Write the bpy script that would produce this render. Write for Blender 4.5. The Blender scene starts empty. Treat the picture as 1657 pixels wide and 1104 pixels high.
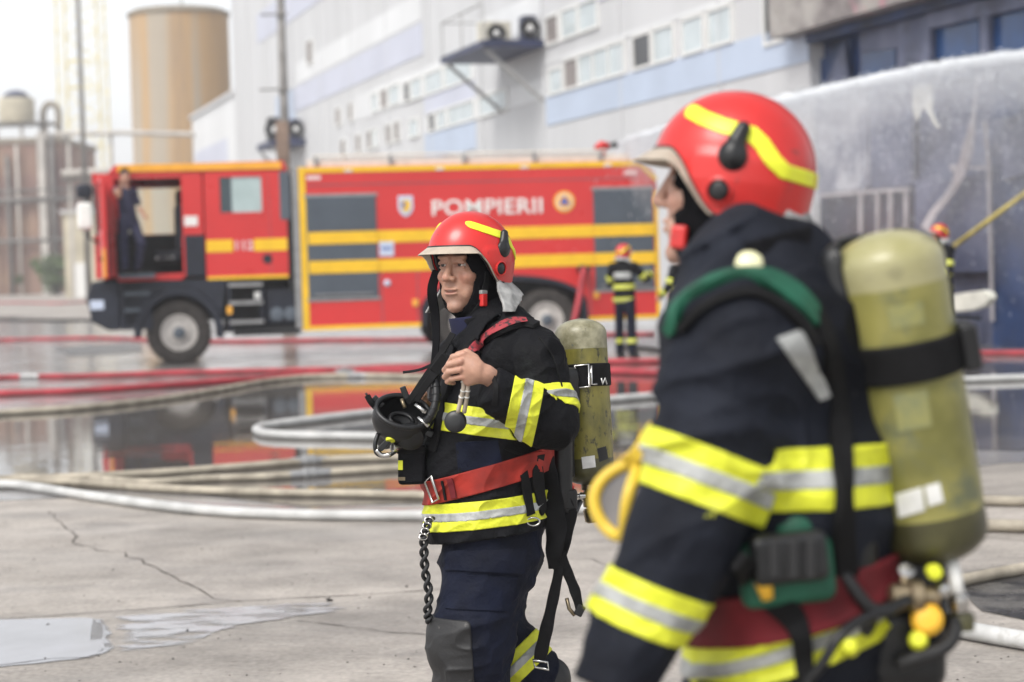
import bpy, bmesh, math, random
import numpy as np
from mathutils import Vector, Matrix
random.seed(7)
RNG = np.random.default_rng(11)
SC = bpy.context.scene
COL = SC.collection

# ------------------------------------------------------------------ camera
PW, PH = 1657.0, 1104.0            # the photograph's own pixel grid
LENS = 70.0
FPX = PW * LENS / 36.0
CAMH = 1.55
PITCH = math.radians(2.22)
ROLL = -math.atan(0.03)
cam = bpy.data.cameras.new("camera")
cam.lens = LENS
cam.sensor_width = 36.0
cam.clip_start = 0.1
cam.clip_end = 3000.0
cam.dof.use_dof = True
cam.dof.focus_distance = 5.9
cam.dof.aperture_fstop = 2.8
cam.dof.aperture_blades = 9
cam_ob = bpy.data.objects.new("camera", cam)
COL.objects.link(cam_ob)
cam_ob.matrix_world = (Matrix.Translation((0, 0, CAMH)) @ Matrix.Rotation(math.pi / 2 - PITCH, 4, 'X')
                       @ Matrix.Rotation(ROLL, 4, 'Z'))
SC.camera = cam_ob

# ------------------------------------------------------------------ sky, sun, exposure
SUN_EL, SUN_AZ = math.radians(52), math.radians(218)   # azimuth clockwise from +Y
world = bpy.data.worlds.new("World")
SC.world = world
world.use_nodes = True
wn = world.node_tree
bg = wn.nodes["Background"]
sky = wn.nodes.new("ShaderNodeTexSky")
sky.sky_type = 'NISHITA'
sky.sun_disc = False
sky.sun_elevation = SUN_EL
sky.sun_rotation = SUN_AZ
sky.air_density = 1.0
sky.dust_density = 2.0
sky.ozone_density = 1.0
hsv = wn.nodes.new("ShaderNodeHueSaturation")      # overcast: the same sky with its blue washed out by cloud
hsv.inputs["Saturation"].default_value = 0.16
wn.links.new(sky.outputs[0], hsv.inputs["Color"])
wn.links.new(hsv.outputs[0], bg.inputs["Color"])
bg.inputs["Strength"].default_value = 0.125
sl = bpy.data.lights.new("sun", 'SUN')
sl.energy = 1.5
sl.angle = math.radians(28)
sl.color = (1.0, 0.96, 0.90)
sun = bpy.data.objects.new("sun", sl)
COL.objects.link(sun)
sdir = Vector((math.sin(SUN_AZ) * math.cos(SUN_EL), math.cos(SUN_AZ) * math.cos(SUN_EL), math.sin(SUN_EL)))
sun.rotation_euler = sdir.to_track_quat('Z', 'Y').to_euler()
sun.location = (0, 0, 60)
SC.view_settings.view_transform = 'Standard'
SC.view_settings.look = 'None'
SC.view_settings.exposure = 0.95
SC.view_settings.gamma = 1.0
SC.view_settings.use_curve_mapping = False
SC.render.engine = 'CYCLES'
SC.cycles.use_denoising = True
SC.cycles.max_bounces = 8
SC.cycles.volume_bounces = 2
SC.cycles.transparent_max_bounces = 12
SC.cycles.sample_clamp_indirect = 6.0
# ------------------------------------------------------------------ helpers: from the photo's pixels to points in the yard
_M = np.array(cam_ob.matrix_world)
CR, CU, CF = _M[:3, 0], _M[:3, 1], -_M[:3, 2]
CO = np.array([0.0, 0.0, CAMH])


def ray(px, py):
    return CF + CR * ((px - PW / 2) / FPX) - CU * ((py - PH / 2) / FPX)


def W(px, py, z):
    return CO + ray(px, py) * z


def ground_at(px, py, h=0.0):
    r = ray(px, py)
    return CO + r * ((h - CAMH) / r[2])


def on_plane(px, py, p0, n):
    r = ray(px, py)
    return CO + r * (np.dot(np.asarray(p0) - CO, n) / np.dot(r, n))


def norm(v):
    v = np.asarray(v, float)
    return v / np.linalg.norm(v)


# ------------------------------------------------------------------ helpers: objects
def tag(o, label=None, cat=None, group=None, kind=None):
    if label: o['label'] = label
    if cat: o['category'] = cat
    if group: o['group'] = group
    if kind: o['kind'] = kind
    return o


def thing(name, label, cat, loc=(0, 0, 0), rotz=0.0, group=None):
    o = bpy.data.objects.new(name, None)
    COL.objects.link(o)
    o.empty_display_size = 0.2
    o.location = [float(x) for x in loc]
    o.rotation_euler = (0, 0, rotz)
    return tag(o, label, cat, group)


def base_of(o):
    """world position of an object's origin (things are never nested under rotated things in world-space builds)"""
    p = np.zeros(3)
    while o is not None:
        p = p + np.array(o.location)
        o = o.parent
    return p


def mesh(name, v, f, m, parent=None, smooth=True, world_space=True, bevel=0.0, mats=None, fm=None, solid=0.0, auto=None):
    """links ONE mesh object; v is in world space unless world_space is False"""
    v = np.asarray(v, float).reshape(-1, 3)
    me = bpy.data.meshes.new(name)
    if world_space:
        if parent is not None:
            v = v - base_of(parent)
            org = None
        else:
            org = (v.min(0) + v.max(0)) / 2
            org[2] = v[:, 2].min()
            v = v - org
    else:
        org = None
    if isinstance(f, np.ndarray):
        f = f.tolist()
    me.from_pydata(v.tolist(), [], f)
    me.validate(verbose=False)
    if smooth:
        me.shade_smooth()
    for mm in (mats or [m]):
        me.materials.append(mm)
    if fm is not None and len(fm) == len(me.polygons):
        me.polygons.foreach_set("material_index", np.asarray(fm, np.int32))
    o = bpy.data.objects.new(name, me)
    COL.objects.link(o)
    if parent is not None:
        o.parent = parent
    elif org is not None:
        o.location = org
    if solid:
        s = o.modifiers.new("thickness", 'SOLIDIFY'); s.thickness = solid; s.offset = 0
    if bevel:
        b = o.modifiers.new("bevel", 'BEVEL'); b.width = bevel; b.segments = 2; b.limit_method = 'ANGLE'
        b.angle_limit = math.radians(40)
        if smooth is False:
            me.shade_smooth()
            b.harden_normals = True
    if auto is not None:
        me.shade_smooth()
        n = o.modifiers.new("edges", 'EDGE_SPLIT'); n.split_angle = math.radians(auto)
    return o


class MB:
    """collects shapes into one mesh"""
    def __init__(s):
        s.v, s.f = [], []

    def add(s, v, f):
        b = len(s.v)
        s.v += [tuple(float(c) for c in p) for p in v]
        s.f += [[i + b for i in q] for q in f]
        return s

    def box(s, x0, x1, y0, y1, z0, z1):
        v = [(x, y, z) for z in (z0, z1) for y in (y0, y1) for x in (x0, x1)]
        return s.add(v, [[0, 2, 3, 1], [4, 5, 7, 6], [0, 1, 5, 4], [2, 6, 7, 3], [0, 4, 6, 2], [1, 3, 7, 5]])

    def obox(s, c, ax, h):
        """oriented box: centre, three axes, half sizes"""
        c = np.asarray(c, float); A = [np.asarray(a, float) * k for a, k in zip(ax, h)]
        v = [c + sx * A[0] + sy * A[1] + sz * A[2] for sz in (-1, 1) for sy in (-1, 1) for sx in (-1, 1)]
        f = [[0, 2, 3, 1], [4, 5, 7, 6], [0, 1, 5, 4], [2, 6, 7, 3], [0, 4, 6, 2], [1, 3, 7, 5]]
        if np.dot(np.cross(ax[0], ax[1]), ax[2]) < 0:
            f = [q[::-1] for q in f]
        return s.add(v, f)

    def bar(s, a, b, w, t, up=(0, 0, 1)):
        a = np.asarray(a, float); b = np.asarray(b, float)
        d = norm(b - a); sd = np.cross(d, up)
        if np.linalg.norm(sd) < 1e-4: sd = np.cross(d, (1, 0, 0))
        sd = norm(sd); u = np.cross(sd, d)
        return s.obox((a + b) / 2, [d, sd, u], [np.linalg.norm(b - a) / 2, w / 2, t / 2])

    def tube(s, pts, r, n=10, caps=True, flat=1.0, closed=False):
        pts = [np.asarray(p, float) for p in pts]
        N = len(pts)
        rr = r if hasattr(r, '__len__') else [r] * N
        T = []
        for i in range(N):
            a = pts[(i - 1) % N] if (closed or i > 0) else pts[i]
            b = pts[(i + 1) % N] if (closed or i < N - 1) else pts[i]
            T.append(norm(b - a))
        ref = np.array([0, 0, 1.0])
        if abs(T[0][2]) > 0.9: ref = np.array([1.0, 0, 0])
        u = norm(np.cross(T[0], ref))
        v, f = [], []
        for i in range(N):
            u = u - T[i] * np.dot(u, T[i]); u = norm(u)
            w = np.cross(T[i], u)
            for k in range(n):
                a = 2 * math.pi * k / n
                v.append(pts[i] + u * (rr[i] * math.cos(a)) + w * (rr[i] * flat * math.sin(a)))
        for i in range(N if closed else N - 1):
            j = (i + 1) % N
            for k in range(n):
                l = (k + 1) % n
                f.append([i * n + k, i * n + l, j * n + l, j * n + k])
        if caps and not closed:
            f.append(list(range(n))[::-1]); f.append([(N - 1) * n + k for k in range(n)])
        return s.add(v, f)

    def lathe(s, o, ax, prof, n=24):
        """prof: (radius, height along ax) pairs"""
        o = np.asarray(o, float); ax = norm(ax)
        ref = np.array([0, 0, 1.0]) if abs(ax[2]) < 0.9 else np.array([1.0, 0, 0])
        u = norm(np.cross(ax, ref)); w = np.cross(ax, u)
        v, f = [], []
        for (r, h) in prof:
            for k in range(n):
                a = 2 * math.pi * k / n
                v.append(o + ax * h + (u * math.cos(a) + w * math.sin(a)) * max(r, 1e-4))
        for i in range(len(prof) - 1):
            for k in range(n):
                l = (k + 1) % n
                f.append([i * n + k, i * n + l, (i + 1) * n + l, (i + 1) * n + k])
        f.append(list(range(n))[::-1]); f.append([(len(prof) - 1) * n + k for k in range(n)])
        return s.add(v, f)

    def prism(s, poly, o, ax, ay, d):
        """polygon (2D points) in the plane o, ax, ay, pushed along vector d"""
        o, ax, ay, d = [np.asarray(q, float) for q in (o, ax, ay, d)]
        n = len(poly)
        a = [o + ax * p[0] + ay * p[1] for p in poly]
        v = a + [p + d for p in a]
        f = [list(range(n))[::-1], list(range(n, 2 * n))]
        f += [[i, (i + 1) % n, n + (i + 1) % n, n + i] for i in range(n)]
        if np.dot(np.cross(ax, ay), d) < 0: f = [q[::-1] for q in f]
        return s.add(v, f)

    def ribbon(s, pts, nrm, w, t):
        """flat strap through pts with surface normals nrm"""
        pts = [np.asarray(p, float) for p in pts]; N = len(pts)
        ww = w if hasattr(w, '__len__') else [w] * N
        v, f = [], []
        for i in range(N):
            T = norm(pts[min(i + 1, N - 1)] - pts[max(i - 1, 0)])
            n_ = np.asarray(nrm[i], float); n_ = norm(n_ - T * np.dot(n_, T))
            sd = np.cross(T, n_) * (ww[i] / 2)
            p = pts[i]
            v += [p - sd, p - sd * 0.86 + n_ * t, p + sd * 0.86 + n_ * t, p + sd, p + sd * 0.8 - n_ * t * 0.7, p - sd * 0.8 - n_ * t * 0.7]
        for i in range(N - 1):
            for k in range(6):
                l = (k + 1) % 6
                f.append([i * 6 + k, (i + 1) * 6 + k, (i + 1) * 6 + l, i * 6 + l])
        f.append(list(range(6))); f.append([(N - 1) * 6 + k for k in range(6)][::-1])
        return s.add(v, f)

    def build(s, name, m, parent=None, **k):
        return mesh(name, s.v, s.f, m, parent, **k)


def smooth_path(pts, n=8):
    """Catmull-Rom through pts"""
    P = [np.asarray(p, float) for p in pts]
    P = [2 * P[0] - P[1]] + P + [2 * P[-1] - P[-2]]
    out = []
    for i in range(1, len(P) - 2):
        for k in range(n):
            t = k / n
            a, b, c, d = P[i - 1], P[i], P[i + 1], P[i + 2]
            out.append(0.5 * ((2 * b) + (c - a) * t + (2 * a - 5 * b + 4 * c - d) * t * t + (3 * b - a - 3 * c + d) * t ** 3))
    out.append(P[-2])
    return out


# ------------------------------------------------------------------ materials (procedural)
def mat(name, col, rough=0.6, metal=0.0, var=0.12, vscale=6.0, bump=0.0, bscale=60.0, spec=0.5, coat=0.0, sheen=0.0,
        col2=None, stretch=(1, 1, 1), detail=5.0, rvar=0.0, bump2=0.0, b2scale=8.0, contrast=(0.35, 0.65), cover=None, trans=0.0, ior=1.45):
    """base colour col varied towards col2 by noise; optional second relief. 'cover' = (colour, scale, lo, hi): stains on top"""
    m = bpy.data.materials.new(name)
    m.use_nodes = True
    nt = m.node_tree
    b = nt.nodes["Principled BSDF"]
    tc = nt.nodes.new("ShaderNodeTexCoord")
    mp = nt.nodes.new("ShaderNodeMapping")
    mp.inputs["Scale"].default_value = stretch
    nt.links.new(tc.outputs["Object"], mp.inputs["Vector"])

    def noise(sc, det=detail, rough_=0.55):
        n = nt.nodes.new("ShaderNodeTexNoise")
        n.inputs["Scale"].default_value = sc
        n.inputs["Detail"].default_value = det
        n.inputs["Roughness"].default_value = rough_
        nt.links.new(mp.outputs[0], n.inputs["Vector"])
        return n

    c = tuple(col) + (1,)
    c2 = tuple(col2) + (1,) if col2 is not None else tuple(max(0, x * (1 - var * 2.2)) for x in col) + (1,)
    src = None
    if var > 0 or col2 is not None:
        n = noise(vscale)
        r = nt.nodes.new("ShaderNodeValToRGB")
        r.color_ramp.elements[0].position = contrast[0]; r.color_ramp.elements[0].color = c2
        r.color_ramp.elements[1].position = contrast[1]; r.color_ramp.elements[1].color = c
        nt.links.new(n.outputs["Fac"], r.inputs["Fac"])
        src = r.outputs["Color"]
    if cover is not None:
        n2 = noise(cover[1], 6.0, 0.65)
        r2 = nt.nodes.new("ShaderNodeValToRGB")
        r2.color_ramp.elements[0].position = cover[2]; r2.color_ramp.elements[0].color = (0, 0, 0, 1)
        r2.color_ramp.elements[1].position = cover[3]; r2.color_ramp.elements[1].color = (1, 1, 1, 1)
        nt.links.new(n2.outputs["Fac"], r2.inputs["Fac"])
        mx = nt.nodes.new("ShaderNodeMix"); mx.data_type = 'RGBA'
        nt.links.new(r2.outputs["Color"], mx.inputs["Factor"])
        if src is not None: nt.links.new(src, mx.inputs["A"])
        else: mx.inputs["A"].default_value = c
        mx.inputs["B"].default_value = tuple(cover[0]) + (1,)
        src = mx.outputs["Result"]
    if src is not None: nt.links.new(src, b.inputs["Base Color"])
    else: b.inputs["Base Color"].default_value = c
    b.inputs["Roughness"].default_value = rough
    if rvar > 0:
        n3 = noise(vscale * 1.7)
        mr = nt.nodes.new("ShaderNodeMapRange")
        mr.inputs["From Min"].default_value = 0.3; mr.inputs["From Max"].default_value = 0.7
        mr.inputs["To Min"].default_value = max(0.02, rough - rvar); mr.inputs["To Max"].default_value = min(1, rough + rvar)
        nt.links.new(n3.outputs["Fac"], mr.inputs["Value"])
        nt.links.new(mr.outputs[0], b.inputs["Roughness"])
    b.inputs["Metallic"].default_value = metal
    b.inputs["Specular IOR Level"].default_value = spec
    b.inputs["IOR"].default_value = ior
    b.inputs["Coat Weight"].default_value = coat
    b.inputs["Coat Roughness"].default_value = 0.22
    b.inputs["Sheen Weight"].default_value = sheen
    b.inputs["Transmission Weight"].default_value = trans
    prev = None
    for st, sc in ((bump, bscale), (bump2, b2scale)):
        if st > 0:
            nb = noise(sc, 3.0)
            bp = nt.nodes.new("ShaderNodeBump")
            bp.inputs["Strength"].default_value = st
            bp.inputs["Distance"].default_value = 0.35 / sc
            nt.links.new(nb.outputs["Fac"], bp.inputs["Height"])
            if prev is not None: nt.links.new(prev.outputs[0], bp.inputs["Normal"])
            prev = bp
    if prev is not None: nt.links.new(prev.outputs[0], b.inputs["Normal"])
    return m


# ------------------------------------------------------------------ helpers: soft solids (distance functions, then surface nets)
def _p(*a): return np.asarray(a, np.float32)


def cap(a, b, ra, rb=None):
    a = np.asarray(a, np.float32); b = np.asarray(b, np.float32); rb = ra if rb is None else rb
    ab = b - a; L = float(ab @ ab) + 1e-12

    def f(p):
        q = p - a
        h = np.clip((q @ ab) / L, 0, 1)
        d = q - h[:, None] * ab
        return np.sqrt((d * d).sum(1)) - (ra + (rb - ra) * h)
    return f


def ecap(a, b, ra, rb, ax, s):
    """capsule stretched by s along direction ax"""
    a = np.asarray(a, np.float32); ax = norm(ax).astype(np.float32)
    b = np.asarray(b, np.float32)
    k = 1.0 / s - 1.0

    def sq(x): return x + ((x @ ax) * k)[..., None] * ax
    g = cap(sq(a), sq(b), ra, rb)
    lo = min(1.0, s)
    return lambda p: g(sq(p)) * lo


def ell(c, r, R=None):
    c = np.asarray(c, np.float32); r = np.asarray(r, np.float32)
    R = None if R is None else np.asarray(R, np.float32)

    def f(p):
        q = p - c
        if R is not None: q = q @ R.T
        k0 = np.sqrt(((q / r) ** 2).sum(1))
        k1 = np.sqrt(((q / (r * r)) ** 2).sum(1)) + 1e-9
        return np.where(k0 < 1e-3, -float(r.min()), k0 * (k0 - 1.0) / k1)
    return f


def rbox(c, h, R=None, rad=0.01):
    c = np.asarray(c, np.float32); h = np.asarray(h, np.float32) - rad
    R = None if R is None else np.asarray(R, np.float32)

    def f(p):
        q = p - c
        if R is not None: q = q @ R.T
        q = np.abs(q) - h
        o = np.maximum(q, 0)
        return np.sqrt((o * o).sum(1)) + np.minimum(q.max(1), 0) - rad
    return f


def half(p0, n):
    """inside is where (p-p0).n < 0"""
    p0 = np.asarray(p0, np.float32); n = norm(n).astype(np.float32)
    return lambda p: (p - p0) @ n


def slab(p0, n, t):
    p0 = np.asarray(p0, np.float32); n = norm(n).astype(np.float32)
    return lambda p: np.abs((p - p0) @ n) - t


def _smin(a, b, k):
    h = np.maximum(k - np.abs(a - b), 0) / k
    return np.minimum(a, b) - h * h * k * 0.25


def U(k, *fs):
    def f(p):
        d = fs[0](p)
        for g in fs[1:]: d = _smin(d, g(p), k)
        return d
    return f


def I(k, *fs):
    def f(p):
        d = fs[0](p)
        for g in fs[1:]: d = -_smin(-d, -g(p), k)
        return d
    return f


def S(k, a, *gs):
    def f(p):
        d = a(p)
        for g in gs: d = -_smin(-d, g(p), k)
        return d
    return f


def O(f, d): return lambda p: f(p) - d


def shell(f, t0, t1): return lambda p: np.maximum(f(p) - t1, -(f(p) - t0))


_NT = RNG.random((48, 48, 48)).astype(np.float32)


def vnoise(p):
    i = np.floor(p).astype(np.int32); t = p - i
    t = t * t * (3 - 2 * t)
    i0 = i % 48; i1 = (i0 + 1) % 48
    x0, y0, z0 = i0[:, 0], i0[:, 1], i0[:, 2]; x1, y1, z1 = i1[:, 0], i1[:, 1], i1[:, 2]
    tx, ty, tz = t[:, 0], t[:, 1], t[:, 2]
    a = _NT[x0, y0, z0] * (1 - tx) + _NT[x1, y0, z0] * tx
    b = _NT[x0, y1, z0] * (1 - tx) + _NT[x1, y1, z0] * tx
    c = _NT[x0, y0, z1] * (1 - tx) + _NT[x1, y0, z1] * tx
    d = _NT[x0, y1, z1] * (1 - tx) + _NT[x1, y1, z1] * tx
    a = a * (1 - ty) + b * ty; c = c * (1 - ty) + d * ty
    return (a * (1 - tz) + c * tz) * 2 - 1


def folds(f, amp, freq, R=None, seed=0.0):
    """cloth folds: ridged noise stretched along the axes in R (rows) by freq, laid on the surface of f"""
    fr = np.asarray(freq, np.float32); Rm = np.eye(3, dtype=np.float32) if R is None else np.asarray(R, np.float32)

    def g(p):
        d = f(p)
        m = np.abs(d) < 0.06
        if m.any():
            q = (p[m] @ Rm.T) * fr + seed
            w = vnoise(q * 0.45 + 7.3)
            n = 1 - 2 * np.abs(vnoise(q + w[:, None] * 0.9))
            d = d.copy()
            n2 = 1 - 2 * np.abs(vnoise(q * 1.9 + w[:, None] * 1.3 + 13.7))
            d[m] -= amp * (0.75 * n * np.abs(n) + 0.45 * n2 * np.abs(n2) + 0.22 * vnoise(q * 3.1 + 3.1) + 0.25 * w)
        return d
    return g


def nets(f, lo, hi, cell, refine=2):
    """sparse surface nets of f<0; returns verts, quads"""
    lo = np.asarray(lo, float); hi = np.asarray(hi, float)
    B = 8
    nb = np.maximum(np.ceil((hi - lo) / (cell * B)).astype(int), 1)
    gx = [lo[k] + (np.arange(nb[k]) + 0.5) * cell * B for k in range(3)]
    C = np.stack(np.meshgrid(*gx, indexing='ij'), -1).reshape(-1, 3).astype(np.float32)
    dc = f(C)
    act = np.abs(dc) < cell * B * 0.87 * 1.5 + cell
    D = np.repeat(np.repeat(np.repeat(dc.reshape(nb), B, 0), B, 1), B, 2).astype(np.float32)
    ids = np.argwhere(act.reshape(nb))
    off = np.stack(np.meshgrid(*[np.arange(B)] * 3, indexing='ij'), -1).reshape(-1, 3)
    CH = 3000
    for s in range(0, len(ids), CH):
        idx = (ids[s:s + CH, None, :] * B + off[None]).reshape(-1, 3)
        d = f((lo + idx * cell).astype(np.float32))
        D[idx[:, 0], idx[:, 1], idx[:, 2]] = d
    # close the border
    for k in range(3):
        sl_ = [slice(None)] * 3
        for e in (0, -1):
            sl_[k] = e
            D[tuple(sl_)] = np.maximum(D[tuple(sl_)], cell * 0.5)
    neg = D < 0
    nx, ny, nz = D.shape
    cnt = np.zeros((nx - 1, ny - 1, nz - 1), np.int8)
    for a in (0, 1):
        for b in (0, 1):
            for c in (0, 1):
                cnt += neg[a:nx - 1 + a, b:ny - 1 + b, c:nz - 1 + c]
    cells = np.argwhere((cnt > 0) & (cnt < 8))
    if len(cells) == 0:
        return np.zeros((0, 3)), np.zeros((0, 4), int)
    vid = np.full(cnt.shape, -1, np.int32)
    vid[cells[:, 0], cells[:, 1], cells[:, 2]] = np.arange(len(cells))
    corners = [(a, b, c) for a in (0, 1) for b in (0, 1) for c in (0, 1)]
    cv = {k: D[cells[:, 0] + k[0], cells[:, 1] + k[1], cells[:, 2] + k[2]] for k in corners}
    acc = np.zeros((len(cells), 3)); num = np.zeros(len(cells))
    for k in corners:
        for ax in range(3):
            if k[ax] == 0:
                k2 = list(k); k2[ax] = 1; k2 = tuple(k2)
                d0, d1 = cv[k], cv[k2]
                m = (d0 < 0) != (d1 < 0)
                t = np.where(m, d0 / np.where(m, d0 - d1, 1), 0)
                pt = np.tile(np.array(k, float), (len(cells), 1)); pt[:, ax] = t
                acc[m] += pt[m]; num[m] += 1
    V = lo + (cells + acc / np.maximum(num, 1)[:, None]) * cell
    Q = []
    for ax in range(3):
        o1, o2 = (ax + 1) % 3, (ax + 2) % 3
        sh = [nx, ny, nz]
        s0 = [slice(1, n - 1) for n in sh]; s1 = list(s0)
        s0[ax] = slice(0, sh[ax] - 1); s1[ax] = slice(1, sh[ax])
        a = neg[tuple(s0)]; b = neg[tuple(s1)]
        for flip, mk in ((False, a & ~b), (True, ~a & b)):
            e = np.argwhere(mk)
            if not len(e): continue
            st = np.array([1, 1, 1]); st[ax] = 0
            e = e + st
            q = []
            for (i, j) in ((-1, -1), (0, -1), (0, 0), (-1, 0)):
                c_ = e.copy(); c_[:, o1] += i; c_[:, o2] += j
                q.append(vid[c_[:, 0], c_[:, 1], c_[:, 2]])
            q = np.stack(q, 1)
            if flip: q = q[:, ::-1]
            Q.append(q)
    Q = np.concatenate(Q)
    Q = Q[(Q >= 0).all(1)]
    h = np.float32(cell * 0.35)
    for _ in range(refine):                                  # settle the points on the surface
        P = V.astype(np.float32)
        d = f(P)
        g = np.stack([f(P + h * np.eye(3, dtype=np.float32)[k]) - d for k in range(3)], 1) / h
        gg = (g * g).sum(1) + 0.15
        st = np.clip(d / gg, -cell * 0.6, cell * 0.6)
        V = V - (g * st[:, None])
    return V, Q


def solid(name, f, lo, hi, cell, m, parent=None, refine=2, **k):
    v, q = nets(f, lo, hi, cell, refine)
    return mesh(name, v, q, m, parent, **k)


def march(f, px, py, z0, z1, n=60):
    """where the ray of a photo pixel meets the solid f between depths z0 and z1: point and normal (or None)"""
    r = ray(px, py)
    z = z0
    for _ in range(n):
        p = CO + r * z
        d = float(f(np.array([p], np.float32))[0])
        if d < 0.0006: break
        z += max(d * 0.8, 0.0008)
        if z > z1: return None, None
    p = CO + r * z
    h = 0.004
    P = np.array([p] + [p + h * np.eye(3)[k] for k in range(3)], np.float32)
    d = f(P)
    return p, norm(np.array([d[1] - d[0], d[2] - d[0], d[3] - d[0]]) + 1e-9)


def copy_tree(o, parent=None):
    c = o.copy(); COL.objects.link(c)
    if parent is not None: c.parent = parent
    for ch in [x for x in bpy.data.objects if x.parent == o]:
        copy_tree(ch, c)
    return c


def text_mesh(name, s, size, m, parent, matrix, extr=0.004, bold=0.0, sx=1.0):
    """lettering with Blender's built-in font, turned into a mesh"""
    cu = bpy.data.curves.new(name, 'FONT')
    cu.body = s; cu.size = size; cu.extrude = extr; cu.offset = bold
    cu.align_x = 'LEFT'; cu.align_y = 'BOTTOM_BASELINE'; cu.space_character = 1.05
    tmp = bpy.data.objects.new("tmp_text", cu)
    COL.objects.link(tmp)
    dg = bpy.context.evaluated_depsgraph_get()
    me = bpy.data.meshes.new_from_object(tmp.evaluated_get(dg))
    bpy.data.objects.remove(tmp)
    me.name = name
    me.materials.clear(); me.materials.append(m)
    o = bpy.data.objects.new(name, me)
    COL.objects.link(o)
    o.parent = parent
    o.matrix_local = matrix @ Matrix.Diagonal((sx, 1, 1, 1))
    return o
# ================================================================== THE SETTING
M = {}
M['concrete'] = mat('concrete', (0.41, 0.372, 0.335), 0.62, var=0, col2=(0.245, 0.224, 0.204), vscale=0.45, stretch=(1, 2.2, 1), detail=12, rvar=0.26,
                    bump=0.6, bscale=55, bump2=0.35, b2scale=6, contrast=(0.32, 0.62), cover=((0.19, 0.175, 0.165), 0.9, 0.55, 0.80))
M['water'] = mat('water', (0.075, 0.07, 0.068), 0.035, var=0, col2=(0.14, 0.125, 0.11), vscale=0.5, spec=0.55, ior=1.36, bump=0.012, bscale=2.2)
M['film'] = mat('wet_film', (0.27, 0.26, 0.26), 0.16, var=0, col2=(0.16, 0.15, 0.145), vscale=0.8, rvar=0.10, bump=0.05, bscale=20, detail=9)
M['joint'] = mat('joint', (0.085, 0.07, 0.06), 0.9, var=0.3, vscale=9)


def speckle(m, lo, hi, scale, amount):
    nt = m.node_tree; b = nt.nodes["Principled BSDF"]
    src = b.inputs["Base Color"].links[0].from_socket
    tc = nt.nodes.new("ShaderNodeTexCoord"); n = nt.nodes.new("ShaderNodeTexNoise"); n.inputs["Scale"].default_value = scale; n.inputs["Detail"].default_value = 3
    r = nt.nodes.new("ShaderNodeMapRange"); r.inputs["From Min"].default_value = lo; r.inputs["From Max"].default_value = hi
    r.inputs["To Min"].default_value = 1 - amount; r.inputs["To Max"].default_value = 1.06
    nt.links.new(tc.outputs["Object"], n.inputs["Vector"]); nt.links.new(n.outputs["Fac"], r.inputs["Value"])
    mx = nt.nodes.new("ShaderNodeMix"); mx.data_type = 'RGBA'; mx.blend_type = 'MULTIPLY'; mx.inputs["Factor"].default_value = 1
    cb = nt.nodes.new("ShaderNodeCombineColor")
    for k in range(3): nt.links.new(r.outputs[0], cb.inputs[k])
    nt.links.new(src, mx.inputs["A"]); nt.links.new(cb.outputs[0], mx.inputs["B"]); nt.links.new(mx.outputs["Result"], b.inputs["Base Color"])


speckle(M['concrete'], .30, .62, 38, .24)
speckle(M['concrete'], .36, .60, 3.2, .14)


def patchy(m, scale, stretch, lo, hi):
    """lets a thin film lie only in the hollows: clear where the noise is low"""
    nt = m.node_tree; b = nt.nodes["Principled BSDF"]
    tc = nt.nodes.new("ShaderNodeTexCoord"); mp = nt.nodes.new("ShaderNodeMapping"); mp.inputs["Scale"].default_value = stretch
    n = nt.nodes.new("ShaderNodeTexNoise"); n.inputs["Scale"].default_value = scale; n.inputs["Detail"].default_value = 9; n.inputs["Roughness"].default_value = .6
    r = nt.nodes.new("ShaderNodeMapRange"); r.inputs["From Min"].default_value = lo; r.inputs["From Max"].default_value = hi
    nt.links.new(tc.outputs["Object"], mp.inputs["Vector"]); nt.links.new(mp.outputs[0], n.inputs["Vector"]); nt.links.new(n.outputs["Fac"], r.inputs["Value"])
    at = nt.nodes.new("ShaderNodeAttribute"); at.attribute_name = 'fade'
    ma = nt.nodes.new("ShaderNodeMath"); ma.operation = 'MULTIPLY_ADD'; ma.inputs[1].default_value = .45; ma.inputs[2].default_value = -.45
    ad = nt.nodes.new("ShaderNodeMath"); ad.operation = 'ADD'
    nt.links.new(at.outputs["Fac"], ma.inputs[0]); nt.links.new(ma.outputs[0], ad.inputs[0]); nt.links.new(n.outputs["Fac"], ad.inputs[1]); nt.links.new(ad.outputs[0], r.inputs["Value"])
    nt.links.new(r.outputs[0], b.inputs["Alpha"])
    return m


M['film_thin'] = patchy(mat('thin_wet_film', (0.34, 0.34, 0.36), 0.13, var=0, col2=(0.26, 0.25, 0.25), vscale=2.5, rvar=0.08), 2.6, (1, 3.2, 1), .38, .50)
M['film_lying'] = patchy(mat('lying_water', (0.30, 0.30, 0.32), 0.10, var=0, col2=(0.22, 0.22, 0.23), vscale=1.5, rvar=0.05), 1.6, (1, 2.4, 1), .18, .36)
M['soot_ground'] = mat('soot_ground', (0.018, 0.018, 0.022), 0.35, var=0, col2=(0.10, 0.095, 0.09), vscale=4, rvar=0.25, bump=0.8, bscale=14, contrast=(0.45, 0.6))

# ground: one sheet to the horizon
g = MB()
xs = [-400, -60, -20, -8, 0, 8, 20, 60, 400]
ys = [-40, -10, 0, 4, 8, 12, 18, 26, 40, 80, 200, 700]
for i in range(len(xs) - 1):
    for j in range(len(ys) - 1):
        g.add([(xs[i], ys[j], 0), (xs[i + 1], ys[j], 0), (xs[i + 1], ys[j + 1], 0), (xs[i], ys[j + 1], 0)], [[0, 1, 2, 3]])
me_ground = mesh('ground', g.v, g.f, M['concrete'], None, smooth=False, world_space=False)
tag(me_ground, 'pale tan concrete yard, cracked and wet', kind='structure')


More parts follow.
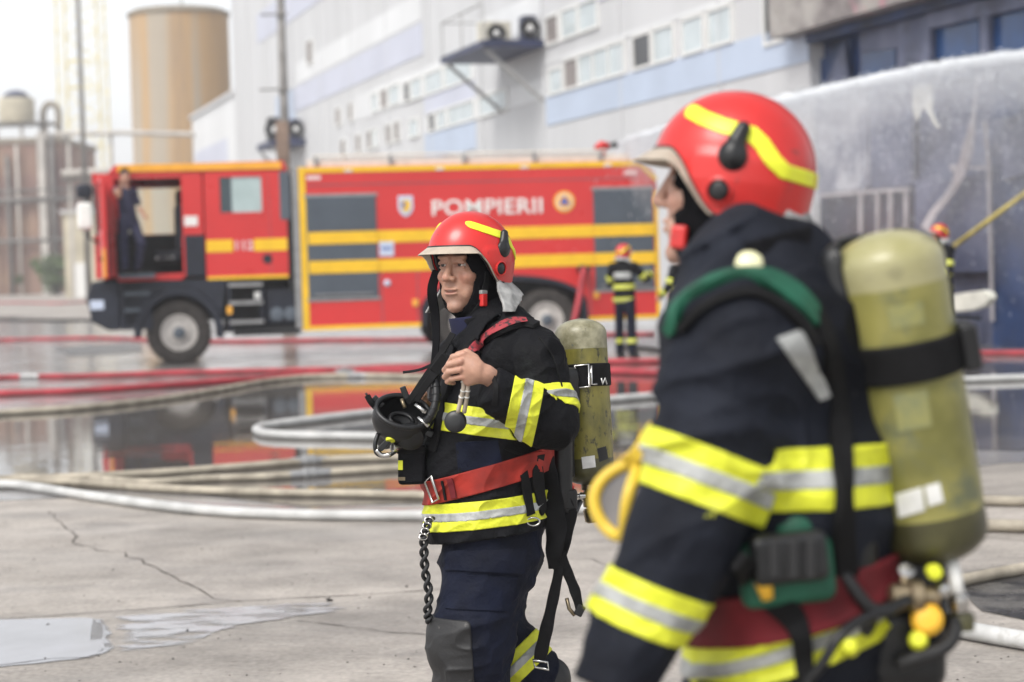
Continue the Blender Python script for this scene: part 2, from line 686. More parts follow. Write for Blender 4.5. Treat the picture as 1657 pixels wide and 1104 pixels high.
def sheet(name, px, m, h, parent=None, wob=0.25, seed=0, kind=None, step=0.35, fade=0.0):
    """an irregular flat patch on the ground, its outline given by photo pixels, its edge broken by noise"""
    P = [ground_at(x, y)[:2] for x, y in px]
    out = []
    n = len(P)
    for i in range(n):
        a, b = P[i], P[(i + 1) % n]
        L = np.linalg.norm(b - a)
        k = int(min(max(2, L / step), 120))
        for t in np.arange(k) / k: out.append(a + (b - a) * t)
    out = np.array(out)
    q = np.concatenate([out, np.full((len(out), 1), seed)], 1).astype(np.float32)
    dist = out[:, 1:2] / 12.0
    w = np.stack([vnoise(q * 0.7) + 0.5 * vnoise(q * 2.1 + 5), vnoise(q * 0.7 + 21) + 0.5 * vnoise(q * 2.1 + 31)], 1)
    out = out + w * wob * dist
    if fade:                                                 # an outer ring over which the film thins out to nothing
        c_ = out.mean(0); rings = [c_ + (out - c_) * k for k in (1.0 + fade, 1.0 + fade * .4, 1 - fade * .4, 1 - fade)]; val = [0, .35, .75, 1]
        N_ = len(out); vv = [(p[0], p[1], h) for r in rings for p in r] + [(c_[0], c_[1], h)]
        ff = [[a * N_ + i, a * N_ + (i + 1) % N_, (a + 1) * N_ + (i + 1) % N_, (a + 1) * N_ + i] for a in range(3) for i in range(N_)]
        ff += [[3 * N_ + i, 3 * N_ + (i + 1) % N_, 4 * N_] for i in range(N_)]
        ar = sum(rings[0][i][0] * rings[0][(i + 1) % N_][1] - rings[0][(i + 1) % N_][0] * rings[0][i][1] for i in range(N_))
        if ar < 0: ff = [q[::-1] for q in ff]
        o = mesh(name, vv, ff, m, parent, smooth=False)
        at = o.data.attributes.new('fade', 'FLOAT', 'POINT'); at.data.foreach_set('value', np.array([v for v in val for _ in range(N_)] + [1.0], np.float32))
        if kind: o['kind'] = kind
        return o
    bm = bmesh.new()
    vs = [bm.verts.new((p[0], p[1], h)) for p in out]
    f = bm.faces.new(vs)
    bmesh.ops.triangulate(bm, faces=[f], ngon_method='EAR_CLIP')
    bm.normal_update()
    if sum(fc.normal.z for fc in bm.faces) < 0: bmesh.ops.reverse_faces(bm, faces=bm.faces)
    vv = [v.co[:] for v in bm.verts]; ff = [[v.index for v in fc.verts] for fc in bm.faces]
    bm.verts.index_update()
    ff = [[v.index for v in fc.verts] for fc in bm.faces]
    bm.free()
    o = mesh(name, vv, ff, m, parent, smooth=False)
    if kind: o['kind'] = kind
    return o


pud = sheet('puddle', [(-300, 655), (120, 668), (420, 628), (520, 600), (760, 592), (1060, 586), (1500, 582), (1900, 590), (1950, 700), (1700, 728), (1450, 730),
                       (1130, 790), (900, 812), (700, 815), (520, 818), (380, 806), (250, 800), (60, 798), (-300, 800)], M['water'], 0.008, wob=0.22, seed=1, kind='structure')
tag(pud, 'wide dark puddle mirroring the red fire truck', kind='structure')
pud2 = sheet('puddle', [(-500, 520), (0, 512), (150, 520), (420, 518), (800, 520), (1300, 520), (1900, 540), (2000, 745), (1600, 752), (1250, 800), (1000, 826), (700, 836), (420, 836), (200, 818), (60, 812), (-400, 822)], M['film'], 0.004, wob=0.3, seed=2, kind='structure')
tag(pud2, 'bright wet film of water round the puddle and under the fire truck', kind='structure')
pud3 = sheet('puddle', [(-250, 1012), (60, 1003), (130, 1001), (160, 1004), (172, 1016), (170, 1036), (176, 1050), (160, 1060), (120, 1068), (60, 1075), (-60, 1086), (-250, 1100)], M['film_lying'], 0.004, wob=0.018, seed=3, kind='structure', step=.08, fade=.04)
tag(pud3, 'pale shallow water lying along the joint at lower left', kind='structure')
pud4 = sheet('puddle', [(184, 1000), (300, 988), (440, 976), (560, 972), (560, 990), (470, 1005), (370, 1020), (330, 1040), (260, 1054), (186, 1060)], M['film_thin'], 0.004, wob=0.08, seed=4, kind='structure', step=.06, fade=.22)
tag(pud4, 'thin patchy film of water along the crack', kind='structure')
pud5 = sheet('soot_patch', [(1540, 930), (1620, 915), (1800, 925), (1800, 1000), (1640, 1006), (1560, 990)], M['soot_ground'], 0.004, me_ground, wob=0.12, seed=5)
pud6 = sheet('soot_patch', [(90, 566), (130, 560), (200, 556), (236, 560), (225, 570), (170, 575), (110, 577)], M['soot_ground'], 0.012, me_ground, wob=0.05, seed=6)


def crack(name, px, w, jag=0.03, h=0.004):
    P = []
    for i in range(len(px) - 1):
        a, b = ground_at(*px[i]), ground_at(*px[i + 1])
        k = max(2, int(np.linalg.norm(b - a) / 0.07))
        for t in np.arange(k) / k: P.append(a + (b - a) * t)
    P.append(ground_at(*px[-1])); P = np.array(P)
    q = P.astype(np.float32)
    P[:, 0] += jag * (vnoise(q * 9) + vnoise(q * 3.3))
    P[:, 1] += jag * 2 * (vnoise(q * 9 + 40) + vnoise(q * 3.3 + 11))
    v, f = [], []
    for i, p in enumerate(P):
        d = norm((P[min(i + 1, len(P) - 1)] - P[max(i - 1, 0)])); s_ = np.array([-d[1], d[0], 0])
        ww = w * (0.35 + 0.65 * abs(vnoise(np.array([p * 13], np.float32))[0]) * 1.6)
        v += [p - s_ * ww / 2 + (0, 0, h), p + s_ * ww / 2 + (0, 0, h)]
        if i: f.append([2 * i - 2, 2 * i, 2 * i + 1, 2 * i - 1][::-1])
    return mesh(name, v, f, M['joint'], me_ground, smooth=False)


crack('crack', [(82, 828), (98, 846), (115, 862), (122, 878), (150, 885), (175, 893), (200, 893), (222, 903), (255, 922), (280, 934), (300, 945), (330, 956), (352, 968), (384, 974)], 0.010, 0.02)
crack('expansion_joint', [(-200, 1014), (0, 1003), (150, 993), (260, 985), (370, 975), (480, 969), (620, 962), (760, 950)], 0.014, 0.006)
crack('expansion_joint', [(-150, 1094), (0, 1078), (80, 1068), (150, 1065)], 0.014, 0.006)
crack('crack', [(480, 1006), (540, 1012), (600, 1018), (640, 1024), (720, 1034)], 0.009, 0.012)
crack('crack', [(560, 850), (640, 846), (700, 848)], 0.012, 0.02)
crack('expansion_joint', [(1560, 868), (1700, 880), (1800, 886)], 0.014, 0.006)
crack('crack', [(960, 905), (1010, 930), (1050, 938), (1100, 960)], 0.008, 0.015)

# grit lying on the concrete
gr = MB()
spots = [(78, 1012, .011), (73, 1067, .009), (280, 1067, .007), (303, 1022, .013), (364, 1015, .009), (533, 973, .022), (598, 968, .009), (658, 950, .01), (183, 923, .008), (326, 890, .008)]
for _ in range(420):
    spots.append((random.uniform(-50, 1657), 830 + 274 * random.random() ** 1.0, random.uniform(.0022, .006)))
for (x, y, r) in spots:
    p = ground_at(x, y)
    s1, s2 = random.uniform(.7, 1.5), random.uniform(.6, 1.2)
    a = random.uniform(0, 3)
    c, s_ = math.cos(a), math.sin(a)
    pts = [(s1, 0, .3), (0, s2, .35), (-s1, 0, .3), (0, -s2, .4), (0.1, 0.1, 1), (0, 0, -.1)]
    gr.add([p + np.array([(q[0] * c - q[1] * s_), q[0] * s_ + q[1] * c, q[2] * .8]) * r for q in pts],
           [[0, 1, 4], [1, 2, 4], [2, 3, 4], [3, 0, 4], [1, 0, 5], [2, 1, 5], [3, 2, 5], [0, 3, 5]])
o = gr.build('grit', mat('grit', (0.05, 0.045, 0.04), 0.9, var=0.3, vscale=3), None, smooth=False)
tag(o, 'dark grit scattered over the concrete', kind='stuff')

# ================================================================== THE WAREHOUSE (one wall running away to the left)
WB = math.radians(16.5)
WD = np.array([-math.sin(WB), math.cos(WB), 0.0])       # along the wall, away from the camera
WNv = np.array([-math.cos(WB), -math.sin(WB), 0.0])     # out of the wall, towards the yard
WG = W(1305, 413, 38.0); WG[2] = 0
UP = np.array([0, 0, 1.0])


def wq(px, py, out=0.0):
    p = on_plane(px, py, WG + WNv * out, WNv) - WG
    return float(p @ WD), float(p[2])


def wp(t, h, out=0.0): return WG + WD * t + UP * h + WNv * out


def wbox(mb, t0, t1, h0, h1, o0, o1):
    c = wp((t0 + t1) / 2, (h0 + h1) / 2, (o0 + o1) / 2)
    return mb.obox(c, [WD, UP, WNv], [abs(t1 - t0) / 2, abs(h1 - h0) / 2, abs(o1 - o0) / 2])


M['clad'] = mat('white_cladding', (0.66, 0.67, 0.68), 0.5, var=0.05, vscale=0.5, stretch=(1, 1, 0.15), bump=0.05, bscale=3)
M['clad_grey'] = mat('grey_cladding', (0.545, 0.55, 0.56), 0.5, var=0.05, vscale=0.6, stretch=(1, 1, 0.15))
M['clad_blue'] = mat('pale_blue_cladding', (0.44, 0.51, 0.63), 0.45, var=0.05, vscale=0.5)
M['clad_lilac'] = mat('lilac_cladding', (0.51, 0.53, 0.62), 0.5, var=0.04, vscale=0.5)
M['frame_white'] = mat('white_frame', (0.7, 0.7, 0.68), 0.45, var=0.04)
M['pane_pale'] = mat('pale_window_glass', (0.50, 0.56, 0.58), 0.08, var=0.08, vscale=1.5, spec=0.6)
M['pane_dark'] = mat('dark_window_glass', (0.02, 0.022, 0.028), 0.12, var=0.3, vscale=1.5)
M['pane_tan'] = mat('tan_window_blind', (0.26, 0.23, 0.22), 0.5, var=0.15, vscale=2)
M['steel_dark'] = mat('dark_blue_steel', (0.035, 0.045, 0.10), 0.5, var=0.15, vscale=2)
M['steel_grey'] = mat('grey_steel', (0.36, 0.36, 0.35), 0.5, var=0.1, vscale=3)
M['ac_cream'] = mat('cream_enamel', (0.60, 0.57, 0.48), 0.5, var=0.1, vscale=4)
M['black_plastic'] = mat('black_plastic', (0.02, 0.021, 0.023), 0.45, var=0.2, vscale=12)

wh = thing('warehouse', 'long grey and white clad warehouse with pale blue bands behind the fire truck', 'warehouse', wp(30, 0))
b = MB(); wbox(b, -0.35, 70, 0, 22, -12, 0); b.build('wall', M['clad_grey'], wh, smooth=False)
b = MB(); wbox(b, 70.01, 87, 0, 10.9, -10, 0); b.build('wing_wall', M['clad'], wh, smooth=False)
b = MB(); wbox(b, 69.9, 87.2, 10.9, 11.1, -10.2, 0.15); b.build('wing_roof', M['clad_grey'], wh, smooth=False)
b = MB(); wbox(b, -0.4, 70.2, 22.0, 22.4, -12, 0.2); b.build('parapet', M['clad'], wh, smooth=False)
for (t0, t1, h0, h1, k) in ((-0.35, 16.0, 5.2, 5.95, 'clad_blue'), (23.1, 29.3, 5.05, 5.9, 'clad_blue'), (23.1, 29.2, 6.55, 7.12, 'clad_lilac'), (29.3, 53, 8.55, 9.6, 'clad_lilac'),
                            (52.6, 57.5, 7.7, 9.6, 'clad_blue'), (40, 62, 12.6, 14.0, 'clad_lilac'), (73, 86, 7.2, 8.8, 'clad_lilac'), (-0.35, 13, 7.9, 8.6, 'clad_lilac')):
    b = MB(); wbox(b, t0, t1, h0, h1, 0, 0.03); b.build('cladding_band', M[k], wh, smooth=False)
for (t0, t1, h0, h1) in ((23.05, 40, 7.15, 8.1), (29.4, 52, 9.7, 10.6), (16.3, 22.9, 7.9, 8.8), (-0.35, 16.0, 6.82, 6.92), (13, 29, 12, 13), (16.05, 29.3, 5.95, 6.5)):
    b = MB(); wbox(b, t0, t1, h0, h1, 0, 0.02); b.build('cladding_band', M['clad'], wh, smooth=False)
# upright joints between the cladding panels
for t in list(np.arange(4, 70, 6.1)):
    b = MB(); wbox(b, t - 0.03, t + 0.03, 0, 22, 0.004, 0.036); b.build('cladding_joint', M['clad_grey'], wh, smooth=False)


def window(x0, x1, h0, h1, kind, fr=0.07, out=0.0):
    t1 = wq(x0, 427 - (0.5 * (h0 + h1) - 1.55) * 60)[0]
    hm = (h0 + h1) / 2
    # find t where the wall at height hm crosses the pixel column
    def col(x):
        lo_, hi_ = -9.0, 86.0
        for _ in range(40):
            m_ = (lo_ + hi_) / 2
            d = wp(m_, hm) - CO
            xx = PW / 2 + FPX * (d @ CR) / (d @ CF)
            if xx > x: lo_ = m_
            else: hi_ = m_
        return (lo_ + hi_) / 2
    ta, tb = col(x1), col(x0)
    f = MB()
    wbox(f, ta - fr, ta, h0 - fr, h1 + fr, 0.0, 0.07); wbox(f, tb, tb + fr, h0 - fr, h1 + fr, 0.0, 0.07)
    wbox(f, ta, tb, h0 - fr, h0, 0.0, 0.068); wbox(f, ta, tb, h1, h1 + fr, 0.0, 0.068)
    fo = f.build('window', M['frame_white'], wh, smooth=False)
    p = MB(); wbox(p, ta, tb, h0, h1, 0.012, 0.03)
    p.build('pane', M[kind], fo, smooth=False)
    return ta, tb


for w_ in ((1150, 1186, 6.03, 6.72, 'pane_pale'), (1108, 1140, 6.03, 6.72, 'pane_pale'), (1061, 1092, 6.03, 6.72, 'pane_pale'), (1028, 1055, 6.03, 6.72, 'pane_dark'),
           (988, 1012, 6.03, 6.72, 'pane_pale'), (963, 986, 6.03, 6.72, 'pane_pale'), (940, 961, 6.03, 6.72, 'pane_pale'), (916, 937, 6.03, 6.72, 'pane_tan'), (892, 912, 6.03, 6.6, 'pane_pale'),
           (1240, 1256, 5.75, 7.2, 'pane_dark'), (1257, 1270, 5.75, 7.2, 'pane_tan'),
           (886, 905, 7.35, 8.0, 'pane_tan'), (912, 936, 7.35, 8.0, 'pane_pale'), (940, 968, 7.35, 8.0, 'pane_pale'),
           (656, 665, 7.22, 7.82, 'pane_dark'), (668, 684, 7.22, 7.82, 'pane_pale'), (690, 718, 7.2, 7.82, 'pane_pale'), (722, 765, 7.2, 7.82, 'pane_pale'),
           (696, 706, 5.98, 6.5, 'pane_dark'), (710, 724, 5.98, 6.5, 'pane_pale'), (728, 769, 5.98, 6.5, 'pane_pale'), (778, 822, 5.98, 6.5, 'pane_pale'),
           (664, 678, 5.98, 6.5, 'pane_pale'), (553, 560, 5.98, 6.6, 'pane_tan'), (578, 585, 5.98, 6.6, 'pane_tan'), (596, 603, 6.0, 6.6, 'pane_tan'), (606, 612, 6.0, 6.6, 'pane_pale'), (626, 635, 6.0, 6.6, 'pane_tan'), (640, 648, 6.0, 6.6, 'pane_tan'),
           (604, 613, 7.3, 7.9, 'pane_pale'), (618, 628, 7.3, 7.9, 'pane_tan'), (632, 648, 7.3, 7.9, 'pane_pale'), (545, 552, 7.3, 7.9, 'pane_tan'), (566, 572, 7.3, 7.9, 'pane_tan'),
           (498, 507, 10.3, 11.2, 'pane_tan'), (338, 350, 5.9, 7.0, 'pane_tan'), (366, 376, 5.9, 7.0, 'pane_tan'), (402, 412, 5.9, 7.0, 'pane_pale')):
    window(*w_)

# platform with air conditioners, on two raking struts
pf = MB(); wbox(pf, 15.9, 20.4, 7.30, 7.48, 0.0, 1.75)
pf.build('platform', M['steel_dark'], wh, smooth=False)
for t in (16.2, 20.1):
    s_ = MB(); s_.bar(wp(t, 7.25, 1.6), wp(t, 5.9, 0.04), 0.09, 0.09); s_.build('brace', M['steel_grey'], wh, smooth=False)
rl = MB()
for t in (16.0, 18.2, 20.3):
    rl.bar(wp(t, 7.48, 1.7), wp(t, 8.45, 1.7), 0.04, 0.04)
rl.bar(wp(16, 8.45, 1.7), wp(20.3, 8.45, 1.7), 0.04, 0.04)
rl.bar(wp(20.3, 8.45, 1.7), wp(20.3, 8.45, 0.05), 0.04, 0.04)
rl.build('railing', M['steel_grey'], wh, smooth=False)
pf2 = MB(); wbox(pf2, 50.4, 54.3, 6.95, 7.2, 0.0, 1.5); pf2.build('platform', M['steel_dark'], wh, smooth=False)
for t in (50.8, 54):
    s_ = MB(); s_.bar(wp(t, 6.9, 1.4), wp(t, 5.3, 0.04), 0.12, 0.12); s_.build('brace', M['steel_grey'], wh, smooth=False)


def air_con(t, o, h, w, d, hh, label, fan_along=True, m='ac_cream'):
    """case with a fan opening towards the camera end (-WD)"""
    root = thing('air_conditioner', label, 'air conditioner', wp(t, h, o), group='air conditioners on the warehouse platforms')
    b = MB(); b.obox(wp(t, h + hh / 2, o), [WD, UP, WNv], [d / 2, hh / 2, w / 2]); b.build('case', M[m], root, smooth=False, bevel=0.02)
    c = wp(t - d / 2, h + hh * .5, o)
    b = MB(); b.lathe(c, -WD, [(hh * .40, -.01), (hh * .40, .03), (hh * .33, .03), (hh * .32, .012), (0.0, .012)], 24); b.build('fan_shroud', M['black_plastic'], root)
    b = MB(); b.lathe(c - WD * .03, -WD, [(hh * .12, -.01), (hh * .14, .0), (hh * .1, .03), (0.0, .035)], 16); b.build('fan_hub', M['frame_white'], root)
    b = MB()
    for k in range(3):
        a = k * 2.09
        dd = UP * math.cos(a) + WNv * math.sin(a)
        b.bar(c - WD * .035 + dd * .05, c - WD * .035 + dd * hh * .38, .02, .012, up=WD)
    b.build('fan_guard', M['steel_grey'], root, smooth=False)


air_con(17.6, 0.95, 7.485, 0.85, 0.5, 0.66, 'cream air conditioner with round fan on the dark platform high on the warehouse wall')
air_con(16.6, 0.30, 7.485, 0.34, 0.5, 0.70, 'narrow dark air conditioner on the platform beside the cream one', m='steel_dark')
air_con(52.7, 1.0, 7.205, 0.5, 0.7, 1.1, 'grey air conditioner at outer side of the far small platform', m='black_plastic')
air_con(51.0, 0.35, 7.205, 0.4, 0.6, 0.9, 'slim air conditioner nearest the wall on the far small platform', m='steel_dark')

# ================================================================== THE BURNT END OF THE WAREHOUSE
M['soot_blue'] = mat('sooty_blue_metal', (0.018, 0.046, 0.135), 0.5, var=0, col2=(0.009, 0.018, 0.050), vscale=0.9, bump=0.2, bscale=4, cover=((0.10, 0.13, 0.22), 1.4, 0.60, 0.78))  # steel blue paint and soot, bluish smoke haze mixed into the colour
M['soot_haze_lilac'] = mat('sooty_haze_tinted_panel', (0.135, 0.150, 0.225), 0.55, var=0, col2=(0.055, 0.068, 0.125), vscale=1.1, bump=0.3, bscale=3, cover=((0.040, 0.046, 0.075), 0.9, 0.52, 0.70))  # grey sooty panel with bluish smoke haze put into its colour
M['soot_pale'] = mat('blistered_pale_panel', (0.40, 0.41, 0.44), 0.55, var=0, col2=(0.15, 0.16, 0.21), vscale=1.6, detail=8, bump=0.5, bscale=5, contrast=(0.40, 0.6), cover=((0.16, 0.16, 0.20), 2.3, 0.60, 0.72))
M['soot_brown'] = mat('scorched_fascia', (0.33, 0.31, 0.29), 0.6, var=0, col2=(0.15, 0.13, 0.13), vscale=0.8, detail=8, bump=0.5, bscale=3, contrast=(0.4, 0.62), cover=((0.42, 0.18, 0.22), 0.7, 0.62, 0.7))
M['soot_window'] = mat('smoked_glass', (0.020, 0.075, 0.22), 0.15, var=0, col2=(0.014, 0.04, 0.12), vscale=0.8)
M['soot_dark'] = mat('burnt_interior', (0.014, 0.02, 0.045), 0.8, var=0.3, vscale=1.2)
M['torn_white'] = mat('torn_white_lining', (0.72, 0.72, 0.64), 0.7, var=0.12, vscale=3)
M['strip_pale'] = mat('bent_pale_flashing', (0.50, 0.47, 0.48), 0.5, var=0.2, vscale=2)
M['yellow_paint'] = mat('dull_yellow_paint', (0.50, 0.40, 0.10), 0.5, var=0.2, vscale=5)

bb = thing('burnt_building', 'burnt out blue end of the warehouse with torn panels and smoked windows', 'building', wp(-6, 0))


def wpoly(name, px, m, out=0.05, th=0.06, parent=None, subdiv=False):
    """a panel lying on the wall (out metres proud), outline given where it stands"""
    P = [wq(x, y, out) for x, y in px]
    b = MB(); b.prism(P, wp(0, 0, out), WD, UP, WNv * -th)
    return b.build(name, m, parent or bb, smooth=False)


b = MB(); wbox(b, -14, -0.37, 0, 22, -12, -0.6); b.build('wall', M['soot_dark'], bb, smooth=False)
wpoly('wall_panel', [(1306, 330), (1306, 135), (1700, 20), (1800, -40), (1800, 600), (1600, 590), (1306, 580)], M['soot_haze_lilac'], -0.35, 0.1)
wpoly('wall_panel', [(1310, 185), (1310, 50), (1720, -70), (1720, 95)], M['soot_blue'], -0.30, 0.04)
wpoly('wall_panel', [(1310, 175), (1310, 110), (1378, 60), (1374, 150), (1352, 170)], M['soot_blue'], -0.22, 0.1)
b = MB(); wbox(b, -14, 0.35, wq(1290, 62)[1], 9.5, -0.6, 0.5); b.build('fascia', M['soot_brown'], bb, smooth=False)
b = MB(); wbox(b, -14, -0.4, wq(1405, 46)[1], wq(1290, 62)[1] - 0.01, -0.6, 0.1); b.build('lintel', M['soot_blue'], bb, smooth=False)
wpoly('wall_panel', [(1333, 138), (1366, 66), (1372, 128), (1352, 140)], M['soot_haze_lilac'], -0.12)
wpoly('wall_panel', [(1392, 84), (1390, 48), (1452, 38), (1452, 78)], M['soot_haze_lilac'], -0.14)
wpoly('wall_panel', [(1452, 118), (1452, 36), (1504, 24), (1504, 108)], M['soot_haze_lilac'], -0.05, 0.1)
wpoly('wall_panel', [(1497, 48), (1497, 22), (1657, -16), (1740, -40), (1740, -8), (1657, 12)], M['soot_haze_lilac'], -0.04)
for px in ([(1392, 134), (1392, 85), (1450, 76), (1450, 120)], [(1506, 100), (1506, 46), (1586, 28), (1586, 90)], [(1598, 96), (1598, 26), (1680, 4), (1680, 80)]):
    o = wpoly('window', px, M['soot_haze_lilac'], -0.20, 0.08)
    c = np.mean(px, 0)
    wpoly('pane', [tuple(c + (np.array(p) - c) * 0.93) for p in px], M['soot_window'], -0.18, 0.03, o)
wpoly('mullion', [(1585, 100), (1585, 28), (1598, 25), (1598, 97)], M['soot_haze_lilac'], -0.06, 0.1)
wpoly('blistered_panel', [(1308, 335), (1308, 160), (1402, 132), (1404, 300), (1390, 312)], M['soot_pale'], -0.1, 0.08)
wpoly('wall_panel', [(1404, 430), (1404, 134), (1474, 118), (1474, 430)], M['soot_haze_lilac'], -0.16, 0.08)
# grille window
gw = wpoly('window', [(1328, 432), (1328, 312), (1478, 300), (1478, 432)], M['soot_dark'], -0.08, 0.06)
for (a, c_) in (((1332, 316), (1470, 306)), ((1332, 430), (1470, 430)), ((1393, 312), (1393, 430)), ((1420, 310), (1420, 430)), ((1441, 309), (1441, 430)), ((1466, 306), (1466, 370))):
    s_ = MB(); s_.bar(wp(*wq(*a, 0.0), 0.0), wp(*wq(*c_, 0.0), 0.0), 0.06, 0.06); s_.build('window_bar', M['strip_pale'], gw, smooth=False)
# hanging torn lining and bent flashing
pts = [(1478, 140), (1492, 134), (1508, 138), (1510, 168), (1507, 180), (1513, 195), (1521, 208), (1514, 206), (1503, 186), (1496, 174), (1488, 182), (1485, 196), (1479, 186), (1476, 165)]
wpoly('torn_lining', pts, M['torn_white'], 0.12, 0.02)
st = MB()
path = [(1583, 122), (1586, 160), (1582, 205), (1566, 245), (1545, 285), (1525, 318), (1508, 345), (1502, 372)]
ws = [.07, .09, .22, .26, .24, .2, .2, .22]
P3 = smooth_path([wp(*wq(x, y, 0.15), 0.15 + 0.1 * math.sin(i)) for i, (x, y) in enumerate(path)], 5)
st.ribbon(P3, [WNv + WD * 0.3 * math.sin(i * .3) for i in range(len(P3))], list(np.interp(np.linspace(0, 7, len(P3)), range(8), ws)), 0.015)
st.build('bent_flashing', M['strip_pale'], bb, smooth=False)
for (a, c_) in (((1538, 270), (1598, 272)), ((1593, 196), (1601, 276)), ((1600, 270), (1606, 520)), ((1540, 268), (1544, 278))):
    s_ = MB(); s_.bar(wp(*wq(*a, 0.02), 0.02), wp(*wq(*c_, 0.02), 0.02), 0.05, 0.05); s_.build('window_bar', M['strip_pale'], bb, smooth=False)
wpoly('wall_panel', [(1607, 600), (1605, 270), (1700, 250), (1700, 600)], M['soot_blue'], -0.08, 0.08)
wpoly('wall_panel', [(1622, 290), (1620, 200), (1690, 180), (1690, 275)], M['soot_haze_lilac'], -0.02, 0.05)
wpoly('wall_panel', [(1606, 196), (1604, 118), (1690, 90), (1690, 178)], M['soot_blue'], -0.05, 0.05)
wpoly('wall_panel', [(1480, 440), (1478, 290), (1600, 282), (1604, 440)], M['soot_haze_lilac'], -0.11, 0.05)

# loose things in front of it
a, c_ = wp(*wq(1535, 405, 1.2), 1.2), wp(*wq(1690, 290, 0.25), 0.25)
b = MB(); b.tube([a, a + (c_ - a) * .5, c_], 0.038, 10); o = b.build('pole', M['yellow_paint']); tag(o, 'long dull yellow pole leaning against the burnt wall at far right', 'pole')
pd = wp(*wq(1570, 488, 1.0), 1.0)
pts = [wp(*wq(x, y, 1.0), 1.0) for x, y in ((1536, 478), (1560, 474), (1590, 470), (1600, 474), (1602, 484), (1592, 496), (1570, 503), (1545, 505), (1537, 497))]
b = MB(); n = len(pts); b.add(pts + [p + WNv * -0.12 for p in pts], [list(range(n)), list(range(n, 2 * n))[::-1]] + [[i, n + i, n + (i + 1) % n, (i + 1) % n] for i in range(n)])
o = b.build('fallen_panel', M['torn_white'], smooth=False, bevel=0.02); tag(o, 'white curved fallen panel hanging low on the burnt facade', 'panel')

# ================================================================== BEYOND THE TRUCK ON THE LEFT
M['rust'] = mat('rust_streaked_tank', (0.42, 0.275, 0.14), 0.75, var=0, col2=(0.36, 0.31, 0.245), vscale=0.55, stretch=(1, 1, 0.05), detail=7, contrast=(0.42, 0.56), cover=((0.27, 0.20, 0.14), 0.9, 0.55, 0.72))
M['tank_rim'] = mat('tank_rim', (0.30, 0.26, 0.20), 0.7, var=0.2)
M['brick'] = mat('dark_red_brick', (0.17, 0.095, 0.09), 0.85, var=0, col2=(0.29, 0.19, 0.13), vscale=0.22, detail=8, bump=0.3, bscale=4)
M['beige'] = mat('beige_render', (0.55, 0.50, 0.38), 0.8, var=0.15, vscale=0.4)
M['pipe'] = mat('pale_pipe', (0.50, 0.47, 0.43), 0.5, var=0.15, vscale=1)
M['pipe_dark'] = mat('dark_mast', (0.16, 0.15, 0.14), 0.6, var=0.2, vscale=1)
M['crane_yellow'] = mat('haze_paled_yellow_steel', (0.74, 0.64, 0.30), 0.5, var=0.1, vscale=1)  # yellow made paler to put the tower's haze into the colour
M['post'] = mat('grey_post', (0.24, 0.23, 0.22), 0.7, var=0.2, vscale=2)
M['post_brown'] = mat('brown_timber', (0.24, 0.17, 0.13), 0.8, var=0.2, vscale=3)

c0 = W(304, 446, 140); c0[2] = 0
root = thing('silo', 'tall rust streaked storage tank rising behind the fire truck cab', 'silo', c0)
H_ = 19.5; R_ = 3.45
b = MB()
for k in range(12):
    b.lathe(c0 + UP * (k * H_ / 12), UP, [(R_, 0), (R_, H_ / 12 - 0.03), (R_ + .008, H_ / 12 - 0.02), (R_ + .008, H_ / 12 - 0.001)], 40)
b.build('tank_wall', M['rust'], root, auto=30)
b = MB(); b.lathe(c0 + UP * H_, UP, [(R_ + .12, 0), (R_ + .12, .22), (R_ - .3, .45), (0.01, .62)], 40); b.build('tank_roof', M['tank_rim'], root, auto=30)
b = MB(); b.bar(c0 + UP * H_ + np.array([.4, -1, .3]), c0 + UP * H_ + np.array([.4, -1, 1.6]), .1, .1); b.build('vent_pipe', M['pipe_dark'], root)

c0 = W(50, 451, 190); c0[2] = 0
root = thing('brick_building', 'dark red brick building at the far left edge', 'building', c0)
sc_ = FPX / 190
def lp(px, py, z=190): return W(px, py, z)
x0, x1 = lp(-60, 400)[0], lp(104, 400)[0]
top = lp(50, 232)[2]
b = MB(); b.box(x0, x1, c0[1], c0[1] + 16, 0, top); b.build('wall', M['brick'], root, smooth=False)
b = MB(); b.box(x0 - .2, x1 + .2, c0[1] - .2, c0[1] + 16, top, top + .5); b.build('roof', M['tank_rim'], root, smooth=False)
for k in range(4):
    xx = x0 + (x1 - x0) * (0.32 + 0.2 * k)
    b = MB(); b.box(xx - .5, xx + .5, c0[1] - .25, c0[1], 0, top - .3); b.build('pilaster', M['brick'], root, smooth=False)
b = MB(); b.box(lp(70, 400)[0], lp(82, 400)[0], c0[1] - .9, c0[1] - .3, 0, top + 1.0); b.build('duct', M['pipe'], root, smooth=False)
for k, (px, r_) in enumerate(((20, .22), (36, .16), (92, .26))):
    xx = lp(px, 400)[0]; b = MB(); b.tube([(xx, c0[1] - .7, 0), (xx, c0[1] - .7, top - 1.2 + k)], r_, 8); b.build('pipe', M['pipe' if k == 1 else 'pipe_dark'], root)
for z_, r_ in ((top * .35, .2), (top * .62, .26), (top * .68, .14)):
    b = MB(); b.tube([(x0, c0[1] - .8, z_), (x1 + 1.5, c0[1] - .8, z_ + .1)], r_, 8); b.build('pipe', M['pipe_dark'], root)
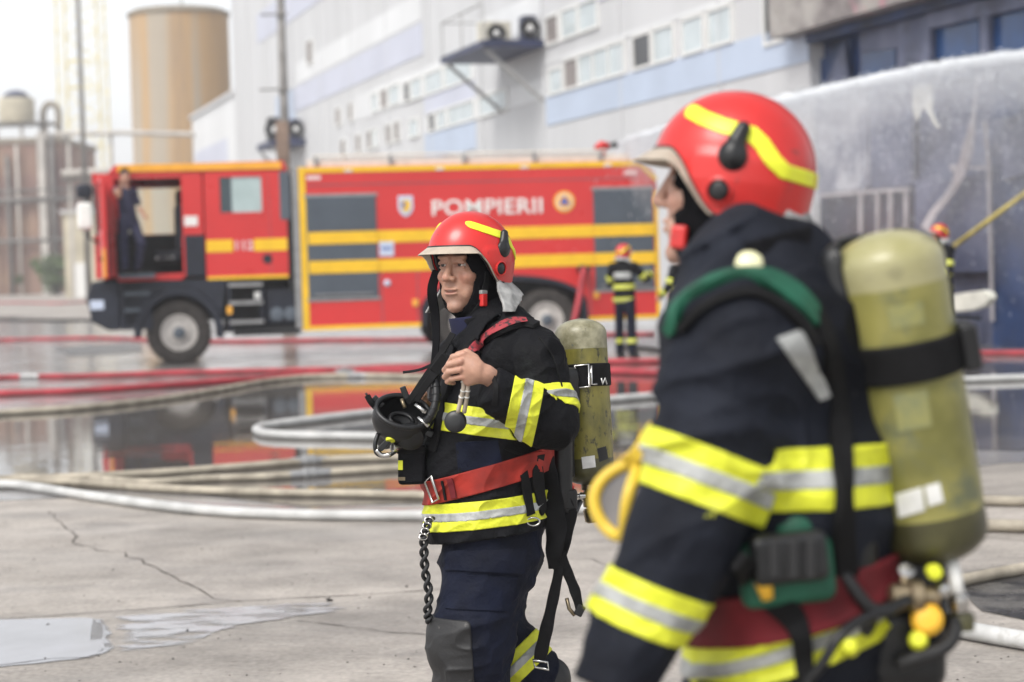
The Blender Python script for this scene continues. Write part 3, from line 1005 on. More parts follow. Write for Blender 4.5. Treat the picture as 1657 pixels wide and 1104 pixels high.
# small water tank on a stand on that roof
ct = lp(28, 200, 192); ct[2] = top + .5
root = thing('water_tank', 'small cream water tank with blue domed lid on the brick building roof', 'water tank', ct)
b = MB(); b.lathe(ct + UP * 1.6, UP, [(1.65, 0), (1.7, .1), (1.7, 2.2), (1.6, 2.4)], 24); b.build('tank_wall', M['beige'], root, auto=30)
b = MB(); b.lathe(ct + UP * 4.0, UP, [(1.3, 0), (1.15, .35), (.7, .65), (0.01, .8)], 24); b.build('lid', M['steel_dark'], root)
b = MB(); b.box(ct[0] - 2.4, ct[0] + 3.4, ct[1] - 1.5, ct[1] + 1.5, ct[2] + 1.35, ct[2] + 1.6); b.build('platform', M['pipe_dark'], root, smooth=False)
for sx in (-1.8, 0.6, 3.0):
    b = MB(); b.box(ct[0] + sx - .14, ct[0] + sx + .14, ct[1] - 1, ct[1] - .7, ct[2], ct[2] + 1.35); b.build('leg', M['pipe'], root, smooth=False)
# bent vent pipes
cv = lp(82, 215, 193)
root = thing('vent_pipe', 'tall hooped grey vent pipe beside the small water tank', 'pipe', (cv[0], cv[1], top + .5))
arc = [lp(70, 228, 193), lp(70, 190, 193)] + [lp(82.5 - 12.5 * math.cos(a), 185 - 17 * math.sin(a), 193) for a in np.linspace(0, math.pi, 9)] + [lp(95, 195, 193), lp(96, 262, 193)]
arc = [np.array([p[0], cv[1], p[2]]) for p in arc]
b = MB(); b.tube(arc, .32, 10); b.build('pipe', M['tank_rim'], root)
# beige sheds and pipe bridge
c0 = W(135, 450, 150); c0[2] = 0
root = thing('shed', 'low beige rendered shed left of the fire truck cab', 'shed', c0)
xa, xb = lp(104, 400, 150)[0], lp(215, 400, 150)[0]
b = MB(); b.box(xa, xb, c0[1], c0[1] + 9, 0, lp(130, 345, 150)[2]); b.build('wall', M['beige'], root, smooth=False)
b = MB(); b.box(xa - .2, xb + .2, c0[1] - .2, c0[1] + 9, lp(130, 345, 150)[2], lp(130, 340, 150)[2]); b.build('roof', M['clad_grey'], root, smooth=False)
b = MB(); b.box(lp(118, 400, 150)[0], lp(140, 400, 150)[0], c0[1] - .08, c0[1], 0, 2.6); b.build('door', M['frame_white'], root, smooth=False)
root = thing('pipe_bridge', 'pale pipe bridge on thin posts crossing left of the silo', 'pipe bridge', W(200, 450, 120) * np.array([1, 1, 0]))
zp = 120
b = MB(); b.tube([W(88, 217, zp), W(200, 215, zp), W(330, 218, zp), W(452, 215, zp)], .16, 10); b.build('pipe', M['pipe'], root)
b = MB(); b.tube([W(100, 281, zp), W(215, 275, zp)], .22, 10); b.build('pipe', M['pipe'], root)
b = MB(); b.tube([W(100, 291, zp), W(215, 286, zp)], .12, 8); b.build('pipe', M['pipe_dark'], root)
for x in (108, 178, 330):
    p = W(x, 217, zp); b = MB(); b.bar((p[0], p[1] + .3, 0), (p[0], p[1] + .3, p[2]), .18, .18); b.build('post', M['pipe'], root, smooth=False)
# dark mast
p = W(143, 450, 110); pt = W(139, -60, 110)
root = thing('mast', 'thin dark mast with small cross arms standing left of the silo', 'mast', (p[0], p[1], 0))
b = MB(); b.tube([(p[0], p[1], 0), (p[0], p[1], pt[2])], [.16, .12], 8); b.build('pole', M['pipe_dark'], root)
for y in (100, 141):
    h = W(143, y, 110)[2]; b = MB(); b.bar((p[0] - .7, p[1], h), (p[0] + .6, p[1], h), .1, .1); b.build('cross_arm', M['crane_yellow'], root, smooth=False)
# pale yellow lattice tower
c0 = W(146, 450, 230); c0[2] = 0
root = thing('lattice_tower', 'haze-paled yellow lattice tower seen through haze behind the dark mast', 'tower', c0)
hw, ht = 2.5, 36
for sx in (-1, 1):
    for sy in (-1, 1):
        b = MB(); b.bar(c0 + np.array([sx * hw, sy * hw, 0]), c0 + np.array([sx * hw * .92, sy * hw * .92, ht]), .16, .16); b.build('leg', M['crane_yellow'], root, smooth=False)
b = MB()
n = 11
for k in range(n):
    z0, z1 = ht * k / n, ht * (k + 1) / n
    for sy in (-1, 1):
        b.bar(c0 + np.array([-hw, sy * hw, z0]), c0 + np.array([hw, sy * hw, z1]), .08, .08)
        b.bar(c0 + np.array([hw, sy * hw, z0]), c0 + np.array([-hw, sy * hw, z1]), .08, .08)
        b.bar(c0 + np.array([-hw, sy * hw, z1]), c0 + np.array([hw, sy * hw, z1]), .09, .09)
        b.bar(c0 + np.array([sy * hw, -hw, z0]), c0 + np.array([sy * hw, hw, z1]), .08, .08)
o = b.build('bracing', M['crane_yellow'], root, smooth=False)
o['kind'] = 'stuff'
# utility post behind the truck
p = W(468, 440, 52); pt = W(462, -60, 52)
root = thing('utility_post', 'grey utility post with brown boxed lower shaft behind the fire truck', 'post', (p[0], p[1], 0))
b = MB(); b.tube([(p[0], p[1], 0), (p[0] + .02, p[1], pt[2])], [.15, .10], 10); b.build('pole', M['post'], root)
hb = W(464, 197, 52)[2]
b = MB(); b.box(p[0] - .2, p[0] + .12, p[1] - .2, p[1] + .15, 0, hb); b.build('shaft_cover', M['post_brown'], root, smooth=False, bevel=.02)
for y, l in ((26, .5), (146, .6)):
    h = W(464, y, 52)[2]; b = MB(); b.bar((p[0] - l, p[1] - .13, h), (p[0] + .2, p[1] - .13, h), .05, .05); b.build('bracket', M['post'], root, smooth=False)

# shrub
M['leaf'] = mat('shrub_leaves', (0.10, 0.15, 0.045), 0.6, var=0, col2=(0.05, 0.085, 0.03), vscale=1.2)
M['bark'] = mat('bark', (0.10, 0.08, 0.06), 0.9, var=0.2)
c0 = W(92, 452, 170); c0[2] = 0
root = thing('shrub', 'green leafy shrub at the foot of the brick building', 'shrub', c0)
b = MB(); lv = MB()
rs = random.Random(3)
for k in range(7):
    a = rs.uniform(0, 6.28); l = rs.uniform(1.5, 3)
    b.tube([c0, c0 + np.array([math.cos(a) * .5, math.sin(a) * .5, l * .5]), c0 + np.array([math.cos(a) * 1.3, math.sin(a) * 1.2, l])], [.09, .06, .02], 6)
b.build('stem', M['bark'], root)
cl = [(np.array([rs.gauss(0, .9), rs.gauss(0, .8), rs.uniform(.7, 3.1)]), rs.uniform(.4, .9)) for _ in range(22)]
for _ in range(2600):
    c_, r_ = rs.choice(cl)
    d = np.array([rs.gauss(0, 1), rs.gauss(0, 1), rs.gauss(0, 1)]); d /= np.linalg.norm(d)
    q = c0 + c_ + d * r_ * rs.uniform(.6, 1)
    if q[2] < .1: continue
    u = norm([rs.gauss(0, 1), rs.gauss(0, 1), rs.gauss(0, .6)]); w_ = norm(np.cross(u, d + 1e-3)); s_ = rs.uniform(.09, .19)
    lv.add([q - u * s_, q + w_ * s_ * .5, q + u * s_, q - w_ * s_ * .5], [[0, 1, 2, 3]])
o = lv.build('foliage', M['leaf'], root, smooth=False); o['kind'] = 'stuff'
# ================================================================== THE FIRE TRUCK
# local axes: x rearwards from the front axle, y away from the camera, z up
TA = math.radians(10)
TG = ground_at(290, 590)
TX = np.array([math.cos(TA), math.sin(TA), 0.0]); TY = np.array([-math.sin(TA), math.cos(TA), 0.0])


def tq(px, py, y=0.0):
    p = on_plane(px, py, TG + TY * y, TY) - TG
    return float(p @ TX), float(p[2])


def tw(x, y, z): return TG + TX * x + TY * y + UP * z


M['red'] = mat('fire_red_paint', (0.62, 0.028, 0.028), 0.32, var=0.06, vscale=0.7, coat=0.3, rvar=0.1)
M['yellow'] = mat('reflective_yellow_tape', (0.86, 0.52, 0.02), 0.45, var=0.06, vscale=3)
M['orange'] = mat('orange_yellow_tape', (0.86, 0.40, 0.04), 0.45, var=0.06, vscale=3)
M['navy'] = mat('dark_navy_plastic', (0.015, 0.019, 0.032), 0.5, var=0.15, vscale=4, bump=0.1, bscale=50)
M['shutter'] = mat('grey_shutter', (0.095, 0.115, 0.14), 0.42, var=0.06, vscale=2)
M['alu'] = mat('aluminium', (0.36, 0.36, 0.36), 0.4, metal=0.6, var=0.1, vscale=6)
M['white_paint'] = mat('white_paint', (0.78, 0.77, 0.74), 0.45, var=0.05)
M['roof_white'] = mat('cream_roof_edge', (0.74, 0.70, 0.60), 0.5, var=0.06)
M['tyre'] = mat('tyre_rubber', (0.052, 0.046, 0.042), 0.85, var=0.25, vscale=10, bump=0.3, bscale=60)
M['rim'] = mat('painted_rim', (0.52, 0.49, 0.46), 0.45, var=0.12, vscale=8)
M['seat'] = mat('dark_seat_cloth', (0.02, 0.022, 0.03), 0.9, var=0.2)
M['glass_pale'] = mat('cab_glass', (0.42, 0.52, 0.52), 0.08, var=0.1, vscale=2, spec=0.6)
M['glass_clear'] = mat('clear_glass', (0.92, 0.96, 0.95), 0.02, var=0, trans=1.0, ior=1.03)
M['glass_dark'] = mat('shaded_glass', (0.05, 0.075, 0.09), 0.08, var=0.1, vscale=2, spec=0.6)
M['amber'] = mat('amber_lens', (0.85, 0.42, 0.06), 0.2, var=0.05)
M['blue_mark'] = mat('blue_print', (0.06, 0.12, 0.42), 0.5, var=0.05)
M['pale_mark'] = mat('pale_blue_print', (0.55, 0.62, 0.76), 0.5, var=0.05)
M['pink_print'] = mat('faded_print', (0.78, 0.60, 0.58), 0.5, var=0.05)

tr = thing('fire_truck', 'red crew cab fire engine with yellow bands, grey shutters and big white lettering', 'fire truck', TG, TA)
LS = dict(world_space=False, smooth=False)


def tb(name, m, boxes, parent=None, bevel=0.0):
    b = MB()
    for q in boxes: b.box(*q)
    return b.build(name, M[m], parent or tr, bevel=bevel, **LS)


# ---- body
x0, x1, zb, zt = 2.15, 8.50, 0.50, 3.32
b = MB()
ar = []           # side outline with the wheel arch cut out
ar += [(x0, zb), (x0, zt), (x1 - 0.30, zt), (x1 - 0.05, zt - 0.2), (x1, zt - 0.5), (x1, zb), (7.16, zb)]
ar += [(7.16, .86)] + [(5.68 + 1.42 * math.cos(a), 0.86 + 0.47 * math.sin(a)) for a in np.linspace(0.1, math.pi - 0.1, 14)] + [(4.20, .86), (4.20, zb)]
b.prism(ar, (0, 0, 0), (1, 0, 0), (0, 0, 1), (0, 2.5, 0))
body = b.build('body', M['red'], tr, bevel=0.02, **LS)
# contour tape: along the edges
for q in ((x0 - .012, x0 + .10, -.012, -.002, zb, zt), ):
    tb('contour_tape', 'yellow', [q])
tb('contour_tape', 'yellow', [(x0 + .10, x1 - .34, -.012, -.002, zt - .10, zt - .01)])
tb('contour_tape', 'yellow', [(x0 + .10, 4.19, -.012, -.002, zb, zb + .075)])
tb('contour_tape', 'yellow', [(7.17, x1, -.012, -.002, zb, zb + .075)])
tb('contour_tape', 'yellow', [(x1 - .07, x1 - .005, -.012, -.002, zb + .08, zt - .55)])
b = MB(); b.bar((x1 - .32, -.007, zt - .055), (x1 - .02, -.007, zt - .35), .01, .08); b.build('contour_tape', M['yellow'], tr, **LS)
tb('corner_post', 'alu', [(x0 - .13, x0 - .02, -.004, .10, zb + .05, zt)])
# shutters with slats
for (sx0, sx1, sz0, sz1) in ((2.25, 3.46, 1.05, 2.80), (7.32, 8.40, 1.05, 2.81)):
    tb('shutter_frame', 'alu', [(sx0 - .03, sx1 + .03, -.022, -.003, sz1, sz1 + .05)]); tb('shutter_frame', 'alu', [(sx0 - .03, sx1 + .03, -.022, -.003, sz0 - .05, sz0)])
    b = MB()
    n = 38
    for k in range(n):
        z = sz0 + (sz1 - sz0) * k / n; h = (sz1 - sz0) / n
        b.prism([(-.012, z), (-.024, z + h * .25), (-.024, z + h * .75), (-.012, z + h), (0.01, z + h), (0.01, z)], (sx0, 0, 0), (0, 1, 0), (0, 0, 1), (sx1 - sx0, 0, 0))
    s_ = b.build('shutter', M['shutter'], tr, **LS); s_['kind'] = 'stuff'
    b = MB(); b.bar((sx0 + .1, -.04, sz0 + .06), (sx1 - .1, -.04, sz0 + .06), .025, .025); b.build('shutter_handle', M['alu'], tr, **LS)
# yellow bands along the body
for (a, c_) in ((1.985, 2.195), (1.48, 1.695)):
    tb('yellow_band', 'yellow', [(2.27, 3.47, -.030, -.025, a, c_)])
    tb('yellow_band', 'yellow', [(3.475, 7.31, -.012, -.003, a, c_)])
    tb('yellow_band', 'yellow', [(7.315, 8.42, -.030, -.025, a, c_)])
# panel seams
for x in (3.52, 4.15, 7.22):
    tb('panel_seam', 'shutter', [(x - .007, x + .007, -.0045, -.002, .58, 1.47)])
tb('panel_seam', 'shutter', [(2.3, 8.15, -.006, -.002, 3.0, 3.015)])
# roof edge and posts
tb('roof_edge', 'roof_white', [(x0 + .15, x1 - .45, .12, .2, zt + .002, zt + .13), (x0 + .15, x1 - .45, 2.3, 2.38, zt + .002, zt + .13)])
tb('roof_deck', 'alu', [(x0 + .15, x1 - .45, .2, 2.3, zt + .002, zt + .06)])
for x in (2.45, 3.75, 5.05, 6.3, 7.5):
    tb('roof_post', 'alu', [(x - .03, x + .03, .06, .12, zt + .001, zt + .19)])
b = MB(); b.tube([(2.4, .09, zt + .19), (7.6, .09, zt + .19)], .018, 8); b.build('roof_rail', M['roof_white'], tr, **LS)
for x in (3.0, 4.6, 6.1, 7.6):
    tb('marker_lamp', 'roof_white', [(x - .07, x + .07, -.02, -.004, zt - .10, zt - .05)])
# lettering and emblems
LETM = Matrix(((1, 0, 0, 0), (0, 0, -1, -.004), (0, 1, 0, 0), (0, 0, 0, 1)))   # text lies in x-z facing -y


def letters(s, x, z, size, m, y=-.004, bold=0.0, sx=1.0, name='lettering'):
    return text_mesh(name, s, size, M[m], tr, Matrix.Translation((x, y, z)) @ Matrix(((1, 0, 0, 0), (0, 0, -1, 0), (0, 1, 0, 0), (0, 0, 0, 1))), 0.006, bold, sx)


lt = letters('POMPIERII', 4.42, 2.435, 0.375, 'white_paint', bold=0.006)
dx = lt.dimensions.x if lt.dimensions.x > 0 else 1.9
bpy.context.view_layer.update()
w_now = max(v.co.x for v in lt.data.vertices) - min(v.co.x for v in lt.data.vertices)
lt.matrix_local = lt.matrix_local @ Matrix.Diagonal((1.96 / w_now, 1, 1, 1))
b = MB(); b.prism([(-.13, .18), (.13, .18), (.13, -.05), (.08, -.14), (0, -.19), (-.08, -.14), (-.13, -.05)], (3.98, -.004, 2.61), (1, 0, 0), (0, 0, 1), (0, -.008, 0)); em = b.build('emblem', M['pale_mark'], tr, **LS)
b = MB(); b.prism([(-.08, .10), (.08, .10), (.08, -.04), (0, -.12), (-.08, -.04)], (3.98, -.013, 2.61), (1, 0, 0), (0, 0, 1), (0, -.006, 0)); b.build('shield', M['yellow'], em, **LS)
b = MB(); b.prism([(-.03, .06), (.03, .06), (.03, -.04), (-.03, -.04)], (3.94, -.020, 2.62), (1, 0, 0), (0, 0, 1), (0, -.004, 0)); b.build('shield_quarter', M['blue_mark'], em, **LS)
b = MB(); b.lathe((6.80, -.003, 2.62), (0, -1, 0), [(.19, 0), (.19, .008), (0.01, .0085)], 32); em = b.build('emblem', M['orange'], tr, world_space=False, auto=30)
b = MB(); b.lathe((6.80, -.012, 2.62), (0, -1, 0), [(.145, 0), (.145, .004), (0.01, .0045)], 32); b.build('white_ring', M['roof_white'], em, world_space=False, auto=30)
b = MB(); b.lathe((6.80, -.017, 2.62), (0, -1, 0), [(.115, 0), (.115, .004), (0.01, .0045)], 32); b.build('orange_disc', M['orange'], em, world_space=False, auto=30)
b = MB(); b.prism([(-.095, -.055), (.095, -.055), (0, .105)], (6.80, -.022, 2.62), (1, 0, 0), (0, 0, 1), (0, -.004, 0)); b.build('blue_triangle', M['blue_mark'], em, **LS)
lb = tb('label', 'pale_mark', [(3.50, 3.75, -.013, -.004, 1.75, 2.0)])
tb('label_stripe', 'blue_mark', [(3.53, 3.72, -.017, -.0135, 1.86, 1.90)], lb)
b = MB(); b.lathe((3.62, -.003, 1.28), (0, -1, 0), [(.06, 0), (.05, .02), (.01, .021)], 16); b.build('filler_cap', M['pale_mark'], tr, world_space=False)
tb('maker_plate', 'pink_print', [(2.28, 2.52, -.010, -.003, 3.10, 3.17)]); tb('maker_plate', 'pink_print', [(7.9, 8.12, -.010, -.003, 3.07, 3.14)])
for (px, py) in ((672, 490), (965, 478)):
    x, z = tq(px, py)
    tb('side_marker', 'amber', [(x - .05, x + .05, -.03, -.003, z - .06, z + .06)], bevel=.01)
# wheel arch lining and rear wheels
b = MB()
arc = [(5.68 + 1.46 * math.cos(a), 0.86 + 0.50 * math.sin(a)) for a in np.linspace(0.0, math.pi, 22)]
arc2 = [(5.68 + 1.38 * math.cos(a), 0.86 + 0.40 * math.sin(a)) for a in np.linspace(0.0, math.pi, 22)]
oa = [(7.18, .5)] + arc + [(4.18, .5), (4.26, .5)] + arc2[::-1] + [(7.10, .5)]
b.prism(oa, (0, -.03, 0), (1, 0, 0), (0, 0, 1), (0, .9, 0)); b.build('wheel_arch', M['navy'], tr, **LS)
tb('chassis', 'black_plastic', [(-1.0, 8.3, .75, .95, .72, .95), (-1.0, 8.3, 1.55, 1.75, .72, .95), (4.3, 7.1, 0.95, 1.55, .55, 1.2)])
tb('inner_wall', 'black_plastic', [(4.2, 7.16, .9, 1.6, .9, 1.9)])


def wheel(x, y, side=-1):
    w = tb('wheel', 'tyre', [])
    me = MB(); me.lathe((x, y, .545), (0, side, 0), [(.30, -.17), (.44, -.17), (.52, -.14), (.545, -.10), (.545, .10), (.52, .14), (.44, .165), (.34, .15), (.30, .12)], 48)
    for k in range(30):                                  # tread lugs
        a = 2 * math.pi * k / 30
        d = np.array([math.cos(a), 0, math.sin(a)])
        for s_ in (-1, 1):
            me.obox(np.array([x, y, .545]) + d * .548 + np.array([0, s_ * .075, 0]), [d, np.array([0, 1, 0]), np.cross(d, [0, 1, 0])], [.014, .06, .03])
    bpy.data.objects.remove(w)
    w = me.build('wheel', M['tyre'], tr, world_space=False, auto=35)
    r = MB(); r.lathe((x, y, .545), (0, side, 0), [(.31, .13), (.315, .155), (.295, .16), (.27, .11), (.17, .10), (.16, .14), (.155, .17), (.11, .175), (.10, .20), (.01, .21)], 40)
    r.build('rim', M['rim'], w, world_space=False, auto=30)
    h = MB(); h.lathe((x, y, .545), (0, side, 0), [(.105, .15), (.10, .235), (.07, .25), (.01, .252)], 24); h.build('hub', M['shutter'], w, world_space=False, auto=30)
    nt = MB()
    for k in range(10):
        a = 2 * math.pi * k / 10
        nt.lathe((x + .215 * math.cos(a), y + side * .10, .545 + .215 * math.sin(a)), (0, side, 0), [(.018, 0), (.018, .03), (.005, .031)], 6)
    nt.build('wheel_nut', M['alu'], w, world_space=False)
    return w


for x in (0.02, 5.02, 6.42):
    wheel(x, .16, -1)
    wheel(x, 2.34, 1)
tb('axle', 'black_plastic', [(-.08, .12, .3, 2.2, .45, .62), (4.95, 5.1, .3, 2.2, .45, .62), (6.35, 6.5, .3, 2.2, .45, .62)])

# ---- cab: shell pieces round the open front doorway
CX0, CX1 = -1.28, 1.95
tb('cab_pillar', 'red', [(CX0, -.985, 0.0, .10, 1.52, 3.28)], bevel=.02)
tb('cab_pillar', 'red', [(.14, .50, 0.0, .09, 2.20, 3.28)], bevel=.015)
tb('cab_pillar', 'navy', [(.17, .50, -.004, .085, 1.50, 2.198)], bevel=.01)
tb('cab_pillar', 'red', [(.13, .168, 0.0, .09, 1.50, 2.198)])
tb('door_sill', 'red', [(-.984, .125, 0.0, .12, 1.44, 1.56)], bevel=.02)
tb('door_header', 'red', [(-.984, .139, 0.0, .10, 3.19, 3.28)])
# roof, front, far side, back, floor
b = MB(); b.prism([(CX0 + .20, 3.282), (CX0 + .32, 3.42), (CX1 - .06, 3.44), (CX1, 3.30), (CX1, 3.282)], (0, -.02, 0), (1, 0, 0), (0, 0, 1), (0, 2.52, 0)); b.build('cab_roof', M['red'], tr, bevel=.02, **LS)
tb('contour_tape', 'orange', [(CX0 + .36, CX1 - .1, -.028, -.021, 3.30, 3.425)])
tb('cab_front', 'red', [(CX0 - .06, CX0 - .001, .02, 2.48, 1.50, 2.25), (CX0 - .06, CX0 - .001, .02, 2.48, 3.10, 3.30)], bevel=.015)
tb('windscreen', 'glass_dark', [(CX0 - .04, CX0 - .02, .08, 2.42, 2.251, 3.099)])
tb('cab_floor', 'black_plastic', [(CX0, CX1, .12, 2.4, 1.40, 1.47)])
tb('far_side', 'red', [(CX0, CX1, 2.40, 2.49, 1.44, 2.28), (CX0, CX1, 2.40, 2.49, 3.12, 3.28), (CX0, -.95, 2.40, 2.49, 2.281, 3.119), (.2, .95, 2.40, 2.49, 2.281, 3.119), (1.75, CX1, 2.40, 2.49, 2.281, 3.119)])
tb('far_window', 'glass_clear', [(-.949, .199, 2.43, 2.45, 2.281, 3.119)]); tb('far_lining', 'black_plastic', [(CX0 + .1, CX1 - .1, 2.37, 2.395, 1.48, 2.27)])
tb('far_window', 'glass_pale', [(.951, 1.749, 2.43, 2.45, 2.281, 3.119)])
tb('cab_back', 'navy', [(CX1 - .08, CX1 - .001, .09, 2.4, 1.48, 3.28)])
# seats, dash, wheel
for y in (.45, 1.75):
    s_ = tb('seat', 'seat', [(-.35, .12, y - .25, y + .25, 1.75, 1.95)], bevel=.05)
    tb('backrest', 'seat', [(.02, .18, y - .24, y + .24, 1.95, 2.75)], s_, bevel=.05)
    tb('headrest', 'seat', [(.05, .16, y - .14, y + .14, 2.78, 3.0)], s_, bevel=.04)
tb('dashboard', 'black_plastic', [(CX0 + .02, -.85, .15, 2.35, 1.48, 2.28)], bevel=.05)
b = MB(); b.tube([(-.72 + .06 * math.sin(a), .55 + .22 * math.cos(a), 2.28 + .2 * math.sin(a)) for a in np.linspace(0, 6.28, 20)[:-1]], .02, 8, closed=True); b.bar((-.85, .55, 2.2), (-.72, .55, 2.28), .05, .05); b.build('steering_wheel', M['black_plastic'], tr, world_space=False)
tb('tool_box', 'frame_white', [(-.32, -.02, .2, .6, 1.80, 1.86)])
# rear cab door
b = MB()
wx0, wx1, wz0, wz1 = .79, 1.50, 2.57, 3.18
tb('crew_door', 'red', [])
bpy.data.objects.remove([o for o in tr.children if o.name.startswith('crew_door')][0])
b = MB()
for q in ((.52, wx0, -.012, .06, 1.43, 3.27), (wx1, 1.92, -.012, .06, 1.43, 3.27), (wx0, wx1, -.012, .06, 1.43, wz0), (wx0, wx1, -.012, .06, wz1, 3.27)): b.box(*q)
cd = b.build('crew_door', M['red'], tr, **LS)
f = MB()
for q in ((wx0 - .05, wx0, -.02, .0, wz0 - .05, wz1 + .05), (wx1, wx1 + .05, -.02, .0, wz0 - .05, wz1 + .05), (wx0, wx1, -.02, .0, wz0 - .05, wz0), (wx0, wx1, -.02, .0, wz1, wz1 + .05)): f.box(*q)
f.build('window_frame', M['red'], cd, **LS)
tb('pane', 'glass_pale', [(wx0 + .2, wx1, .0, .012, wz0, wz1)], cd); tb('pane', 'glass_dark', [(wx0, wx0 + .196, .0, .012, wz0, wz1)], cd)
tb('yellow_band', 'yellow', [(.53, .98, -.020, -.0125, 1.90, 2.11)], cd); tb('yellow_band', 'yellow', [(1.34, 1.91, -.020, -.0125, 1.90, 2.11)], cd)
tb('yellow_band', 'yellow', [(.53, 1.91, -.020, -.0125, 1.43, 1.485)], cd)
b = MB(); b.lathe((1.56, -.012, 1.76), (0, -1, 0), [(.085, 0), (.08, .012), (.06, .004), (.01, .004)], 20); b.build('door_handle', M['navy'], cd, world_space=False)
tb('panel_seam', 'shutter', [(1.62, 1.627, -.0145, -.0122, 1.49, 3.2)], cd)
letters('112', .99, 1.93, .22, 'pink_print', y=-.014, bold=.006)
lbl = tb('label', 'white_paint', [(.17, .40, -.008, -.001, 2.36, 2.53)], bevel=.003)
# rear deflector and gap
tb('deflector', 'shutter', [(1.80, 1.99, -.02, .35, 2.42, 3.26)], bevel=.02)
tb('cab_gap', 'black_plastic', [(1.93, 2.0, .05, 2.3, 1.2, 3.2), (1.99, 2.12, .3, 2.2, .8, 3.2)])
# lower cab: bumper, step well, fender
b = MB(); b.prism([(CX0 - .12, 1.46), (CX0 - .22, 1.2), (CX0 - .16, .78), (CX0 + .12, .62), (CX0 + .32, .62), (CX0 + .32, 1.46)], (0, -.03, 0), (1, 0, 0), (0, 0, 1), (0, 2.56, 0)); bp_ = b.build('bumper', M['navy'], tr, bevel=.03, **LS)
tb('headlight', 'pale_mark', [(CX0 - .17, CX0 + .06, -.045, -.02, .98, 1.14)], bevel=.02)
sw = tb('step_well', 'navy', [(CX0 + .33, -.42, .12, .3, .62, 1.43), (CX0 + .33, CX0 + .4, -.02, .12, .62, 1.43), (-.62, -.42, -.02, .12, .62, .95)])
for z in (.62, .92, 1.20):
    tb('step', 'shutter' if z > .7 else 'navy', [(CX0 + .40, -.62 if z < 1 else -.45, -.03, .13, z, z + .07)], sw)
b = MB()
fo = [(.02 + .76 * math.cos(a), .52 + .80 * math.sin(a)) for a in np.linspace(-.12, math.pi + .05, 26)]
fi = [(.02 + .63 * math.cos(a), .52 + .66 * math.sin(a)) for a in np.linspace(-.12, math.pi + .05, 26)]
b.prism(fo + fi[::-1], (0, -.05, 0), (1, 0, 0), (0, 0, 1), (0, .62, 0)); b.build('fender', M['navy'], tr, bevel=.015, **LS)
b = MB(); top = [(.02 + .765 * math.cos(a), .52 + .81 * math.sin(a)) for a in np.linspace(.35, math.pi - .55, 20)]
b.prism(top + [(-.62, 1.435), (.85, 1.425)], (0, -.02, 0), (1, 0, 0), (0, 0, 1), (0, .5, 0)); b.build('fender_panel', M['navy'], tr, **LS)
tb('inner_fender', 'black_plastic', [(-.7, .8, .58, 1.9, .95, 1.42)])
# crew steps, tank and brackets under the rear of the cab
cs = tb('step_frame', 'navy', [(.86, .92, -.02, .1, .55, 1.40)]); tb('step_frame', 'navy', [(1.42, 1.47, .0, .1, .60, 1.32)])
for z in (1.30, .99, .66):
    tb('step', 'alu', [(.88, 1.46, -.04, .2, z, z + .06)], cs)
tb('amber_lamp', 'amber', [(.84, .93, -.05, -.021, .83, .97)], bevel=.02)
tb('step_light', 'frame_white', [(1.32, 1.42, .02, .05, 1.08, 1.2)])
tb('fuel_tank', 'navy', [(1.48, 2.10, .10, .7, .62, 1.25)], bevel=.06)
for x in (1.70, 1.94):
    b = MB(); b.lathe((x, .10, .80), (0, -1, 0), [(.12, 0), (.12, .04), (.08, .05), (.01, .05)], 20); b.build('tank_cap', M['shutter'], tr, world_space=False, auto=30)
tb('dark_backing', 'black_plastic', [(.80, 2.12, .72, .78, .50, 1.42)])  # dark backing added to stand in for the shade behind the steps
tb('under_guard', 'black_plastic', [(.95, 2.1, .12, .5, .45, .6)])
# open front door, swung out towards the camera
hinge = np.array([-1.235, -.01, 0]); da = math.radians(85)
ddir = np.array([math.cos(da), -math.sin(da), 0]); dn = np.array([-math.sin(da), -math.cos(da), 0])
b = MB()
def dbox(u0, u1, z0, z1, t0=-.04, t1=.04): b.obox(hinge + ddir * (u0 + u1) / 2 + np.array([0, 0, (z0 + z1) / 2]) + dn * (t0 + t1) / 2, [ddir, UP, dn], [(u1 - u0) / 2, (z1 - z0) / 2, (t1 - t0) / 2])
dbox(.03, 1.08, 1.50, 2.32); dbox(.03, .14, 2.32, 3.18); dbox(.98, 1.08, 2.32, 3.18); dbox(.14, .98, 3.10, 3.18)
dr = b.build('door', M['red'], tr, bevel=.012, **LS)
b = MB(); dbox(.141, .979, 2.321, 3.099, -.008, .008); b.build('pane', M['glass_pale'], dr, **LS)
b = MB(); dbox(.06, 1.04, 1.56, 2.28, -.065, -.041); b.build('door_lining', M['black_plastic'], dr, **LS)
b = MB(); dbox(.70, .9, 1.80, 1.86, .041, .07); b.build('door_handle', M['navy'], dr, **LS)
b = MB(); dbox(1.02, 1.082, 1.52, 2.0, .0, .045); b.build('reflector', M['orange'], dr, **LS)
# mirrors
ma = MB(); ma.tube([(CX0 + .02, .05, 3.0), (CX0 - .12, -.22, 2.98), (CX0 - .14, -.26, 2.2), (CX0 + .02, .0, 2.1)], .022, 8); ma.build('mirror_arm', M['navy'], tr, world_space=False)
for (zz, hh, mm) in ((2.56, .23, 'white_paint'), (2.98, .12, 'navy')):
    b = MB(); b.obox((CX0 - .19, -.27, zz), [np.array([1, 0, 0]), np.array([0, 1, 0]), UP], [.13, .11, hh]); b.build('mirror', M[mm], tr, bevel=.06, **LS)
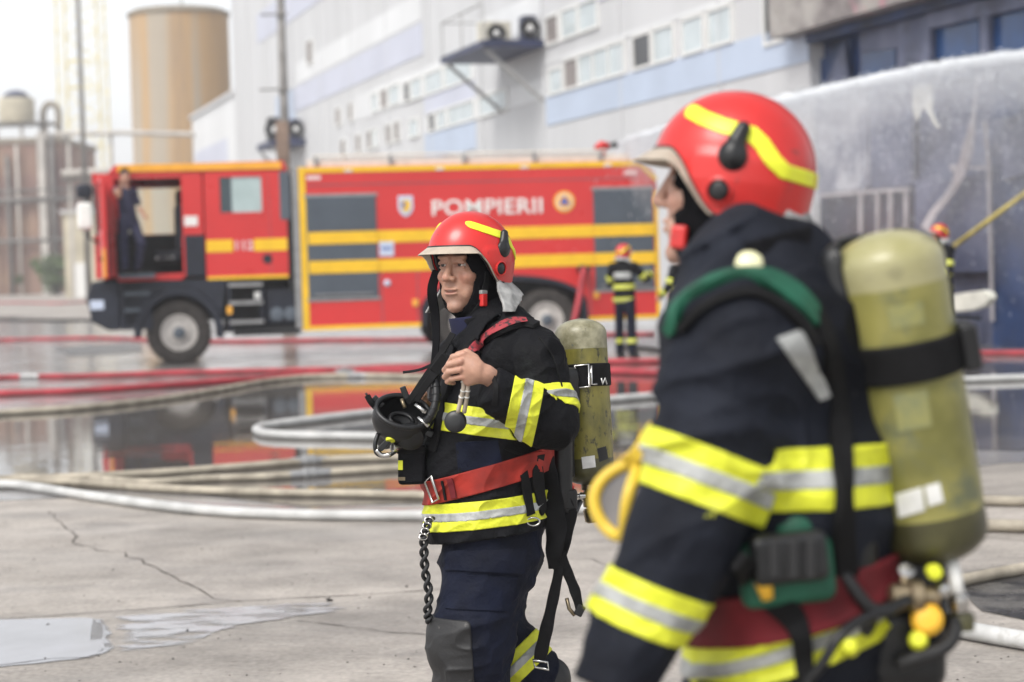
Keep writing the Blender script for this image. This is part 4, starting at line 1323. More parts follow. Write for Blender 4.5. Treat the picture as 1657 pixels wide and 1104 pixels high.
# roof monitor
mx, mz = tq(975, 240, 1.2)
mon = MB(); mon.lathe((mx, 1.2, zt + .06), UP, [(.10, 0), (.10, .10), (.06, .12), (.06, mz - zt - .1), (.01, mz - zt - .08)], 16)
mon = mon.build('water_cannon', M['red'], tr, world_space=False, auto=35)
b = MB(); b.tube([(mx - .12, 1.2, mz - .02), (mx - .02, 1.2, mz + .06), (mx + .12, 1.19, mz + .03)], [.075, .085, .07], 12); b.build('cannon_elbow', M['red'], mon, world_space=False)
b = MB(); b.tube([(mx + .11, 1.19, mz + .03), (mx + .28, 1.14, mz + .07)], [.05, .062], 12); b.build('cannon_nozzle', M['black_plastic'], mon, world_space=False)
MON = tw(mx + .30, 1.13, mz + .075)
# side outlet
ox, oz = tq(941, 437)
b = MB(); b.lathe((ox, .02, oz), (0, -1, 0), [(.09, 0), (.09, .14), (.07, .16), (.07, .28), (.01, .285)], 16); b.obox((ox, -.22, oz + .03), [np.array([1, 0, 0]), np.array([0, 1, 0]), UP], [.12, .03, .03]); b.build('hose_outlet', M['black_plastic'], tr, world_space=False, auto=30)
OUTLET = tw(ox, -.24, oz)
# ================================================================== PEOPLE: shared kit
CB = -CF                                                  # towards the camera
M['cloth'] = mat('black_turnout_cloth', (0.0058, 0.0060, 0.0080), 0.72, var=0, col2=(0.0026, 0.0028, 0.0038), vscale=7, bump=0.5, bscale=300, bump2=0.6, b2scale=30, spec=0.17, cover=((0.017, 0.021, 0.020), 12, 0.60, 0.80))
M['cloth_navy'] = mat('navy_turnout_cloth', (0.0135, 0.0160, 0.0245), 0.75, var=0, col2=(0.0045, 0.0052, 0.0085), vscale=5, bump=0.4, bscale=240, bump2=0.6, b2scale=24, spec=0.18)
M['trouser'] = mat('dark_navy_trousers', (0.006, 0.009, 0.024), 0.75, var=0, col2=(0.0035, 0.0045, 0.010), vscale=6, bump=0.4, bscale=250, bump2=0.6, b2scale=26, spec=0.2)
M['knee'] = mat('scuffed_knee_patch', (0.016, 0.016, 0.017), 0.6, var=0, col2=(0.014, 0.014, 0.015), vscale=9, bump=0.4, bscale=120, cover=((0.16, 0.15, 0.14), 26, 0.64, 0.74))
M['fluo'] = mat('fluorescent_yellow_tape', (0.68, 0.71, 0.035), 0.55, var=0.07, vscale=22, bump=0.4, bscale=55, bump2=0.5, b2scale=18, cover=((0.38, 0.38, 0.07), 11, 0.60, 0.80))
M['silver'] = mat('silver_reflective_tape', (0.42, 0.43, 0.42), 0.42, var=0.22, vscale=16, bump=0.4, bscale=60, bump2=0.5, b2scale=18)
M['webbing'] = mat('black_webbing', (0.007, 0.007, 0.008), 0.8, var=0.25, vscale=20, bump=0.6, bscale=300, spec=.25)
M['rubber'] = mat('black_rubber', (0.013, 0.0135, 0.015), 0.38, var=0.25, vscale=15, bump=0.1, bscale=120)
M['hood'] = mat('black_knit_hood', (0.0045, 0.0045, 0.006), 0.95, var=0.2, vscale=12, bump=0.5, bscale=350, spec=.2)
M['navy_knit'] = mat('navy_collar', (0.012, 0.014, 0.045), 0.95, var=0.2, vscale=12, bump=0.5, bscale=300)
M['flap'] = mat('silver_neck_cloth', (0.42, 0.42, 0.41), 0.5, var=0.28, vscale=18, bump=0.4, bscale=45)
M['helmet_red'] = mat('helmet_red', (0.60, 0.018, 0.015), 0.40, var=0, col2=(0.47, 0.02, 0.018), vscale=7, coat=0.35, rvar=0.08, bump=0.05, bscale=90, cover=((0.20, 0.03, 0.028), 46, 0.63, 0.70))
M['brim'] = mat('beige_brim_edging', (0.47, 0.40, 0.32), 0.5, var=0.12, vscale=18)
M['brim_under'] = mat('dark_helmet_edging', (0.012, 0.012, 0.013), 0.5, var=0.1)
M['helmet_tape'] = mat('helmet_yellow_tape', (0.80, 0.82, 0.04), 0.4, var=0.05, vscale=30)
M['red_web'] = mat('red_webbing', (0.36, 0.022, 0.012), 0.7, var=0.2, vscale=14, bump=0.5, bscale=240)
M['red_dark'] = mat('dark_red_webbing', (0.16, 0.008, 0.014), 0.8, var=0.25, vscale=10, bump=0.3, bscale=200)
M['strap_red'] = mat('red_strap_print', (0.30, 0.03, 0.04), 0.7, var=0, col2=(0.03, 0.014, 0.016), vscale=52, contrast=(0.42, 0.5), bump=0.4, bscale=200)
M['chrome'] = mat('bright_metal', (0.62, 0.61, 0.59), 0.22, metal=1.0, var=0.15, vscale=20)
M['brass'] = mat('worn_brass', (0.36, 0.29, 0.19), 0.38, metal=0.9, var=0.25, vscale=20)
M['olive'] = mat('olive_cylinder_paint', (0.23, 0.20, 0.035), 0.38, var=0, col2=(0.10, 0.092, 0.022), vscale=14, detail=9, rvar=0.12, coat=0.2, bump=0.15, bscale=90, cover=((0.03, 0.028, 0.014), 48, 0.56, 0.66), stretch=(1, 1, .6))
M['olive_pale'] = mat('faded_olive_paint', (0.27, 0.25, 0.075), 0.40, var=0, col2=(0.145, 0.14, 0.038), vscale=8, detail=10, rvar=0.14, coat=0.2, contrast=(.40, .60), cover=((0.12, 0.13, 0.07), 13, 0.53, 0.66))
M['olive_dark'] = mat('dark_olive_paint', (0.085, 0.08, 0.03), 0.42, var=0.25, vscale=14, coat=0.2)
M['cyl_grey'] = mat('scuffed_grey_shoulder', (0.33, 0.31, 0.21), 0.45, var=0, col2=(0.14, 0.13, 0.07), vscale=26, detail=8, coat=0.2, cover=((0.10, 0.10, 0.08), 60, 0.62, 0.70))
M['cyl_cream'] = mat('cream_shoulder_paint', (0.37, 0.345, 0.20), 0.4, var=0, col2=(0.25, 0.235, 0.09), vscale=8, coat=0.2, cover=((0.20, 0.19, 0.10), 16, 0.58, 0.72))
M['print_faded'] = mat('faded_green_print', (0.17, 0.185, 0.10), 0.5, var=0, col2=(0.27, 0.26, 0.09), vscale=30)
M['sticker'] = mat('white_sticker', (0.74, 0.74, 0.72), 0.5, var=0.1, vscale=30)
M['green'] = mat('green_harness_pad', (0.009, 0.10, 0.056), 0.6, var=0.18, vscale=12, bump=0.3, bscale=160)
M['cream_lamp'] = mat('cream_lens', (0.80, 0.78, 0.48), 0.3, var=0.05)
M['lens'] = mat('smoky_visor', (0.16, 0.15, 0.15), 0.12, var=0.1, vscale=6, spec=0.6)
M['mask_yellow'] = mat('yellow_mask_frame', (0.72, 0.50, 0.05), 0.4, var=0.08, vscale=14)
M['knob_yellow'] = mat('yellow_knob', (0.80, 0.45, 0.03), 0.45, var=0.05)
M['polo'] = mat('navy_polo_cloth', (0.050, 0.052, 0.100), 0.9, var=0.2, vscale=8)
M['hair'] = mat('dark_hair', (0.03, 0.022, 0.016), 0.8, var=0.3, vscale=30)
M['eye_white'] = mat('eye_white', (0.55, 0.52, 0.49), 0.15, var=0.0)
M['iris'] = mat('dark_iris', (0.03, 0.02, 0.015), 0.1, var=0.0)
M['boot'] = mat('black_boot_leather', (0.014, 0.014, 0.015), 0.45, var=0.3, vscale=14, bump=0.2, bscale=60)


def skin_mat():
    m = bpy.data.materials.new('skin'); m.use_nodes = True
    nt = m.node_tree; b = nt.nodes["Principled BSDF"]
    a = nt.nodes.new("ShaderNodeAttribute"); a.attribute_name = 'tint'
    n = nt.nodes.new("ShaderNodeTexNoise"); n.inputs["Scale"].default_value = 55; n.inputs["Detail"].default_value = 4
    tc = nt.nodes.new("ShaderNodeTexCoord"); nt.links.new(tc.outputs["Object"], n.inputs["Vector"])
    r = nt.nodes.new("ShaderNodeValToRGB")
    r.color_ramp.elements[0].position = .3; r.color_ramp.elements[0].color = (.78, .74, .74, 1)
    r.color_ramp.elements[1].position = .7; r.color_ramp.elements[1].color = (1, 1, 1, 1)
    nt.links.new(n.outputs["Fac"], r.inputs["Fac"])
    mx = nt.nodes.new("ShaderNodeMix"); mx.data_type = 'RGBA'; mx.blend_type = 'MULTIPLY'; mx.inputs["Factor"].default_value = 1
    nt.links.new(a.outputs["Color"], mx.inputs["A"]); nt.links.new(r.outputs["Color"], mx.inputs["B"])
    nt.links.new(mx.outputs["Result"], b.inputs["Base Color"])
    b.inputs["Roughness"].default_value = .48
    b.inputs["Subsurface Weight"].default_value = .12
    b.inputs["Subsurface Radius"].default_value = (.9, .35, .2)
    b.inputs["Subsurface Scale"].default_value = .006
    n2 = nt.nodes.new("ShaderNodeTexNoise"); n2.inputs["Scale"].default_value = 260
    nt.links.new(tc.outputs["Object"], n2.inputs["Vector"])
    bp = nt.nodes.new("ShaderNodeBump"); bp.inputs["Strength"].default_value = .22; bp.inputs["Distance"].default_value = .0015
    nt.links.new(n2.outputs["Fac"], bp.inputs["Height"]); nt.links.new(bp.outputs[0], b.inputs["Normal"])
    return m


M['skin'] = skin_mat()


class Frame:
    """a head's or helmet's own axes: f forward, l left, u up, at point c"""
    def __init__(s, c, yaw, pitch=0.0, rollz=0.0):
        # yaw 0 faces picture-left; positive turns towards the camera. pitch up positive
        s.c = np.asarray(c, float)
        f = -CR * math.cos(yaw) + CB * math.sin(yaw)
        u = CU.copy()
        f, u = f * math.cos(pitch) + u * math.sin(pitch), u * math.cos(pitch) - f * math.sin(pitch)
        l = np.cross(u, f)
        l, u = l * math.cos(rollz) + u * math.sin(rollz), u * math.cos(rollz) - l * math.sin(rollz)
        s.f, s.l, s.u = norm(f), norm(l), norm(u)
        s.R = np.stack([s.f, s.l, s.u])

    def w(s, f, l, u): return s.c + s.f * f + s.l * l + s.u * u

    def local(s, p): return (np.asarray(p) - s.c) @ s.R.T

    def mat(s, parent):
        m = Matrix.Identity(4)
        o = s.c - base_of(parent)
        for i in range(3):
            m[i][0], m[i][1], m[i][2], m[i][3] = s.f[i], s.l[i], s.u[i], o[i]
        return m


# ------------------------------------------------------------------ helmet (built once, worn by all)
def _dome(p):
    f, l, u = p[:, 0] + .005, p[:, 1], p[:, 2]
    uu = np.maximum(u - .045, 0) / .132
    tp = 1 - .06 * np.clip((.02 - u) / .06, 0, 1)          # draws in a little at the bottom
    r = np.sqrt((f / (.138 * tp)) ** 2 + (l / (.119 * tp)) ** 2 + uu ** 2)
    side = np.clip((np.abs(l) - .06) / .03, 0, 1) * np.clip((.075 - u) / .02, 0, 1) * np.clip((.062 - f) / .02, 0, 1)
    return (r - 1) * .121 - .0045 * side * side * (3 - 2 * side)


def _edge(f):
    t = np.clip((f + .015) / .105, 0, 1); t = t * t * (3 - 2 * t)
    b = np.clip((-.07 - f) / .06, 0, 1)
    return -.042 + .108 * t + .014 * b


def hel_shell(p):
    d = _dome(p)
    return np.maximum(np.maximum(d, -(d + .006)), (_edge(p[:, 0]) - p[:, 2]) * .75)


def hel_liner(p):
    d = _dome(p) + .0065
    return np.maximum(np.maximum(d, -(d + .012)), (_edge(p[:, 0]) + .006 - p[:, 2]) * .75)


def hel_brim(p):
    e = _edge(p[:, 0])
    dn = e + .002 - p[:, 2]
    flare = np.clip(dn, 0, .04) * 1.15
    d = _dome(p) - flare
    front = (-.002 - p[:, 0])
    w = .005 + .019 * np.clip((p[:, 0] - .0) / .09, 0, 1)
    return np.maximum.reduce([np.abs(d + .001) - .0032, -dn * .6, (dn - w) * .6, front])


def hel_trim(p):
    d = _dome(p)
    dn = p[:, 2] - _edge(p[:, 0])
    return np.maximum.reduce([d - .0035, -(d + .003), np.abs(dn - .001) - .0042, -.03 - p[:, 0]])


_ST = np.array([(.060, .131), (.035, .120), (.0, .109), (-.05, .099), (-.068, .085), (-.09, .058), (-.108, .043), (-.15, .036)], np.float32)


def hel_tape(p):
    d = _dome(p)
    q = p[:, [0, 2]]
    best = np.full(len(p), 9.0, np.float32)
    for a, b in zip(_ST[:-1], _ST[1:]):
        ab = b - a
        h = np.clip(((q - a) @ ab) / float(ab @ ab), 0, 1)
        e = q - a - h[:, None] * ab
        best = np.minimum(best, np.sqrt((e * e).sum(1)))
    return np.maximum.reduce([d - .0028, -(d + .003), best - .0125, .012 - np.abs(p[:, 1])])


def hel_flap(p):
    f, l, u = p[:, 0] + .012, p[:, 1], p[:, 2]
    k = 1 + np.clip((-.025 - u) / .1, 0, 1.2) * .62
    r = np.sqrt((f / (.118 * k)) ** 2 + (l / (.103 * k)) ** 2)
    wob = .007 * vnoise(p * np.array([26, 26, 30], np.float32))
    d = (r - 1) * .11 + wob
    return np.maximum.reduce([np.abs(d) - .004, u - (-.02), -.128 - u + .050 * np.clip((.0 - f) / .10, 0, 1), f - .012 + .25 * (u + .03)])


_HM = {}


def _hm(name, f, lo, hi, cell, m, ref=2):
    v, q = nets(f, lo, hi, cell, ref)
    me = bpy.data.meshes.new(name); me.from_pydata(v.tolist(), [], q.tolist()); me.shade_smooth(); me.materials.append(M[m])
    _HM[name] = me


_hm('helmet', hel_shell, (-.16, -.14, -.06), (.16, .14, .19), .0026, 'helmet_red')
_hm('helmet_liner', hel_liner, (-.16, -.14, -.06), (.16, .14, .19), .005, 'rubber', 1)
_hm('brim', hel_brim, (-.02, -.17, -.08), (.19, .17, .09), .0022, 'brim')
_hm('edge_trim', hel_trim, (-.06, -.15, -.06), (.16, .15, .08), .002, 'brim_under')
_hm('reflective_strip', hel_tape, (-.17, -.14, .01), (.11, .14, .17), .0021, 'helmet_tape')
_hm('neck_flap', hel_flap, (-.24, -.20, -.16), (.06, .20, 0), .0036, 'flap')
for side in (1, -1):
    b = MB(); o_ = (-.01, side * .112, 0.002); ax = (0, side, -.05)
    b.lathe(o_, ax, [(.023, 0), (.023, .0125), (.0195, .0145), (.0185, .010), (.01, .009)], 24)
    me = bpy.data.meshes.new('pivot_ring'); me.from_pydata(b.v, [], b.f); me.materials.append(M['helmet_red']); _HM['pivot_ring%d' % side] = me
    b = MB(); b.lathe(o_, ax, [(.0178, .006), (.0178, .0105), (.011, .0135), (.001, .0138)], 20)
    me = bpy.data.meshes.new('pivot_screw'); me.from_pydata(b.v, [], b.f); me.shade_smooth(); me.materials.append(M['rubber']); _HM['pivot_screw%d' % side] = me
    kf = U(.008, ell((-.026, side * .119, .060), (.025, .013, .026)), cap((-.03, side * .115, .085), (-.037, side * .111, .106), .015, .012), ell((-.024, side * .128, .060), (.010, .006, .013)))
    v, q = nets(kf, (-.07, min(side * .09, side * .15), .03), (.0, max(side * .09, side * .15), .13), .0024, 2)
    me = bpy.data.meshes.new('lamp_clip'); me.from_pydata(v.tolist(), [], q.tolist()); me.shade_smooth(); me.materials.append(M['rubber']); _HM['lamp_clip%d' % side] = me


def wear_helmet(person, fr, flap=True, small=False):
    h = bpy.data.objects.new('helmet', _HM['helmet']); COL.objects.link(h); h.parent = person; h.matrix_local = fr.mat(person)
    keys = ['helmet_liner', 'brim', 'edge_trim', 'reflective_strip', 'lamp_clip1', 'lamp_clip-1', 'pivot_ring1', 'pivot_screw1'] + (['pivot_ring-1', 'pivot_screw-1'] if not small else [])
    if flap: keys.append('neck_flap')
    for k in keys:
        o = bpy.data.objects.new(_HM[k].name.split('.')[0], _HM[k]); COL.objects.link(o); o.parent = h
    return h


# ------------------------------------------------------------------ head
def head_sdf(fr, neck_to, neck_r=.056):
    C = lambda f, l, u: fr.w(f, l, u)
    R = fr.R
    E = lambda c, r: ell(C(*c), r, R)
    base = U(.03, E((-.010, 0, .055), (.098, .077, .105)), E((.032, 0, -.018), (.066, .061, .088)), E((.034, 0, -.066), (.057, .053, .048)),
             cap(C(-.025, 0, -.05), neck_to, neck_r, neck_r * 1.08))
    face = U(.014, base, E((.076, 0, -.103), (.021, .025, .019)), E((.066, .043, -.013), (.026, .021, .021)), E((.066, -.043, -.013), (.026, .021, .021)),
             E((.089, .026, .045), (.013, .026, .009)), E((.089, -.026, .045), (.013, .026, .009)))
    face = S(.014, face, E((.106, .031, .023), (.015, .019, .011)), E((.106, -.031, .023), (.015, .019, .011)))
    face = U(.008, face, cap(C(.096, 0, .032), C(.115, 0, -.010), .0075, .0105), E((.117, 0, -.018), (.0125, .0125, .0110)), E((.105, .0152, -.021), (.0115, .0085, .0082)), E((.105, -.0152, -.021), (.0115, .0085, .0082)))
    face = S(.004, face, E((.113, .0065, -.028), (.005, .0035, .004)), E((.113, -.0065, -.028), (.005, .0035, .004)))
    face = U(.006, face, E((.098, 0, -.0515), (.009, .025, .0050)), E((.0965, 0, -.0645), (.009, .022, .0056)),
             cap(C(.092, .018, .0345), C(.089, .044, .029), .0042), cap(C(.092, -.018, .0345), C(.089, -.044, .029), .0042),
             cap(C(.090, .020, .0135), C(.088, .042, .0145), .0044), cap(C(.090, -.020, .0135), C(.088, -.042, .0145), .0044),
             cap(C(.0935, .016, .0295), C(.088, .046, .0265), .0046), cap(C(.0935, -.016, .0295), C(.088, -.046, .0265), .0046),
             E((.083, .030, .002), (.010, .016, .0055)), E((.083, -.030, .002), (.010, .016, .0055)),
             E((.070, .040, -.060), (.013, .011, .020)), E((.070, -.040, -.060), (.013, .011, .020)))
    face = S(.003, face, E((.104, 0, -.0582), (.014, .021, .0034)))
    face = S(.006, face, cap(C(.105, .024, -.026), C(.0905, .039, -.058), .0024), cap(C(.105, -.024, -.026), C(.0905, -.039, -.058), .0024),
             cap(C(.087, .046, .030), C(.076, .059, .036), .0016), cap(C(.087, .047, .024), C(.075, .060, .022), .0016), cap(C(.087, -.046, .030), C(.076, -.059, .036), .0016),
             cap(C(.098, .010, -.079), C(.098, -.010, -.079), .0022), cap(C(.094, .006, .052), C(.093, .007, .038), .0015), cap(C(.094, -.006, .052), C(.093, -.007, .038), .0015))
    face = U(.002, face, E((.090, 0, -.0555), (.009, .015, .0022)))
    return face


def head_tint(fr, V, tone=(0.43, 0.235, 0.16)):
    q = fr.local(V)
    c = np.tile(np.array(tone), (len(V), 1))

    def blend(mask, col):
        nonlocal c
        c = c * (1 - mask[:, None]) + np.array(col) * mask[:, None]
    g = lambda ctr, r: np.clip(1.6 - 1.6 * np.sqrt((((q - np.array(ctr)) / np.array(r)) ** 2).sum(1)), 0, 1)
    for s_ in (1, -1):
        blend(.35 * g((.085, s_ * .045, -.018), (.04, .028, .024)), (.52, .20, .15))          # ruddy cheeks
        blend(.85 * g((.094, s_ * .030, .0495), (.022, .026, .0065)), (.07, .045, .035))      # eyebrows
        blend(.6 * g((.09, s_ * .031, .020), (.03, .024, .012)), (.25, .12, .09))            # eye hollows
    blend(.40 * g((.12, 0, -.018), (.022, .016, .014)), (.52, .19, .14))
    blend(.40 * g((.075, 0, -.09), (.05, .06, .042)), (.25, .18, .15))                       # stubble
    blend(.28 * g((.1, 0, -.038), (.02, .022, .009)), (.25, .17, .14))
    blend(.75 * g((.10, 0, -.0585), (.02, .023, .0125)), (.40, .165, .14))                    # lips
    blend(.7 * g((.113, .0065, -.027), (.006, .004, .003)), (.05, .02, .015)); blend(.7 * g((.113, -.0065, -.027), (.006, .004, .003)), (.05, .02, .015))
    mott = vnoise((q * 60).astype(np.float32)) * .5 + vnoise((q * 150).astype(np.float32)) * .5
    c = c * (1 + mott[:, None] * np.array([.10, .16, .17]))
    th = g((.098, 0, -.0555), (.013, .014, .0026))
    blend(np.clip(th * 1.2, 0, 1), (.55, .50, .42))
    return np.clip(c, .01, 1)


def add_tint(o, col):
    a = o.data.color_attributes.new('tint', 'FLOAT_COLOR', 'POINT')
    c = np.concatenate([col, np.ones((len(col), 1))], 1).astype(np.float32)
    a.data.foreach_set('color', c.ravel())


def eyes(fr, parent, look=(0, 0)):
    for s_ in (1, -1):
        c = fr.w(.0815, s_ * .031, .0225)
        d = norm(fr.f + fr.l * look[0] + fr.u * look[1])
        b = MB(); b.lathe(c, d, [(.0125 * math.sin(a), -.0125 * math.cos(a)) for a in np.linspace(.02, math.pi - .02, 14)], 20)
        e = b.build('eye', M['eye_white'], parent)
        b = MB(); b.lathe(c, d, [(.0064, .0109), (.0058, .0121), (.0001, .0129)], 16); b.build('iris', M['iris'], e)


def hood_sdf(fr, neck_to, opening=((.105, 0, -.030), (.120, .064, .088))):
    """knitted hood: skin of the head grown, with the face left open"""
    R = fr.R; C = lambda f, l, u: fr.w(f, l, u)
    E = lambda c, r: ell(C(*c), r, R)
    big = U(.04, E((-.012, 0, .045), (.105, .087, .105)), E((.022, 0, -.02), (.074, .074, .098)), E((.02, 0, -.068), (.064, .065, .058)), cap(C(-.03, 0, -.05), neck_to, .071, .082))
    f = folds(big, .0035, (26, 26, 26), R)
    return S(.008, f, E(*opening))


# ------------------------------------------------------------------ things laid on a body
def march_many(f, px, z0, z1, n=70):
    r = np.array([ray(x, y) for x, y in px]); z = np.full(len(px), z0, float)
    for _ in range(n):
        d = f((CO + r * z[:, None]).astype(np.float32))
        z = np.minimum(z + np.where(d > .0005, np.maximum(d * .85, .0006), 0), z1)
    P = CO + r * z[:, None]
    h = .004
    Q = P.astype(np.float32); d = f(Q)
    N = np.stack([f(Q + h * np.eye(3, dtype=np.float32)[k]) - d for k in range(3)], 1)
    N = N / (np.linalg.norm(N, axis=1)[:, None] + 1e-9)
    return P, N, z < z1 - 1e-6


def strap(name, f, px, w, m, parent, z0, z1, th=.004, lift=.003, n=6, smooth_n=2):
    """webbing lying on f along a line of photo pixels"""
    p2 = smooth_path([np.array([x, y, 0.0]) for x, y in px], n)
    P, N, ok = march_many(f, [(p[0], p[1]) for p in p2], z0, z1)
    P, N = P[ok], N[ok]
    if len(P) < 2: return None
    for _ in range(smooth_n):
        if len(P) > 2:
            P[1:-1] = (P[:-2] + P[1:-1] * 2 + P[2:]) / 4; N[1:-1] = (N[:-2] + N[1:-1] * 2 + N[2:]) / 4
    P = P + N * lift
    b = MB(); b.ribbon(list(P), list(N), w if not hasattr(w, '__len__') else list(np.interp(np.linspace(0, 1, len(P)), np.linspace(0, 1, len(w)), w)), th)
    return b.build(name, M[m], parent, auto=50)


def patch(name, f, quad, m, parent, z0, z1, nx=10, ny=8, th=.003):
    """a thin flat piece lying on f inside a four-cornered outline of photo pixels"""
    a, b_, c, d = [np.array(q, float) for q in quad]
    px = []
    for j in range(ny + 1):
        for i in range(nx + 1):
            s_, t = i / nx, j / ny
            px.append(tuple((a * (1 - s_) + b_ * s_) * (1 - t) + (d * (1 - s_) + c * s_) * t))
    P, N, ok = march_many(f, px, z0, z1)
    n = len(P)
    top, bot = P + N * th, P - N * .002
    fc = []
    W_ = nx + 1
    for j in range(ny):
        for i in range(nx):
            q = [j * W_ + i, j * W_ + i + 1, (j + 1) * W_ + i + 1, (j + 1) * W_ + i]
            fc.append(q[::-1]); fc.append([k + n for k in q])
    rim = [i for i in range(W_)] + [j * W_ + nx for j in range(1, ny + 1)] + [ny * W_ + i for i in range(nx - 1, -1, -1)] + [j * W_ for j in range(ny - 1, 0, -1)]
    for i in range(len(rim)):
        u, v = rim[i], rim[(i + 1) % len(rim)]
        fc.append([u, v, v + n, u + n])
    return mesh(name, np.concatenate([top, bot]), fc, M[m], parent, auto=40)


def bounds(pts, pad):
    p = np.array(pts, float); return p.min(0) - pad, p.max(0) + pad


def biggest(v, q):
    """keeps the largest connected piece"""
    lab = np.arange(len(v))
    for _ in range(400):
        m_ = lab[q].min(1); new = lab.copy()
        for k in range(4): np.minimum.at(new, q[:, k], m_)
        new = new[new]
        if (new == lab).all(): break
        lab = new
    u_, n_ = np.unique(lab[q[:, 0]], return_counts=True)
    q = q[lab[q[:, 0]] == u_[n_.argmax()]]
    use = np.unique(q); mp = np.full(len(v), -1); mp[use] = np.arange(len(use))
    return v[use], mp[q]


def tape(name, J, sel, c, n, half_t, parent, lo, hi, cell=.003, m='fluo', out=.004, silver=True, silver_half=None, whole=False):
    """a band of tape round a garment J: between two planes, where sel < 0; with its silver middle as a sub-part"""
    sb = slab(c, n, half_t)
    f = lambda p: np.maximum.reduce([J(p) - out, -(J(p) + .007), sb(p), sel(p)])

    def one(name, out_, ht, m_, par):
        s2 = slab(c, n, ht)

        def g(p):
            j = J(p)
            return np.maximum.reduce([j - out_, -(j + .007), s2(p), sel(p)])
        v, q = nets(g, lo, hi, cell, 1)
        if len(q) == 0: return None
        if whole: v, q = biggest(v, q)
        return mesh(name, v, q, M[m_], par)
    o = one(name, out, half_t, m, parent)
    if silver and o is not None:
        one('silver_stripe', out + .0022, silver_half or half_t * .30, 'silver', o)
    return o


def img_n(dx, dy):
    """plane normal standing up from an image direction (pixels, y down)"""
    d = norm(np.array([dx, -dy])); return norm(CR * -d[1] + CU * d[0])
# ================================================================== THE SHARP FIREFIGHTER IN THE MIDDLE
MZ = 6.0


def P(x, y, w=0.0): return W(x, y, MZ - w)


foot = P(765, 1262, .05); foot[2] = 0
mid = thing('person', 'firefighter in sharp focus in black coat and red helmet, walking left with hand on chest', 'person', foot, group='firefighters')
hf = Frame(P(760, 437, 0), math.radians(46), math.radians(-1), math.radians(0))
fh = Frame(P(760, 441, 0), math.radians(55), math.radians(-1), math.radians(0))
bl = norm(CB * .9 + CR * .42)                           # his left
bfw = norm(-CR * .9 + CB * .42)                         # his front
torso = U(.07,
          ecap(P(806, 585, 0), P(790, 700, 0), .148, .163, bl, 1.15),
          ecap(P(790, 700, .01), P(786, 860, .01), .166, .176, bl, 1.06),
          cap(P(812, 548, .05), P(862, 580, .14), .075, .085),
          cap(P(795, 550, -.05), P(748, 585, -.16), .07, .08),
          cap(P(795, 525, 0), P(802, 570, 0), .082, .115),
          ell(P(735, 755, .06), (.085, .09, .085)))
armL = U(.03, cap(P(864, 585, .15), P(893, 686, .22), .086, .074), cap(P(893, 686, .22), P(797, 632, .34), .078, .056))
armR = U(.03, cap(P(745, 590, -.16), P(722, 690, -.22), .075, .062), cap(P(722, 690, -.22), P(694, 668, -.02), .06, .045))
_Jb = U(.035, torso, armL, armR)
_Jf = folds(_Jb, .013, (6.5, 6.5, 13), np.stack([norm(CR + CU * .5), CB, norm(CU - CR * .5)]))
hem = half(P(786, 864), -img_n(203, -30))
cuffL = half(P(789, 624, .34), norm(P(780, 616, .345) - P(803, 630, .33)))
cuffR = half(P(697, 668, -.02), norm(P(684, 660, .0) - P(700, 672, -.04)))


def J(p):
    d = _Jf(p)
    a = armL(p) < torso(p) - .02
    d = np.maximum(d, hem(p))
    d = np.maximum(d, np.where(np.abs(armL(p)) < .09, cuffL(p), -1))
    return np.maximum(d, np.where(np.abs(armR(p)) < .08, cuffR(p), -1))


lo, hi = bounds([P(680, 500, .4), P(935, 890, .4), P(680, 500, -.4), P(935, 890, -.4)], .03)
jk = solid('jacket', J, lo, hi, .0062, M['cloth'], mid)
arm_sel = lambda p: -(armL(p) - .006)                   # inside where outside the arm
lo2, hi2 = bounds([P(675, 630, .35), P(900, 720, .35), P(675, 630, -.4), P(900, 720, -.4)], .02)
tape('chest_band', J, lambda p: np.maximum(-(armL(p) - .026), -(armR(p) - .02)), P(750, 677, .1), img_n(100, 12), 22 / 537, jk, lo2, hi2)
lo2, hi2 = bounds([P(670, 780, .35), P(905, 880, .35), P(670, 780, -.35), P(905, 880, -.35)], .02)
tape('hem_band', J, lambda p: np.full(len(p), -1.0), P(790, 828, .1), img_n(185, -22), 22 / 537, jk, lo2, hi2)
lo2, hi2 = bounds([P(810, 590, .45), P(950, 740, .45), P(810, 590, .05), P(950, 740, .05)], .02)
ua = norm(P(893, 683, .23) - P(864, 585, .15)); fa = norm(P(803, 630, .33) - P(893, 683, .23))
near = lambda f, k: (lambda p: f(p) - k)
upper = cap(P(864, 585, .15), P(893, 683, .23), .086, .072); fore = cap(P(893, 686, .22), P(797, 632, .34), .078, .056)
tape('sleeve_band', J, lambda p: np.maximum(np.minimum(near(upper, .02)(p), near(upper, .02)(p)), -(fore(p) - .010)), P(886, 657, .215), norm(ua + CU * .12), 19 / 537, jk, lo2, hi2, whole=True)
tape('sleeve_band', J, lambda p: np.maximum(near(fore, .02)(p), -(torso(p) - .004)), P(847, 666, .27), norm(CR * .98 - CU * .2), 24 / 537, jk, lo2, hi2, whole=True)
